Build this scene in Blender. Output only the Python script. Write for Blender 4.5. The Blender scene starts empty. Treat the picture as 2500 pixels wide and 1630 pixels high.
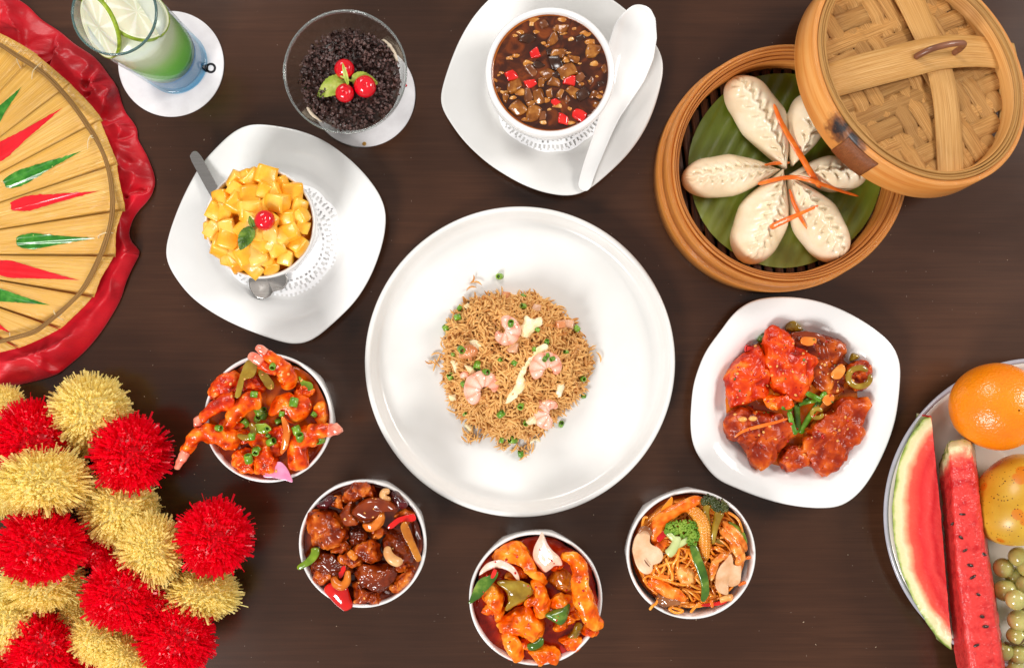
import bpy, math, random
import numpy as np
from mathutils import Vector, Matrix, noise
from mathutils.bvhtree import BVHTree
random.seed(7); np.random.seed(7)
PI = math.pi
scene = bpy.context.scene
COL = scene.collection

# ---------------------------------------------------------------- camera, lamps, room light
H = 0.95                 # camera height above the table top (m)
S = 1 / 2610.0           # metres per photograph pixel on the table top
cam_d = bpy.data.cameras.new('camera'); cam = bpy.data.objects.new('camera', cam_d); COL.objects.link(cam)
cam.location = (0, 0, H); cam_d.sensor_width = 36; cam_d.lens = 36 * H / (2500 * S)
cam_d.clip_start = 0.02; cam_d.clip_end = 50
scene.camera = cam
world = bpy.data.worlds.new('World'); scene.world = world; world.use_nodes = True
wb = world.node_tree.nodes['Background']; wb.inputs[0].default_value = (1.0, 0.97, 0.94, 1); wb.inputs[1].default_value = 0.38
def lamp(name, loc, target, size, power, col=(1, 1, 1)):
    d = bpy.data.lights.new(name, 'AREA'); d.shape = 'SQUARE'; d.size = size; d.energy = power; d.color = col
    o = bpy.data.objects.new(name, d); COL.objects.link(o); o.location = loc
    o.rotation_euler = (Vector(target) - Vector(loc)).to_track_quat('-Z', 'Y').to_euler(); return o
lamp('key_softbox', (-1.05, -1.55, 1.55), (0, 0, 0), 0.7, 50.0, (1.0, 0.985, 0.96))
lamp('fill_softbox', (2.0, 0.8, 1.55), (0.1, 0, 0), 0.75, 37.0, (1.0, 0.96, 0.91))
lamp('back_softbox', (-0.75, 1.65, 1.5), (0, 0, 0), 0.8, 27.0, (1.0, 0.96, 0.92))
scene.view_settings.view_transform = 'Standard'; scene.view_settings.look = 'None'
scene.view_settings.exposure = 0.0; scene.view_settings.gamma = 1.0
cy = scene.cycles; cy.use_denoising = True; cy.max_bounces = 10; cy.transparent_max_bounces = 24; cy.caustics_reflective = False; cy.caustics_refractive = False
cy.sample_clamp_indirect = 6

# ---------------------------------------------------------------- measuring: photograph pixels to points at a height
FR = {'A': (0, 0, 3.1033), 'B': (0, 400, 2.8217), 'C': (0, 880, 2.0692), 'D': (380, 0, 3.5522), 'E': (380, 280, 2.6767),
      'F': (1050, 0, 3.1034), 'G': (1560, 0, 2.0968), 'K': (1620, 700, 2.771), 'M': (2100, 850, 1.99), 'O': (1020, 650, 3.302),
      'P': (400, 820, 4.0848), 'Q': (700, 1150, 4.311), 'R': (1120, 1270, 4.3103), 'T': (1500, 1170, 4.3105), 'S': (0, 0, 1.0)}
def px(fr, x, y):
    ox, oy, k = FR[fr]; return ox + x / k, oy + y / k
def W(p, z=0.0):
    k = S * (1 - z / H); return np.array(((p[0] - 1250) * k, (815 - p[1]) * k, z))
def wl(fr, d, z=0.0):            # a length measured in a frame
    return d / FR[fr][2] * S * (1 - z / H)
def srgb(c):
    r = []
    for v in c[:3]:
        v = v / 255.0; r.append(v / 12.92 if v <= .04045 else ((v + .055) / 1.055) ** 2.4)
    return (*r, 1)

# ---------------------------------------------------------------- materials
def nt(m): return m.node_tree.nodes, m.node_tree.links
def pmat(name, cols, scale=60, detail=4, rough=.4, coat=0, coat_r=.05, bump=0, bscale=None, stretch=(1, 1, 1), coord='Object',
         sss=0, sss_r=.004, flecks=None, flecks2=None, spec=.5, trans=0, ior=1.45, metal=0, distort=0, translucent=0, rough_var=0, attr=None, attr_noise=.14, attr_w=1, bdetail=3, island=0, objvar=0):
    """procedural Principled material; cols = colour or list of (position, colour) over a noise"""
    m = bpy.data.materials.new(name); m.use_nodes = True
    N, L = nt(m); b = N['Principled BSDF']; out = N['Material Output']
    b.inputs['Roughness'].default_value = rough; b.inputs['Coat Weight'].default_value = coat; b.inputs['Coat Roughness'].default_value = coat_r
    b.inputs['Specular IOR Level'].default_value = spec; b.inputs['Metallic'].default_value = metal
    b.inputs['Transmission Weight'].default_value = trans; b.inputs['IOR'].default_value = ior
    if sss:
        b.inputs['Subsurface Weight'].default_value = sss; b.inputs['Subsurface Radius'].default_value = (1, .65, .45); b.inputs['Subsurface Scale'].default_value = sss_r
    tc = N.new('ShaderNodeTexCoord'); mp = N.new('ShaderNodeMapping'); mp.inputs['Scale'].default_value = stretch
    oi = N.new('ShaderNodeObjectInfo'); mul = N.new('ShaderNodeVectorMath'); mul.operation = 'SCALE'; mul.inputs[0].default_value = (3.1, 5.7, 2.3)
    L.new(oi.outputs['Random'], mul.inputs['Scale']); L.new(tc.outputs[coord], mp.inputs[0])
    add = N.new('ShaderNodeVectorMath'); L.new(mp.outputs[0], add.inputs[0]); L.new(mul.outputs[0], add.inputs[1]); vec = add.outputs[0]
    nz = N.new('ShaderNodeTexNoise'); nz.inputs['Scale'].default_value = scale; nz.inputs['Detail'].default_value = detail; nz.inputs['Distortion'].default_value = distort
    L.new(vec, nz.inputs[0])
    if isinstance(cols, tuple): cols = [(0.3, cols), (.7, tuple(min(255, c * 1.06) for c in cols))]
    rp = N.new('ShaderNodeValToRGB'); e = rp.color_ramp.elements
    while len(e) < len(cols): e.new(.5)
    for q, (p, c) in zip(e, sorted(cols)): q.position = p; q.color = srgb(c)
    if island:
        gi = N.new('ShaderNodeNewGeometry'); ma = N.new('ShaderNodeMath'); ma.operation = 'MULTIPLY_ADD'; L.new(gi.outputs['Random Per Island'], ma.inputs[0]); ma.inputs[1].default_value = island; ms_ = N.new('ShaderNodeMath'); ms_.operation = 'MULTIPLY_ADD'; L.new(nz.outputs[0], ms_.inputs[0]); ms_.inputs[1].default_value = 1 - island; L.new(ms_.outputs[0], ma.inputs[2]); L.new(ma.outputs[0], rp.inputs[0])
    elif attr:
        at = N.new('ShaderNodeAttribute'); at.attribute_name = attr
        ma = N.new('ShaderNodeMath'); ma.operation = 'MULTIPLY_ADD'; L.new(nz.outputs[0], ma.inputs[0]); ma.inputs[1].default_value = attr_noise; aw = N.new('ShaderNodeMath'); aw.operation = 'MULTIPLY_ADD'; L.new(at.outputs['Fac'], aw.inputs[0]); aw.inputs[1].default_value = attr_w; aw.inputs[2].default_value = .5 - .5 * attr_w - .5 * attr_noise if attr_w < 1 else -.5 * attr_noise; L.new(aw.outputs[0], ma.inputs[2])
        L.new(ma.outputs[0], rp.inputs[0])
    else: L.new(nz.outputs[0], rp.inputs[0])
    colo = rp.outputs[0]
    for fl in (flecks, flecks2):
        if fl:
            fc, fs, ft = fl
            vo = N.new('ShaderNodeTexVoronoi'); vo.inputs['Scale'].default_value = fs; L.new(vec, vo.inputs[0])
            n2 = N.new('ShaderNodeTexNoise'); n2.inputs['Scale'].default_value = fs * .31; L.new(vec, n2.inputs[0])
            sb = N.new('ShaderNodeMath'); sb.operation = 'MULTIPLY_ADD'; L.new(n2.outputs[0], sb.inputs[0]); sb.inputs[1].default_value = .5; sb.inputs[2].default_value = 0
            ad = N.new('ShaderNodeMath'); ad.operation = 'ADD'; L.new(vo.outputs['Distance'], ad.inputs[0]); L.new(sb.outputs[0], ad.inputs[1])
            mr = N.new('ShaderNodeMapRange'); mr.inputs[1].default_value = ft; mr.inputs[2].default_value = ft + .06; mr.inputs[3].default_value = 1; mr.inputs[4].default_value = 0
            L.new(ad.outputs[0], mr.inputs[0])
            mx = N.new('ShaderNodeMix'); mx.data_type = 'RGBA'; L.new(mr.outputs[0], mx.inputs[0]); L.new(colo, mx.inputs[6]); mx.inputs[7].default_value = srgb(fc); colo = mx.outputs[2]
    if objvar:
        hv = N.new('ShaderNodeMapRange'); L.new(oi.outputs['Random'], hv.inputs[0]); hv.inputs[3].default_value = 1 - objvar; hv.inputs[4].default_value = 1 + objvar * .6
        hs = N.new('ShaderNodeHueSaturation'); L.new(hv.outputs[0], hs.inputs['Value']); L.new(colo, hs.inputs['Color']); colo = hs.outputs[0]
    L.new(colo, b.inputs['Base Color'])
    if rough_var:
        r2 = N.new('ShaderNodeMapRange'); L.new(nz.outputs[0], r2.inputs[0]); r2.inputs[1].default_value = .3; r2.inputs[2].default_value = .7
        r2.inputs[3].default_value = max(0, rough - rough_var); r2.inputs[4].default_value = rough + rough_var; L.new(r2.outputs[0], b.inputs['Roughness'])
    if bump:
        bn = N.new('ShaderNodeTexNoise'); bn.inputs['Scale'].default_value = bscale or scale * 3; bn.inputs['Detail'].default_value = bdetail; L.new(vec, bn.inputs[0])
        bp = N.new('ShaderNodeBump'); bp.inputs['Strength'].default_value = 1; bp.inputs['Distance'].default_value = bump
        L.new(bn.outputs[0], bp.inputs['Height']); L.new(bp.outputs[0], b.inputs['Normal'])
        if coat: L.new(bp.outputs[0], b.inputs['Coat Normal'])
    if translucent:
        tr = N.new('ShaderNodeBsdfTranslucent'); L.new(colo, tr.inputs[0]); ms = N.new('ShaderNodeMixShader'); ms.inputs[0].default_value = translucent
        L.new(b.outputs[0], ms.inputs[1]); L.new(tr.outputs[0], ms.inputs[2]); L.new(ms.outputs[0], out.inputs[0])
    return m
def thin_glass(name, tint=(1, 1, 1), edge=.0):
    m = bpy.data.materials.new(name); m.use_nodes = True; N, L = nt(m); out = N['Material Output']; N.remove(N['Principled BSDF'])
    t = N.new('ShaderNodeBsdfTransparent'); t.inputs[0].default_value = (*tint, 1)
    t2 = N.new('ShaderNodeBsdfTransparent'); t2.inputs[0].default_value = (.78 * tint[0], .84 * tint[1], .84 * tint[2], 1)
    lw = N.new('ShaderNodeLayerWeight'); lw.inputs[0].default_value = .12
    mr = N.new('ShaderNodeMapRange'); L.new(lw.outputs['Facing'], mr.inputs[0]); mr.inputs[1].default_value = .75; mr.inputs[2].default_value = 1; mr.inputs[4].default_value = .8
    m1 = N.new('ShaderNodeMixShader'); L.new(mr.outputs[0], m1.inputs[0]); L.new(t.outputs[0], m1.inputs[1]); L.new(t2.outputs[0], m1.inputs[2])
    g = N.new('ShaderNodeBsdfGlossy'); g.inputs['Roughness'].default_value = .02
    l5 = N.new('ShaderNodeLayerWeight'); l5.inputs[0].default_value = .5; pw = N.new('ShaderNodeMath'); pw.operation = 'POWER'; L.new(l5.outputs['Facing'], pw.inputs[0]); pw.inputs[1].default_value = 5
    fr = N.new('ShaderNodeMath'); fr.operation = 'MULTIPLY_ADD'; L.new(pw.outputs[0], fr.inputs[0]); fr.inputs[1].default_value = .55; fr.inputs[2].default_value = .04
    m2 = N.new('ShaderNodeMixShader'); L.new(fr.outputs[0], m2.inputs[0]); L.new(m1.outputs[0], m2.inputs[1]); L.new(g.outputs[0], m2.inputs[2])
    L.new(m2.outputs[0], out.inputs[0]); return m

# ---------------------------------------------------------------- geometry: every builder returns (verts, faces, uv per loop)
def cat(parts):
    V, F, U, o, A = [], [], [], 0, []
    for p in parts:
        V.append(p[0]); F += [tuple(i + o for i in f) for f in p[1]]; U += p[2] if len(p) > 2 and p[2] else [(0, 0)] * sum(len(f) for f in p[1]); o += len(p[0]); A.append(p[3] if len(p) > 3 else np.full(len(p[0]), .5))
    return np.concatenate(V), F, U, np.concatenate(A)
def loft(rings, close=True, cap0=False, cap1=False):
    R = np.array(rings); m, n = R.shape[:2]; V = R.reshape(-1, 3); F, U = [], []
    k = n if close else n - 1; d = n if close else n - 1
    for i in range(m - 1):
        for j in range(k):
            a, b = i * n + j, i * n + (j + 1) % n
            F.append((a, b, b + n, a + n)); U += [(j / d, i / (m - 1)), ((j + 1) / d, i / (m - 1)), ((j + 1) / d, (i + 1) / (m - 1)), (j / d, (i + 1) / (m - 1))]
    for on, i, rev in ((cap0, 0, True), (cap1, m - 1, False)):
        if on:
            c = len(V); V = np.vstack([V, R[i].mean(0)])
            for j in range(n):
                a, b = i * n + j, i * n + (j + 1) % n
                F.append((b, a, c) if rev else (a, b, c)); U += [(j / n, i / (m - 1))] * 3
    return V, F, U
def crom(P, n, closed=False):
    P = np.array(P, float); m = len(P); out = []
    seg = m if closed else m - 1
    for q in range(n):
        t = q / n * seg if closed else q / (n - 1) * seg
        i = min(int(t), seg - 1); f = t - i
        if closed: p0, p1, p2, p3 = P[(i - 1) % m], P[i % m], P[(i + 1) % m], P[(i + 2) % m]
        else: p0, p1, p2, p3 = P[max(i - 1, 0)], P[i], P[min(i + 1, m - 1)], P[min(i + 2, m - 1)]
        out.append(.5 * ((2 * p1) + (-p0 + p2) * f + (2 * p0 - 5 * p1 + 4 * p2 - p3) * f * f + (-p0 + 3 * p1 - 3 * p2 + p3) * f ** 3))
    return np.array(out)
def resample(P, n):                 # even spacing along a closed outline
    P = np.vstack([P, P[:1]]); d = np.r_[0, np.cumsum(np.linalg.norm(np.diff(P, axis=0), axis=1))]
    t = np.linspace(0, d[-1], n, endpoint=False); return np.stack([np.interp(t, d, P[:, k]) for k in range(P.shape[1])], 1)
def lathe(prof, n=64, c=(0, 0), fn=None):
    a = np.linspace(0, 2 * PI, n, endpoint=False); rings = []
    for i, (r, z) in enumerate(prof):
        rr = np.full(n, max(r, 1e-5)) if fn is None else np.maximum(fn(i, r, z, a), 1e-5)
        rings.append(np.stack([c[0] + rr * np.cos(a), c[1] + rr * np.sin(a), np.full(n, z)], 1))
    return loft(rings)
def rough_up(V, amp, freq, seed=0, amp2=0, freq2=1):
    V = np.array(V, float); o = Vector((seed * 1.7, seed * .9, seed * 2.3))
    for i, v in enumerate(V):
        p = Vector(v)
        d = noise.noise_vector(p * freq + o) * amp
        if amp2: d += noise.noise_vector(p * freq2 + o) * amp2
        V[i] += d
    return V
SEED = [0]; BL = [None]
def blob(fr, pts, z, h, amp=.0012, freq=110, amp2=.0006, freq2=330, p=2.2, n=72, rings=16, hb=None, tilt=(0, 0), crater=0, bulge=0, bfreq=190, ret=False):
    """lump with a traced outline: domed above, shallow below, lumpy all over"""
    SEED[0] += 1
    hb = h * .35 if hb is None else hb
    o = np.array([W(px(fr, *q), z + h * .4)[:2] for q in pts]); o = resample(crom(o, len(pts) * 8, True), n)
    area = .5 * np.sum(o[:, 0] * np.roll(o[:, 1], -1) - np.roll(o[:, 0], -1) * o[:, 1])
    if area < 0: o = o[::-1]
    c = o.mean(0); R = []
    for k in range(rings + 1):
        t = math.sin((k + .02) / (rings + .02) * PI / 2); zz = h * (max(0, 1 - t ** p)) ** (1 / p)
        if crater: zz -= h * crater * math.exp(-(t / .5) ** 2)
        q = c + (o - c) * t; R.append(np.column_stack([q, np.full(n, z + zz)]))
    for t in (.85, .45, .01):
        q = c + (o - c) * t; R.append(np.column_stack([q, np.full(n, z - hb * (1 - t ** 2) ** .5)]))
    V, F, U = loft(R)
    V[:, 2] += (V[:, 0] - c[0]) * tilt[0] + (V[:, 1] - c[1]) * tilt[1]
    V0 = V.copy(); V = rough_up(V, amp, freq, SEED[0], amp2, freq2)
    nrm = np.column_stack([(V0[:, 0] - c[0]), (V0[:, 1] - c[1]), np.full(len(V0), h * 1.4)]); nrm /= np.linalg.norm(nrm, axis=1)[:, None]
    if bulge:
        so = Vector((SEED[0] * 3.1, SEED[0] * 1.3, 0))
        for i in range(len(V)):
            d = noise.voronoi(Vector(V0[i]) * bfreq + so + noise.noise_vector(Vector(V0[i]) * 160) * .5)[0][0]; V[i] += nrm[i] * bulge * (.42 - d)
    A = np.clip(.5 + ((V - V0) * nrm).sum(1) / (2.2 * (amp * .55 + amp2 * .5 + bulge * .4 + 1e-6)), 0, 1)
    return V, F, U, A
def frames(P):
    P = np.array(P); T = np.gradient(P, axis=0); T /= np.linalg.norm(T, axis=1)[:, None] + 1e-12
    up = np.array([0, 0, 1.0]); A, B = [], []
    for t in T:
        a = np.cross(up, t); l = np.linalg.norm(a); a = a / l if l > 1e-3 else np.array([1.0, 0, 0]); A.append(a); B.append(np.cross(t, a))
    return T, np.array(A), np.array(B)
def sweep(P, ra, rb, n=10, m=None, sq=2.0, ends=True, twist=0):
    """sweep an oval (or rounded-box when sq > 2) section along points P; ra across, rb upward, per point or constant"""
    P = np.array(P, float); m = m or len(P) * 5; k = len(P)
    Q = crom(P, m); f = lambda r: np.interp(np.linspace(0, k - 1, m), np.arange(k), np.broadcast_to(np.array(r, float), (k,)))
    ra, rb = f(ra), f(rb)
    if ends:
        e = np.linspace(0, 1, m); L = max(2, int(m * .12)); prof = np.ones(m)
        for i in range(L):
            s = math.sqrt(max(0.0, 1 - (1 - (i + .15) / L) ** 2)); prof[i] = min(prof[i], s); prof[-1 - i] = min(prof[-1 - i], s)
        ra, rb = ra * prof, rb * prof
    T, A, B = frames(Q); a = np.linspace(0, 2 * PI, n, endpoint=False); R = []
    ca, sa = np.cos(a), np.sin(a); ca = np.sign(ca) * np.abs(ca) ** (2 / sq); sa = np.sign(sa) * np.abs(sa) ** (2 / sq)
    for i in range(m):
        w = twist * i / m; x, y = ca * ra[i], sa * rb[i]; x, y = x * math.cos(w) - y * math.sin(w), x * math.sin(w) + y * math.cos(w)
        R.append(Q[i] + np.outer(x, A[i]) + np.outer(y, B[i]))
    V, F, U = loft(R, True, True, True); return V, F, U
def tube(fr, path, rad, sq=2.0, flat=1.0, n=12, m=None, amp=0, freq=150, amp2=0, freq2=400, ends=True, twist=0, bulge=0, bfreq=190):
    """path of (x, y, z) in a frame's pixels and metres; rad in the frame's pixels"""
    SEED[0] += 1
    P = [W(px(fr, x, y), z) for x, y, z in path]
    r = np.array([wl(fr, q, path[0][2]) for q in (rad if hasattr(rad, '__len__') else [rad] * len(path))])
    V, F, U = sweep(P, r, r * flat, n, m, sq, ends, twist)
    if not (amp or amp2 or bulge): return V, F, U
    V0 = np.array(V); k = (len(V0) - 2) // n; Rr = V0[:k * n].reshape(k, n, 3); nrm = np.zeros_like(V0); q = Rr - Rr.mean(1, keepdims=True); nrm[:k * n] = (q / (np.linalg.norm(q, axis=2, keepdims=True) + 1e-9)).reshape(-1, 3)
    V = rough_up(V, amp, freq, SEED[0], amp2, freq2)
    if bulge:
        so = Vector((SEED[0] * 3.1, SEED[0] * 1.3, 0))
        for i in range(k * n):
            d = noise.voronoi(Vector(V0[i]) * bfreq + so + noise.noise_vector(Vector(V0[i]) * 160) * .5)[0][0]; V[i] += nrm[i] * bulge * (.42 - d)
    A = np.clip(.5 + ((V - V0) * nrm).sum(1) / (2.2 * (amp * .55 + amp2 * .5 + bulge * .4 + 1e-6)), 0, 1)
    return V, F, U, A
def slab(fr, pts, z, th, bev=.25, tilt=(0, 0), n=48, amp=0, freq=200, bend=0):
    """flat slice with a traced outline, real thickness and eased edges"""
    SEED[0] += 1
    o = np.array([W(px(fr, *q), z + th)[:2] for q in pts]); o = resample(crom(o, len(pts) * 8, True), n)
    if .5 * np.sum(o[:, 0] * np.roll(o[:, 1], -1) - np.roll(o[:, 0], -1) * o[:, 1]) < 0: o = o[::-1]
    c = o.mean(0); e = bev * th; rr = np.linalg.norm(o - c, axis=1)[:, None]
    ring = lambda s, d, zz: np.column_stack([c + (o - c) * (s if d == 0 else np.maximum(.02, 1 - d / rr)), np.full(n, zz)])
    R = [ring(s, 0, z + th) for s in (.01, .3, .6, .8)] + [ring(1, e, z + th), ring(1, e * .3, z + th - e * .3), ring(1, 0.0001, z + th - e), ring(1, 0.0001, z + e * .5), ring(1, e, z), ring(.01, 0, z)]
    V, F, U = loft(R)
    V[:, 2] += (V[:, 0] - c[0]) * tilt[0] + (V[:, 1] - c[1]) * tilt[1] + bend * np.sum((V[:, :2] - c) ** 2, 1)
    return (rough_up(V, amp, freq, SEED[0]) if amp else V), F, U
def ball(c, r, n=20, m=12, sx=1, sy=1, sz=1):
    R = [[(c[0] + r * sx * math.sin(p) * math.cos(t), c[1] + r * sy * math.sin(p) * math.sin(t), c[2] + r * sz * math.cos(p)) for t in np.linspace(0, 2 * PI, n, endpoint=False)] for p in np.linspace(.02, PI - .02, m)]
    V, F, U = loft(R); return V, [f[::-1] for f in F], U
def rbox(sx, sy, sz, k=.3, amp=0, freq=150, seed=0, n=5):
    """rounded, slightly uneven box centred on the origin"""
    V, F = [], []; idx = {}
    g = np.linspace(-1, 1, n)
    def add(p):
        key = tuple(np.round(p, 5))
        if key not in idx: idx[key] = len(V); V.append(p)
        return idx[key]
    for ax in range(3):
        for s in (-1, 1):
            for i in range(n - 1):
                for j in range(n - 1):
                    q = []
                    for u, v in ((g[i], g[j]), (g[i + 1], g[j]), (g[i + 1], g[j + 1]), (g[i], g[j + 1])):
                        p = [0, 0, 0]; p[ax] = s; p[(ax + 1) % 3] = u; p[(ax + 2) % 3] = v; q.append(add(p))
                    F.append(tuple(q if s > 0 else q[::-1]))
    V = np.array(V, float); sph = V / np.linalg.norm(V, axis=1)[:, None] * 1.25
    V = (V * (1 - k) + sph * k) * (sx / 2, sy / 2, sz / 2)
    return (rough_up(V, amp, freq, seed) if amp else V), F, None
def rot(V, e, c=(0, 0, 0)):
    M = np.array(Matrix.Identity(3)) if e is None else np.array(__import__('mathutils').Euler(e).to_matrix()); return np.array(V) @ M.T + np.array(c)

# ---------------------------------------------------------------- objects
WL = {}; ZV = []; ZF = []; ZT = [None]
def zone(): ZV.clear(); ZF.clear(); ZT[0] = None
def reg(V, F):
    o = sum(len(v) for v in ZV); ZV.append(np.array(V)); ZF.extend(tuple(i + o for i in f) for f in F); ZT[0] = None
def hit(fr, x, y, off=0.0, default=.05):
    """the point of the things built so far in this zone that the photograph shows at a pixel, raised by off"""
    if ZT[0] is None: ZT[0] = BVHTree.FromPolygons(np.concatenate(ZV).tolist(), ZF)
    g = W(px(fr, x, y), 0); o = Vector((0, 0, H)); d = (Vector(g) - o).normalized(); r = ZT[0].ray_cast(o, d)
    z = (r[0].z if r[0] is not None else default) + off
    return W(px(fr, x, y), z)
def tag(o, label=None, cat=None, group=None, kind=None):
    if label: o['label'] = label
    if cat: o['category'] = cat
    if group: o['group'] = group
    if kind: o['kind'] = kind
    return o
def mk(name, geo, mat, parent=None, label=None, cat=None, group=None, kind=None, smooth=True, attr=None, solid=False):
    V, F = np.array(geo[0], float), geo[1]; U = geo[2] if len(geo) > 2 else None
    lo, hi = V.min(0), V.max(0); o = np.array(((lo[0] + hi[0]) / 2, (lo[1] + hi[1]) / 2, lo[2]))
    me = bpy.data.meshes.new(name); me.from_pydata((V - o).tolist(), [], F)
    if U:
        l = me.uv_layers.new(name='UVMap'); l.data.foreach_set('uv', np.array(U, np.float32).ravel())
    if smooth: me.polygons.foreach_set('use_smooth', [True] * len(me.polygons))
    if attr is None and len(geo) > 3: attr = geo[3]
    if attr is not None:
        a = me.attributes.new('depth', 'FLOAT', 'POINT'); a.data.foreach_set('value', np.array(attr, np.float32))
    me.materials.append(mat); me.update()
    ob = bpy.data.objects.new(name, me); COL.objects.link(ob)
    if parent is not None: ob.parent = parent; ob.location = Vector(o) - Vector(WL[parent.name])
    else: ob.location = o
    WL[ob.name] = tuple(o); reg(V, F)
    if kind != 'stuff' and len(F) > 12: fix(ob)
    return tag(ob, label, cat, group, kind)
def thing(name, loc, label, cat, group=None):
    e = bpy.data.objects.new(name, None); COL.objects.link(e); e.location = loc; e.empty_display_size = .01; WL[e.name] = tuple(loc); return tag(e, label, cat, group)
def dup(o, loc, e=(0, 0, 0), sc=(1, 1, 1), label=None, group=None, register=False):
    c = o.copy(); COL.objects.link(c); c.location = loc; c.rotation_euler = e; c.scale = sc
    for ch in o.children:
        d = ch.copy(); COL.objects.link(d); d.parent = c
    if label: c['label'] = label
    if group: c['group'] = group
    return c
def flip(g): return (g[0], [f[::-1] for f in g[1]], g[2] if len(g) > 2 else None)
def fix(ob):                           # consistent outward normals
    import bmesh
    bm = bmesh.new(); bm.from_mesh(ob.data); bmesh.ops.recalc_face_normals(bm, faces=bm.faces); bm.to_mesh(ob.data); bm.free(); return ob
FR['L'] = (1920, 0, 3.1034)
# ================================================================ materials
def table_mat():
    m = bpy.data.materials.new('varnished_wood'); m.use_nodes = True; N, L = nt(m); b = N['Principled BSDF']
    tc = N.new('ShaderNodeTexCoord')
    def noi(sc, stretch, det, dist=0, loc=(0, 0, 0)):
        mp = N.new('ShaderNodeMapping'); mp.inputs['Scale'].default_value = stretch; mp.inputs['Location'].default_value = loc; L.new(tc.outputs['Object'], mp.inputs[0])
        n = N.new('ShaderNodeTexNoise'); n.inputs['Scale'].default_value = sc; n.inputs['Detail'].default_value = det; n.inputs['Distortion'].default_value = dist; L.new(mp.outputs[0], n.inputs[0]); return n
    g1 = noi(34, (.3, 7, 1), 7, .5); g2 = noi(120, (.14, 9, 1), 4); g3 = noi(4.5, (.8, 1.6, 1), 4)
    def math_(op, a, bb, c=None):
        q = N.new('ShaderNodeMath'); q.operation = op
        for i, v in enumerate((a, bb, c)):
            if v is None: continue
            if isinstance(v, (int, float)): q.inputs[i].default_value = v
            else: L.new(v, q.inputs[i])
        return q.outputs[0]
    f = math_('ADD', math_('MULTIPLY', g1.outputs[0], .24), math_('ADD', math_('MULTIPLY', g2.outputs[0], .17), math_('MULTIPLY', g3.outputs[0], .59)))
    rp = N.new('ShaderNodeValToRGB'); e = rp.color_ramp.elements; e.new(.5)
    for q, (p, c) in zip(e, ((.29, (46, 26, 15)), (.5, (63, 37, 23)), (.71, (82, 51, 33)))): q.position = p; q.color = srgb(c)
    L.new(f, rp.inputs[0])
    # pale dust specks and short scratches worn into the varnish
    def specks(sc, stretch, thr, dens):
        mp = N.new('ShaderNodeMapping'); mp.inputs['Scale'].default_value = stretch; L.new(tc.outputs['Object'], mp.inputs[0])
        v = N.new('ShaderNodeTexVoronoi'); v.inputs['Scale'].default_value = sc; L.new(mp.outputs[0], v.inputs[0])
        d = N.new('ShaderNodeMapRange'); L.new(v.outputs['Distance'], d.inputs[0]); d.inputs[1].default_value = thr * .5; d.inputs[2].default_value = thr; d.inputs[3].default_value = 1; d.inputs[4].default_value = 0
        s = N.new('ShaderNodeSeparateColor'); L.new(v.outputs['Color'], s.inputs[0])
        k = math_('GREATER_THAN', s.outputs[0], dens); return math_('MULTIPLY', d.outputs[0], k)
    sp = math_('MAXIMUM', specks(160, (1, 1, 1), .075, .86), math_('MULTIPLY', specks(42, (1, 4.5, 1), .05, .84), .7))
    sp = math_('MAXIMUM', sp, math_('MULTIPLY', specks(38, (4.2, 1, 1), .05, .9), .7))
    # faint rings left by wet cups
    for (cx, cyy, r) in ((880, 1052, 50), (1470, 1395, 62), (1468, 1180, 80), (1500, 1330, 75)):
        c = W((cx, cyy)); vd = N.new('ShaderNodeVectorMath'); vd.operation = 'DISTANCE'; L.new(tc.outputs['Object'], vd.inputs[0]); vd.inputs[1].default_value = (c[0], c[1], 0)
        dd = math_('ABSOLUTE', math_('SUBTRACT', vd.outputs['Value'], r * S), 0)
        q = N.new('ShaderNodeMapRange'); L.new(dd, q.inputs[0]); q.inputs[1].default_value = 0; q.inputs[2].default_value = .0022; q.inputs[3].default_value = .16; q.inputs[4].default_value = 0
        sp = math_('MAXIMUM', sp, math_('MULTIPLY', q.outputs[0], g3.outputs[0]))
    mx = N.new('ShaderNodeMix'); mx.data_type = 'RGBA'; L.new(math_('MULTIPLY', sp, .55), mx.inputs[0]); L.new(rp.outputs[0], mx.inputs[6]); mx.inputs[7].default_value = srgb((170, 150, 135)); L.new(mx.outputs[2], b.inputs['Base Color'])
    rr = N.new('ShaderNodeMapRange'); L.new(g3.outputs[0], rr.inputs[0]); rr.inputs[1].default_value = .3; rr.inputs[2].default_value = .7; rr.inputs[3].default_value = .16; rr.inputs[4].default_value = .26; L.new(rr.outputs[0], b.inputs['Roughness'])
    bp = N.new('ShaderNodeBump'); bp.inputs['Distance'].default_value = .00002; L.new(g2.outputs[0], bp.inputs['Height']); L.new(bp.outputs[0], b.inputs['Normal'])
    return m
WHITE = pmat('glazed_white_china', [(.35, (230, 229, 228)), (.65, (236, 236, 235))], 20, rough=.12, coat=.3, bump=.00008, bscale=60)
CREAMY = pmat('ivory_white_china', [(.35, (221, 220, 217)), (.65, (228, 227, 225))], 16, rough=.2, coat=.2, bump=.0001, bscale=50)
PAPER = pmat('white_paper', [(.3, (222, 219, 221)), (.7, (233, 231, 233))], 90, rough=.9, bump=.0001, bscale=700, flecks=((196, 180, 150), 22, .2))
DOILY = pmat('embossed_paper', (236, 236, 238), 90, rough=.85, bump=.00025, bscale=420)
STEEL = pmat('brushed_steel', (190, 186, 182), 60, rough=.2, metal=1, bump=.00003, bscale=300, stretch=(1, 12, 1))
GLASS = thin_glass('clear_glass', (.97, .99, .98))

# ================================================================ the table
g = 40; xs = np.linspace(-.75, .75, g); ys = np.linspace(-.5, .5, g)
top = rbox(1.5, 1.0, .04, k=0, n=2)
tbl = mk('table_top', (top[0] + (0, 0, -.02), top[1], None), table_mat(), kind='structure', smooth=False)

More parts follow.
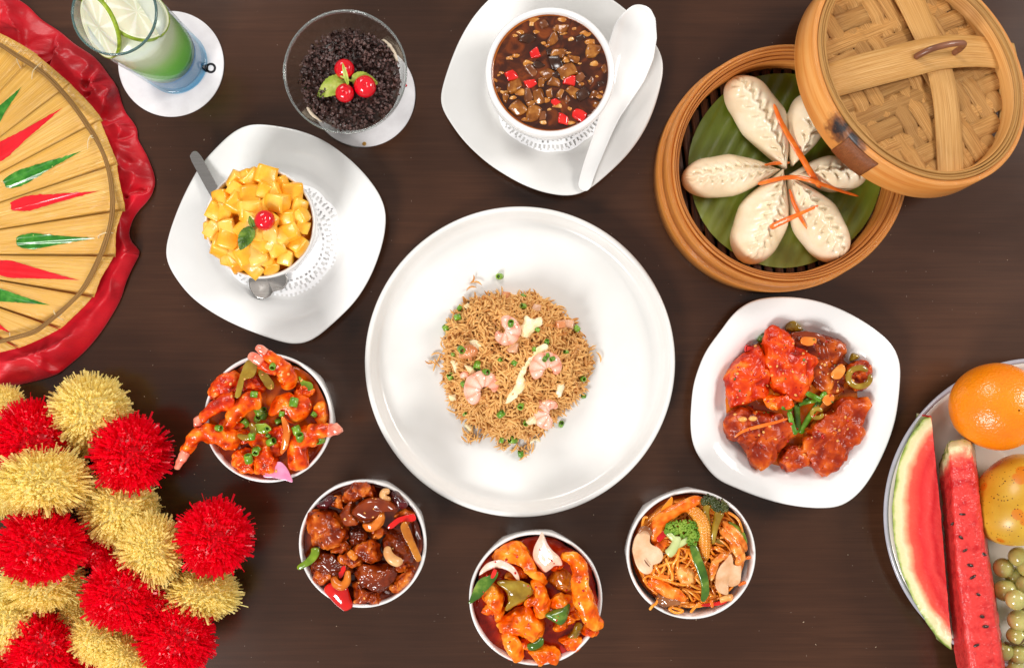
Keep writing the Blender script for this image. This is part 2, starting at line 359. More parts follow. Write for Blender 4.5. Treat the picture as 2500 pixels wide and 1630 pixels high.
# ================================================================ plates
def outline_plate(name, fr, pts, zr, mat, label, cat='plate', group=None, well=.56, foot=.5, zw=.006, roundness=.7, parent=None):
    n = 160; pts = crom(np.array(pts, float), len(pts) * 10, True); pts = resample(pts, n)
    o = np.array([W(px(fr, *q), zr)[:2] for q in pts])
    if .5 * np.sum(o[:, 0] * np.roll(o[:, 1], -1) - np.roll(o[:, 0], -1) * o[:, 1]) < 0: o = o[::-1]
    for _ in range(6): o = (np.roll(o, 1, 0) + 2 * o + np.roll(o, -1, 0)) / 4
    c = (o.max(0) + o.min(0)) / 2; rad = np.linalg.norm(o - c, axis=1); rm = rad.mean()
    circ = c + (o - c) / rad[:, None] * rm
    def ring(s, z, k): q = o * (1 - k) + circ * k; return np.column_stack([c + (q - c) * s, np.full(n, z)])
    R = [ring(.01, zw, 1), ring(.25, zw, 1), ring(well * .8, zw + .0002, 1), ring(well * .93, zw + .0008, roundness), ring(well, zw + .0025, roundness), ring(well * 1.06, zw + .006, roundness), ring(well * 1.13, zw + .0085, roundness * .8),
         ring(.8, zr - .003, .35), ring(.92, zr - .001, .1), ring(.975, zr - .0002, 0), ring(.99, zr, 0), ring(1, zr - .0008, 0), ring(1, zr - .003, 0), ring(.985, zr - .0045, 0), ring(.9, zr - .007, .1), ring(well * 1.1, .004, roundness), ring(foot, .0005, roundness), ring(foot * .9, .0004, 1), ring(.01, .003, 1)]
    V, F, U = loft(R)
    return mk(name, (V, F, U), mat, parent, label, cat, group), c
def cup(cx, cyy, rpx, h, label, cat='bowl', group=None, name='bowl', zb=0.0004, base=.74, wall=.0032, facets=8, phase=0.2, mat=None, deep=None):
    """round-rimmed china cup whose lower body is faceted; the rim circle is measured in the photograph"""
    z = zb + h; c = W((cx, cyy), z); r = rpx * S * (1 - z / H)
    base_c = c
    def fn(i, rr, zz, a):
        t = max(0, min(1, (z - zz) / (h * .6))) if i >= 9 else 0
        poly = np.cos(PI / facets) / np.cos((a + phase) % (2 * PI / facets) - PI / facets)
        return rr * (1 - t + t * (.3 + .7 * poly) * 1.02)
    pr = [(0, zb + .006), (r * base * .7, zb + .006), (r * base * .88, zb + .009), (r * (base + .06), zb + .02), (r * .955, zb + h * .62), (r - wall, z - .004), (r - wall * .8, z - .0009), (r - wall * .45, z), (r - wall * .1, z - .0008),
          (r, z - .003), (r, z - .008), (r * .985, zb + h * .66), (r * (base + .1), zb + h * .3), (r * base, zb + .004), (r * base * .96, zb), (0, zb + .002)]
    V, F, U = lathe(pr, 96, c[:2], fn)
    b = mk(name, (V, F, U), mat or WHITE, None, label, cat, group); return b, c, r
zone_items = None
# ================================================================ palm fan on a red satin cloth
zone(); reg(*rbox(3, 3, .02, 0, n=2)[:2]) if False else None
APEX = np.array(W((-375, 620), .02)[:2])
FAN_EDGE = [(-330, 30), (-200, 35), (-60, 60), (0, 84), (55, 113), (106, 148), (161, 197), (222, 258), (258, 322), (280, 387), (296, 461), (299, 510), (286, 565), (275, 630), (248, 680), (216, 737), (172, 780), (128, 811), (71, 838), (0, 859), (-70, 872)]
CLOTH_EDGE = [(-70, -40), (0, -22), (58, 8), (97, 45), (145, 77), (180, 106), (232, 142), (267, 187), (284, 213), (301, 267), (322, 296), (332, 316), (336, 342), (358, 383), (375, 429), (374, 462), (360, 490), (326, 531), (315, 577), (338, 613), (333, 633), (312, 676), (284, 747), (227, 833), (160, 896), (117, 921), (0, 949), (-80, 958)]
SATIN = pmat('red_satin', [(.3, (170, 3, 20)), (.55, (200, 6, 28)), (.75, (216, 14, 40))], 14, rough=.42, spec=.5, bump=.0012, bscale=46, bdetail=4, stretch=(1, 2.2, 1))
SATIN.node_tree.nodes['Principled BSDF'].inputs['Sheen Weight'].default_value = .5
SATIN.node_tree.nodes['Principled BSDF'].inputs['Sheen Tint'].default_value = (1, .25, .3, 1)
fe = np.array([W(p, .026)[:2] for p in FAN_EDGE]); fe = crom(fe, 300)
FAN_EXT = 1
fang = np.arctan2(fe[:, 1] - APEX[1], fe[:, 0] - APEX[0]); frad = np.linalg.norm(fe - APEX, axis=1); o_ = np.argsort(fang)
def fan_r(a): return float(np.interp(a, fang[o_], frad[o_]))
oc = crom([W(p, .004)[:2] for p in CLOTH_EDGE], 260); cc = np.array(W((-104, 472))[:2]); nv = 46; V = []
for i, p in enumerate(oc):
    u = i / 259; d = p - cc; L0 = np.linalg.norm(d)
    for j in range(nv):
        v = j / (nv - 1); q = cc + d * (.66 + .34 * v)
        s = u * 2.6 * 5.4
        f1 = noise.noise(Vector((s * 1.1 + v * 1.6, v * 1.1, 3.3))); f2 = noise.noise(Vector((s * 2.3 - v * 2.2, v * 1.9, 9.1))); f3 = noise.noise(Vector((q[0] * 40, q[1] * 40, 1)))
        ridge = .010 * (.5 + f1 * 1.3) + .012 * max(0, 1 - abs(f1) * 2.6) ** 1.5 + (1 - abs(f2) * 1.8) * .0052 + f3 * .0002
        hem = min(1, (1 - v) / .16) ** .6
        z = .0016 + max(0, ridge) * (.25 + .75 * hem) * (.55 + .45 * math.sin(PI * min(1, v * 1.02))) + .0035 * hem
        q = q + np.array((f2, f1)) * .006 * hem
        fa = math.atan2(q[1] - APEX[1], q[0] - APEX[0]); ins = fan_r(fa) - math.hypot(q[0] - APEX[0], q[1] - APEX[1])
        if ins > -.012: z = min(z, .0135 + max(0, -ins) * .35)
        V.append((q[0], q[1], z))
F = [(i * nv + j, (i + 1) * nv + j, (i + 1) * nv + j + 1, i * nv + j + 1) for i in range(259) for j in range(nv - 1)]
low = [(x, y, max(.0004, z - .0012)) for x, y, z in V]; n0 = len(V)
F2 = [tuple(q + n0 for q in f[::-1]) for f in F]; edge = [(i * nv + nv - 1, (i + 1) * nv + nv - 1, (i + 1) * nv + nv - 1 + n0, i * nv + nv - 1 + n0) for i in range(259)]
cl = mk('satin_cloth', (np.array(V + low), F + F2 + edge, None), SATIN, None, 'crumpled red satin cloth spread under the golden palm fan', 'cloth'); fix(cl)

BAMBOO = pmat('golden_palm_leaf', [(.25, (196, 136, 46)), (.5, (224, 168, 70)), (.75, (244, 208, 126))], 5, detail=6, rough=.3, coat=.7, coat_r=.16, bump=.0004, bscale=10, stretch=(26, .5, 1), coord='UV')
fan = thing('palm_fan', (*APEX, 0), 'large golden palm leaf fan painted with red and green leaves', 'hand fan')
STEP = math.radians(9.35); A0 = math.radians(-.6) - 5 * STEP     # slat boundaries (world angle, counter-clockwise)
def fan_z(a, r):
    k = ((a - A0) / STEP) % 1.0
    return .0205 + .0062 * math.sin(k * PI * .86) * (r / .25) + .0022 * (k - .5) * (r / .25) + .0005 * math.sin(k * 31)
for k in range(0, 13):
    a0, a1 = A0 + k * STEP, A0 + (k + 1) * STEP; V, n, m = [], 13, 26
    tail = random.uniform(-.0008, .0008)
    for layer in (0, 1):
        for i in range(m):
            for j in range(n):
                a = a0 + (a1 - a0) * (j / (n - 1) * .996 + .001); re = fan_r(a) + tail; r = .035 + (re - .035) * i / (m - 1)
                V.append((APEX[0] + r * math.cos(a), APEX[1] + r * math.sin(a), fan_z(a0 + (a1 - a0) * min(.9999, j / (n - 1)), r) - .0009 * layer))
    F, U = [], []
    for i in range(m - 1):
        for j in range(n - 1):
            q = i * n + j; F.append((q, q + n, q + n + 1, q + 1)); U += [(j / 12, i / 25), (j / 12, (i + 1) / 25), ((j + 1) / 12, (i + 1) / 25), ((j + 1) / 12, i / 25)]
            q += m * n; F.append((q, q + 1, q + n + 1, q + n)); U += [(0, 0)] * 4
    o2 = m * n; per = [j for j in range(n)] + [i * n + n - 1 for i in range(1, m)] + [(m - 1) * n + j for j in range(n - 2, -1, -1)] + [i * n for i in range(m - 2, 0, -1)]
    for a, b in zip(per, per[1:] + per[:1]): F.append((a, b, b + o2, a + o2)); U += [(0, 0)] * 4
    mk('leaf_slat', (np.array(V), F, U), BAMBOO, fan)
    # the darker seam strips folded along each pleat and the short rim tab outside the hoop
    am = a0 + STEP * random.uniform(.3, .7); rr = fan_r(am)
def fan_pt(p, off=.0004):
    q = W(p, .026); a = math.atan2(q[1] - APEX[1], q[0] - APEX[0]); r = math.hypot(q[0] - APEX[0], q[1] - APEX[1]); return (q[0], q[1], fan_z(a, r) + off)
REDP = pmat('red_gloss_paint', [(.3, (206, 8, 24)), (.7, (226, 22, 38))], 50, rough=.16, coat=.6, stretch=(1, 1, 1)); GRNP = pmat('green_gloss_paint', [(.3, (24, 92, 20)), (.5, (46, 124, 30)), (.75, (92, 160, 60))], 120, rough=.2, coat=.5, flecks=((205, 200, 120), 170, .22))
def painted(fr, tip, tail, wid, mat, jag, cut=1.0):
    """one brush-stroke leaf: pointed at the tip, broad and ragged at the tail, following the pleats"""
    t0, t1 = np.array(px(fr, *tip)), np.array(px(fr, *tail)); ax = t1 - t0; ln = np.linalg.norm(ax); ax /= ln; nr = np.array((-ax[1], ax[0])); w = wid * .88 / FR[fr][2]; V = []; n, m = 13, 36
    for i in range(m):
        s = i / (m - 1); hw = w * (min(1, (s / .78)) ** 1.15) * (1 if s < .78 else math.sqrt(max(.03, 1 - ((s - .78) / .25) ** 2)))
        for j in range(n):
            d = j / (n - 1) * 2 - 1; jj = noise.noise(Vector((s * 22, d * 3, wid))) * jag * w * (s > .1)
            rag = (noise.noise(Vector((d * 5, 7, wid))) * .1 * ln * jag * 2.2) * max(0, s - .6)
            V.append(fan_pt(t0 + ax * (s * ln + rag) + nr * (d * hw + jj * abs(d)), .0005))
    F = [(i * n + j, i * n + j + 1, (i + 1) * n + j + 1, (i + 1) * n + j) for i in range(m - 1) for j in range(n - 1)]
    mk('painted_leaf', (np.array(V), F, None), mat, fan)
painted('A', (168, 660), (-150, 1010), 62, GRNP, .1); painted('A', (482, 818), (-120, 1225), 72, REDP, .12); painted('A', (625, 1144), (30, 1395), 66, GRNP, .16)
painted('B', (690, 187), (70, 290), 60, REDP, .14); painted('B', (660, 513), (108, 536), 62, GRNP, .1); painted('B', (548, 801), (-60, 705), 68, REDP, .06)
painted('B', (345, 973), (-120, 880), 52, GRNP, .1); painted('B', (65, 1165), (-160, 1030), 50, REDP, .1)
# cane hoop tied across the slats, and the thread that ties it
HOOP = [(-60, 84), (0, 111), (45, 139), (106, 180), (155, 229), (206, 296), (239, 348), (261, 403), (272, 461), (274, 500), (266, 555), (245, 620), (209, 694), (170, 740), (106, 794), (71, 813), (0, 833), (-70, 846)]
CANE = pmat('split_cane', [(.3, (84, 54, 20)), (.5, (140, 98, 44)), (.7, (196, 156, 92))], 9, rough=.5, stretch=(30, 1, 1), coord='UV', bump=.0003, bscale=40)
hp = crom([W(p, .031)[:2] for p in HOOP], 120); sp = []
for o_f, zz, r in ((0.0, .0312, .0011), (.0016, .0308, .0010), (-.0013, .0306, .0007)):
    P = []
    for i, p in enumerate(hp):
        d = p - cc; d /= np.linalg.norm(d); q = p + d * (o_f + .0008 * noise.noise(Vector((i * .12, o_f * 900, 0)))); a = math.atan2(q[1] - APEX[1], q[0] - APEX[0]); P.append((*q, zz + .0008 * noise.noise(Vector((i * .2, 0, o_f)))))
    sp.append(sweep(P, r, r, 7, 200))
mk('cane_hoop', cat(sp), CANE, fan)
THREAD = pmat('cotton_thread', (214, 192, 150), 300, rough=.9)
for fr, p in (('A', [(155, 390), (143, 425), (137, 470), (145, 517)]), ('A', [(330, 470), (285, 545), (270, 580), (248, 606)]), ('A', [(745, 1042), (712, 1040), (690, 1085), (672, 1132)]), ('A', [(700, 1020), (720, 1055), (735, 1045)]),
              ('B', [(790, 478), (745, 480), (700, 500), (684, 516)]), ('B', [(375, 1003), (390, 1025), (410, 1055), (440, 1075)]), ('B', [(430, 1032), (408, 1058), (392, 1040)]), ('B', [(62, 1160), (85, 1190), (110, 1205)])):
    P = [fan_pt(px(fr, *q), .006 if 0 < i < len(p) - 1 else .0015) for i, q in enumerate(p)]; mk('thread_tie', sweep(P, .0005, .0005, 6, 14), THREAD, fan)

# ================================================================ tall iced drink
def round_coaster(name, cx, cyy, r, label):
    z = .0022; c = W((cx, cyy), z); rr = r * S * (1 - z / H)
    return mk(name, lathe([(0, z), (rr * .5, z), (rr - .0006, z), (rr, z - .0005), (rr, .0008), (rr - .0004, .0004), (0, .0004)], 96, c[:2]), PAPER, None, label, 'coaster', 'round paper coasters under the desserts and drinks'), c
co1, cc1 = round_coaster('paper_coaster', 417, 156, 129, 'round white paper coaster under the tall blue and green drink')
INK = pmat('black_ink', (34, 32, 36), rough=.8)
ic = W((514.5, 166.5), .0026); a = np.linspace(0, 2 * PI, 40, endpoint=False)
ring = loft([np.column_stack([ic[0] + r * np.cos(a), ic[1] + r * np.sin(a), np.full(40, z)]) for r, z in ((.0049, .0023), (.0048, .0026), (.0029, .0026), (.0028, .0023))])
wedge = loft([[W(px('A', x, y), z) for x, y in ((1512, 490), (1550, 497), (1575, 485), (1578, 545), (1556, 548), (1520, 505))] for z in (.0023, .0026)], cap1=True)
mk('printed_letter', cat([ring, wedge]), INK, co1)
gb = W((430, 153), .003); gt = W((271, 38), .150); R0 = .0300; R1 = 104 * S * (1 - .150 / H)
def gl_c(z): t = (z - .003) / .147; return np.array((gb[0], gb[1])) * (1 - t) + np.array((gt[0], gt[1])) * t
# the glass stands upright: its axis is vertical over the coaster
gx, gy = gb[0], gb[1]
# the rim of an upright glass of this height appears where the photograph shows it
def gr(z): return R0 + (R1 - R0) * (z - .003) / .147
glass = thing('tumbler_glass', (gx, gy, .0024), 'tall clear tumbler of layered blue and green drink on a paper coaster', 'drinking glass')
gw_ = mk('glass_wall', lathe([(gr(.012) - .002, .0120), (gr(.05) - .0019, .05), (gr(.10) - .0018, .10), (gr(.147) - .0016, .1475), (gr(.15) - .0013, .1497), (gr(.15) - .0006, .1503), (gr(.15), .1495), (gr(.10), .10), (gr(.05), .05), (gr(.012), .012)], 96, (gx, gy)), GLASS, glass)
mk('glass_base', lathe([(0, .0118), (gr(.01) - .002, .0118), (gr(.01), .0118), (gr(.006), .006), (gr(.003) - .002, .0025), (gr(.003) - .006, .0032), (0, .004)], 96, (gx, gy)), thin_glass('clear_base_blue_reflection', (.62, .84, .95)), glass)  # base is clear glass; the drink's blue reflection is put into its tint
RIMG = pmat('glass_rim', (96, 128, 128), rough=.04, spec=1, trans=.55)
mk('glass_rim', lathe([(gr(.15) - .0015, .1497), (gr(.15) - .0014, .1508), (gr(.15) - .0006, .1513), (gr(.15) + .0003, .1506), (gr(.15) + .0004, .1494), (gr(.15) - .0006, .149), (gr(.15) - .0015, .1497)], 96, (gx, gy)), RIMG, gw_)
def liquid(name, cols, tr, z0, z1):
    m = bpy.data.materials.new(name); m.use_nodes = True; N, L = nt(m); b = N['Principled BSDF']; tc = N.new('ShaderNodeTexCoord'); s = N.new('ShaderNodeSeparateXYZ'); L.new(tc.outputs['Generated'], s.inputs[0])
    nz = N.new('ShaderNodeTexNoise'); nz.inputs['Scale'].default_value = 40; L.new(tc.outputs['Object'], nz.inputs[0]); ma = N.new('ShaderNodeMath'); ma.operation = 'MULTIPLY_ADD'; L.new(nz.outputs[0], ma.inputs[0]); ma.inputs[1].default_value = .06; L.new(s.outputs[2], ma.inputs[2])
    rp = N.new('ShaderNodeValToRGB'); e = rp.color_ramp.elements
    while len(e) < len(cols): e.new(.5)
    for q, (p, c) in zip(e, cols): q.position = p; q.color = srgb(c)
    L.new(ma.outputs[0], rp.inputs[0]); L.new(rp.outputs[0], b.inputs['Base Color']); b.inputs['Roughness'].default_value = .2; b.inputs['Subsurface Weight'].default_value = .7; b.inputs['Subsurface Scale'].default_value = .02; b.inputs['Subsurface Radius'].default_value = (1, 1, .8)
    t = N.new('ShaderNodeBsdfTransparent'); L.new(rp.outputs[0], t.inputs[0]); mx = N.new('ShaderNodeMixShader'); mx.inputs[0].default_value = tr; L.new(b.outputs[0], mx.inputs[1]); L.new(t.outputs[0], mx.inputs[2]); L.new(mx.outputs[0], N['Material Output'].inputs[0]); return m
def liq(name, z0, z1, mat, parent, cap=True):
    zs = np.linspace(z0, z1, 8); pr = [(0, z0)] + [(gr(z) - .0024, z) for z in zs] + ([(0, z1)] if cap else []); return mk(name, lathe(pr, 80, (gx, gy)), mat, parent)
drink = thing('iced_drink', (gx, gy, .012), 'layered drink fading from blue through green to cloudy white in tall glass', 'drink')
liq('blue_layer', .0122, .039, liquid('blue_syrup', [(0, (24, 120, 184)), (.6, (30, 136, 200)), (1, (20, 120, 186))], .12, 0, 1), drink)
liq('green_layer', .0392, .128, liquid('green_liquid', [(0, (0, 96, 84)), (.05, (20, 130, 72)), (.15, (100, 200, 66)), (.36, (140, 220, 96)), (.56, (190, 232, 150)), (.74, (232, 244, 208)), (1, (242, 248, 226))], .06, 0, 1), drink)
def lime_mat():
    m = bpy.data.materials.new('lime_flesh'); m.use_nodes = True; N, L = nt(m); b = N['Principled BSDF']; tc = N.new('ShaderNodeTexCoord'); s = N.new('ShaderNodeSeparateXYZ'); L.new(tc.outputs['UV'], s.inputs[0])
    def ma(op, a, c):
        q = N.new('ShaderNodeMath'); q.operation = op
        for i, v in enumerate((a, c)):
            if isinstance(v, (int, float)): q.inputs[i].default_value = v
            else: L.new(v, q.inputs[i])
        return q.outputs[0]
    w = ma('ABSOLUTE', ma('SUBTRACT', ma('FRACT', ma('MULTIPLY', s.outputs[0], 9), 0), .5), 0)
    nz = N.new('ShaderNodeTexNoise'); nz.inputs['Scale'].default_value = 260; L.new(tc.outputs['Object'], nz.inputs[0])
    f = ma('ADD', ma('MULTIPLY', w, 1.0), ma('MULTIPLY', nz.outputs[0], .25))
    rp = N.new('ShaderNodeValToRGB'); e = rp.color_ramp.elements; e[0].position = .2; e[0].color = srgb((246, 244, 226)); e[1].position = .34; e[1].color = srgb((230, 227, 198)); L.new(f, rp.inputs[0]); L.new(rp.outputs[0], b.inputs['Base Color'])
    b.inputs['Roughness'].default_value = .2; b.inputs['Subsurface Weight'].default_value = .2; b.inputs['Subsurface Scale'].default_value = .003; return m
LIMEF = lime_mat(); LIMER = pmat('lime_rind', [(.3, (112, 140, 20)), (.7, (160, 182, 40))], 300, rough=.35, bump=.0003, bscale=900)
def lime(px_, z, nrm, r, label):
    loc = W(px_, z); e = Vector(nrm).normalized().to_track_quat('Z', 'Y').to_euler()
    t = thing('lime_slice', loc, label, 'lime slice', 'lime slices in the tall drink'); h = .0019
    def at(g): return (rot(g[0], e, loc), g[1], g[2])
    mk('flesh', at(lathe([(0, -h), (r * .9, -h), (r * .9, h), (r * .86, h + .0001), (.002, h + .0002), (0, h)], 72)), LIMEF, t)
    mk('pith', at(lathe([(r * .9, -h), (r * .965, -h), (r * .965, h), (r * .9, h), (r * .9, -h)], 72)), PITH, t)
    mk('rind', at(lathe([(r * .965, -h), (r, -h * .8), (r * 1.004, 0), (r, h * .8), (r * .965, h), (r * .965, -h)], 72)), LIMER, t)
    return t
PITH = pmat('lime_pith', (238, 236, 206), rough=.5)
lime((246, 66), .136, (-.63, -.44, .64), .0250, 'upright lime slice showing its pale face toward the fan side of the glass')
lime((333, 32), .130, (.52, .34, .74), .0262, 'larger lime slice leaning on the glass wall nearest the chocolate bowl')

# ================================================================ chocolate dessert in a flared glass bowl
zone()
co2, cc2 = round_coaster('paper_coaster', 886, 231, 128, 'round white paper coaster with a tan stain under chocolate dessert bowl')
STAIN = pmat('coffee_stain', (176, 132, 62), rough=.6); sc = W(px('D', 1810, 1248), .0026)
mk('tan_stain', (rough_up(lathe([(0, .0027), (.0014, .0027), (.0019, .0024)], 16, sc[:2])[0], .0004, 400, 2), *lathe([(0, .0027), (.0014, .0027), (.0019, .0024)], 16)[1:]), STAIN, co2)
mk('red_mark', loft([[W(px('D', x, y), z) for x, y in ((2166, 725), (2182, 742), (2176, 752), (2160, 754))] for z in (.0023, .0026)], cap1=True), REDP, co2)
zr = .086; bc = W((841, 176), zr); rr = 151 * S * (1 - zr / H); bx, by = bc[0], bc[1]
zc = .058; ch_c = W((857, 194), zc); rc = 121 * S * (1 - zc / H); bx, by = (bc[0] + ch_c[0]) / 2, (bc[1] + ch_c[1]) / 2
db = thing('dessert_bowl', (bx, by, .0024), 'flared clear glass bowl of chocolate dessert on a paper coaster', 'bowl')
gbw_ = mk('glass_bowl', lathe([(0, .0105), (.020, .0108), (.031, .018), (rc * .96, .045), (rr * .955, .075), (rr - .0016, zr - .0006), (rr - .0007, zr), (rr, zr - .0008), (rr * .972, .075), (rc * .99, .045), (.0335, .017), (.023, .007), (0, .006)], 96, (bx, by)), GLASS, db)
mk('glass_foot', lathe([(.012, .0064), (.011, .005), (.026, .0034), (.0265, .0026), (0, .0026)], 64, (bx, by)), GLASS, db)
mk('bowl_rim', lathe([(rr - .0012, zr - .0005), (rr - .0006, zr + .0003), (rr + .0002, zr - .0003), (rr - .0003, zr - .0011), (rr - .0012, zr - .0005)], 96, (bx, by)), pmat('glass_rim_clear', (196, 202, 200), rough=.04, trans=.85, spec=1), gbw_)
CHOC = pmat('dark_chocolate', [(.3, (50, 31, 29)), (.55, (80, 54, 50)), (.75, (118, 88, 82))], 120, rough=.42, bump=.0001, bscale=900)
CREAM = pmat('dessert_cream', [(.3, (204, 184, 158)), (.7, (226, 210, 190))], 200, rough=.5, bump=.0004, bscale=240)
SPONGE = pmat('chocolate_mousse', [(.3, (44, 24, 16)), (.7, (72, 40, 26))], 120, rough=.35, coat=.3)
def rb(z): return float(np.interp(z, [.0108, .018, .045, .075, .086], [.020, .031, rc * .96, rr * .955, rr - .0016])) - .0006
des = thing('chocolate_dessert', (bx, by, .011), 'dark chocolate dessert buried in curled chocolate shavings', 'dessert')
mk('mousse', lathe([(0, .0115), (rb(.0115), .0115), (rb(.02), .02), (rb(.04), .04), (rb(.052), .052), (rb(.0545) - .001, .0545), (rb(.055) * .8, .0565), (0, .059)], 72, (bx, by)), SPONGE, des)
for a0, a1, zz in ((math.radians(20), math.radians(52), .058), (math.radians(212), math.radians(236), .058)):
    R = []
    for a in np.linspace(a0, a1, 14):
        w = .0035 * math.sin(PI * (a - a0) / (a1 - a0)) ** .5 + .0002
        R.append([(bx + (rb(z) - d) * math.cos(a), by + (rb(z) - d) * math.sin(a), z) for z, d in ((zz - w * 1.6, .0002), (zz + w * 1.8, .0002), (zz + w * 1.2, .0012), (zz - w, .0012))])
    mk('cream_smear', (rough_up(loft(R, True, True, True)[0], .0005, 300, 3), *loft(R, True, True, True)[1:]), CREAM, des)
parts = []
for i in range(1500):
    rad = rb(.057) * math.sqrt(random.random()) * .99; t = random.uniform(0, 2 * PI); zz = .0565 + .0035 * (1 - (rad / rc) ** 2) + random.uniform(0, .0034)
    r, w, ar = random.uniform(.0011, .0028), random.uniform(.0012, .0026), random.uniform(1.6, 4.8); n = 8; q = []
    for j in range(n):
        th = ar * j / (n - 1); rj = r * (.65 + .45 * j / n); q += [(rj * math.cos(th), -w / 2, rj * math.sin(th)), (rj * math.cos(th), w / 2, rj * math.sin(th))]
    qq = rot(q, (random.uniform(-1.6, 1.6), random.uniform(-1.2, 1.2), random.uniform(0, 6.3)), (bx + rad * math.cos(t), by + rad * math.sin(t), zz))
    parts.append((qq, [(2 * j, 2 * j + 1, 2 * j + 3, 2 * j + 2) for j in range(n - 1)], None))
mk('chocolate_shavings', cat(parts), CHOC, des, kind='stuff')
CHERRY = pmat('candied_cherry', [(.3, (200, 4, 22)), (.7, (222, 10, 34))], 40, rough=.1, coat=.7, sss=.25, sss_r=.003)
def cherry(fr, x, y, rpx, label, group, z=None, sink=.75):
    p = hit(fr, x, y) if z is None else W(px(fr, x, y), z); r = wl(fr, rpx, p[2]); c = W(px(fr, x, y), p[2] + r * sink)
    V, F, U = ball(c, r, 32, 20, 1, 1, .94); V = rough_up(V, r * .06, .6 / r, x); 
    t = np.hypot(V[:, 0] - c[0] - r * .15, V[:, 1] - c[1]); top = V[:, 2] > c[2]; V[top, 2] -= r * .3 * np.exp(-(t[top] / (r * .22)) ** 2)
    return mk('cherry', (V, F, U), CHERRY, None, label, 'cherry', group)
gc_ = 'glossy red cherries on the chocolate dessert'
cherry('D', 1638, 600, 86, 'glossy red cherry farthest from the two wide mint leaves on chocolate', gc_); cherry('D', 1638, 808, 82, 'glossy red cherry half under the long drooping mint leaf', gc_); cherry('D', 1815, 752, 98, 'largest red cherry capped by a short mint leaf on chocolate', gc_)
MINT = pmat('mint_leaf', [(.3, (112, 132, 36)), (.5, (160, 178, 62)), (.72, (204, 210, 118))], 90, rough=.45, bump=.0006, bscale=260, translucent=.15)
MINTD = pmat('dark_mint_leaf', [(.3, (44, 76, 16)), (.5, (82, 116, 30)), (.72, (136, 160, 56))], 130, rough=.4, bump=.0006, bscale=320, translucent=.15)
def leaf(fr, base, tip, wid, mat, parent=None, off=.002, name='mint_leaf', droop=.004, fold=.25, z=None, **kw):
    b0 = hit(fr, *base, off) if z is None else W(px(fr, *base), z); t0 = W(px(fr, *tip), b0[2] - droop * .3); ax = (t0 - b0); ln = np.linalg.norm(ax[:2]); u = np.array((ax[0], ax[1])) / ln; nr = np.array((-u[1], u[0])); w = wl(fr, wid, b0[2]); n, m = 21, 34; V = []
    for layer in (0, .0003):
        for i in range(m):
            s = i / (m - 1); hw = w * math.sin(PI * min(1, s * .93 + .05) ** .8) ** .8 * (1 + .09 * ((s * 9) % 1 - .4))
            for j in range(n):
                d = j / (n - 1) * 2 - 1; xy = b0[:2] + u * (s * ln) + nr * d * hw
                vein = abs(math.sin((s * 6 - abs(d) * 1.6) * PI)) ** .5 * .0006 * w / .006
                V.append((*xy, b0[2] + .0035 * math.sin(PI * s) * w / .006 * .5 - droop * s * s + fold * abs(d) * hw - .12 * hw * d * d + vein - .0006 * math.exp(-(d / .12) ** 2) - layer))
    F = [(i * n + j, i * n + j + 1, (i + 1) * n + j + 1, (i + 1) * n + j) for i in range(m - 1) for j in range(n - 1)]; k = m * n
    F += [tuple(q + k for q in f[::-1]) for f in F]
    return mk(name, (np.array(V), F, None), mat, parent, **kw)
sprig = thing('mint_sprig', hit('D', 1690, 690), 'pale mint sprig laid over three cherries on chocolate', 'mint sprig')
leaf('D', (1655, 690), (1400, 832), 82, MINT, sprig, .004, 'leaf'); leaf('D', (1700, 682), (1925, 722), 68, MINT, sprig, .004, 'leaf', droop=.002); leaf('D', (1668, 735), (1620, 545), 20, MINT, sprig, .005, 'leaf', droop=.001)
mk('stem', tube('D', [(1600, 660, hit('D', 1690, 690)[2] + .006), (1690, 700, hit('D', 1690, 690)[2] + .004), (1740, 705, hit('D', 1690, 690)[2] + .003)], 9), MINT, sprig)
# ================================================================ doilies
def doily(cx, cyy, rpx, z, lobes, label):
    c = W((cx, cyy), z); R = rpx * S * (1 - z / H); nr, na = 30, 288; V, F = [], []
    def rad(i, a): return R * (i / nr) * (1 + (.035 * abs(math.cos(a * lobes / 2)) - .02) * (i / nr) ** 3)
    for i in range(nr + 1):
        for j in range(na):
            a = 2 * PI * j / na; r = rad(i, a); V.append((c[0] + r * math.cos(a), c[1] + r * math.sin(a), z + .0005 * noise.noise(Vector((a * 2, i * .15, 1))) + .0003 * math.sin(a * lobes) * (i / nr) ** 2))
    per = na // 24
    for i in range(nr):
        for j in range(na):
            k = j % per; q = (j // per) % 2; t = i / nr
            hole = (.60 < t < .66 and k in (2, 3, 4, 7, 8, 9)) or (.68 < t < .74 and k in (0, 1, 5, 6, 11)) or (.76 < t < .82 and k in (3, 4, 8, 9) and q) or (.76 < t < .8 and k in (1, 2, 6, 7, 10) and not q) or (.845 < t < .905 and k in (1, 2, 5, 6, 9, 10)) or (.93 < t < .955 and k in (3, 9))
            if hole: continue
            F.append((i * na + j, i * na + (j + 1) % na, (i + 1) * na + (j + 1) % na, (i + 1) * na + j))
    k = len(V); V2 = [(x, y, zz - .00025) for x, y, zz in V]
    return mk('paper_doily', (np.array(V + V2), F + [tuple(q + k for q in f[::-1]) for f in F], None), DOILY, None, label, 'doily', 'lacy paper doilies under the bowls', smooth=False)

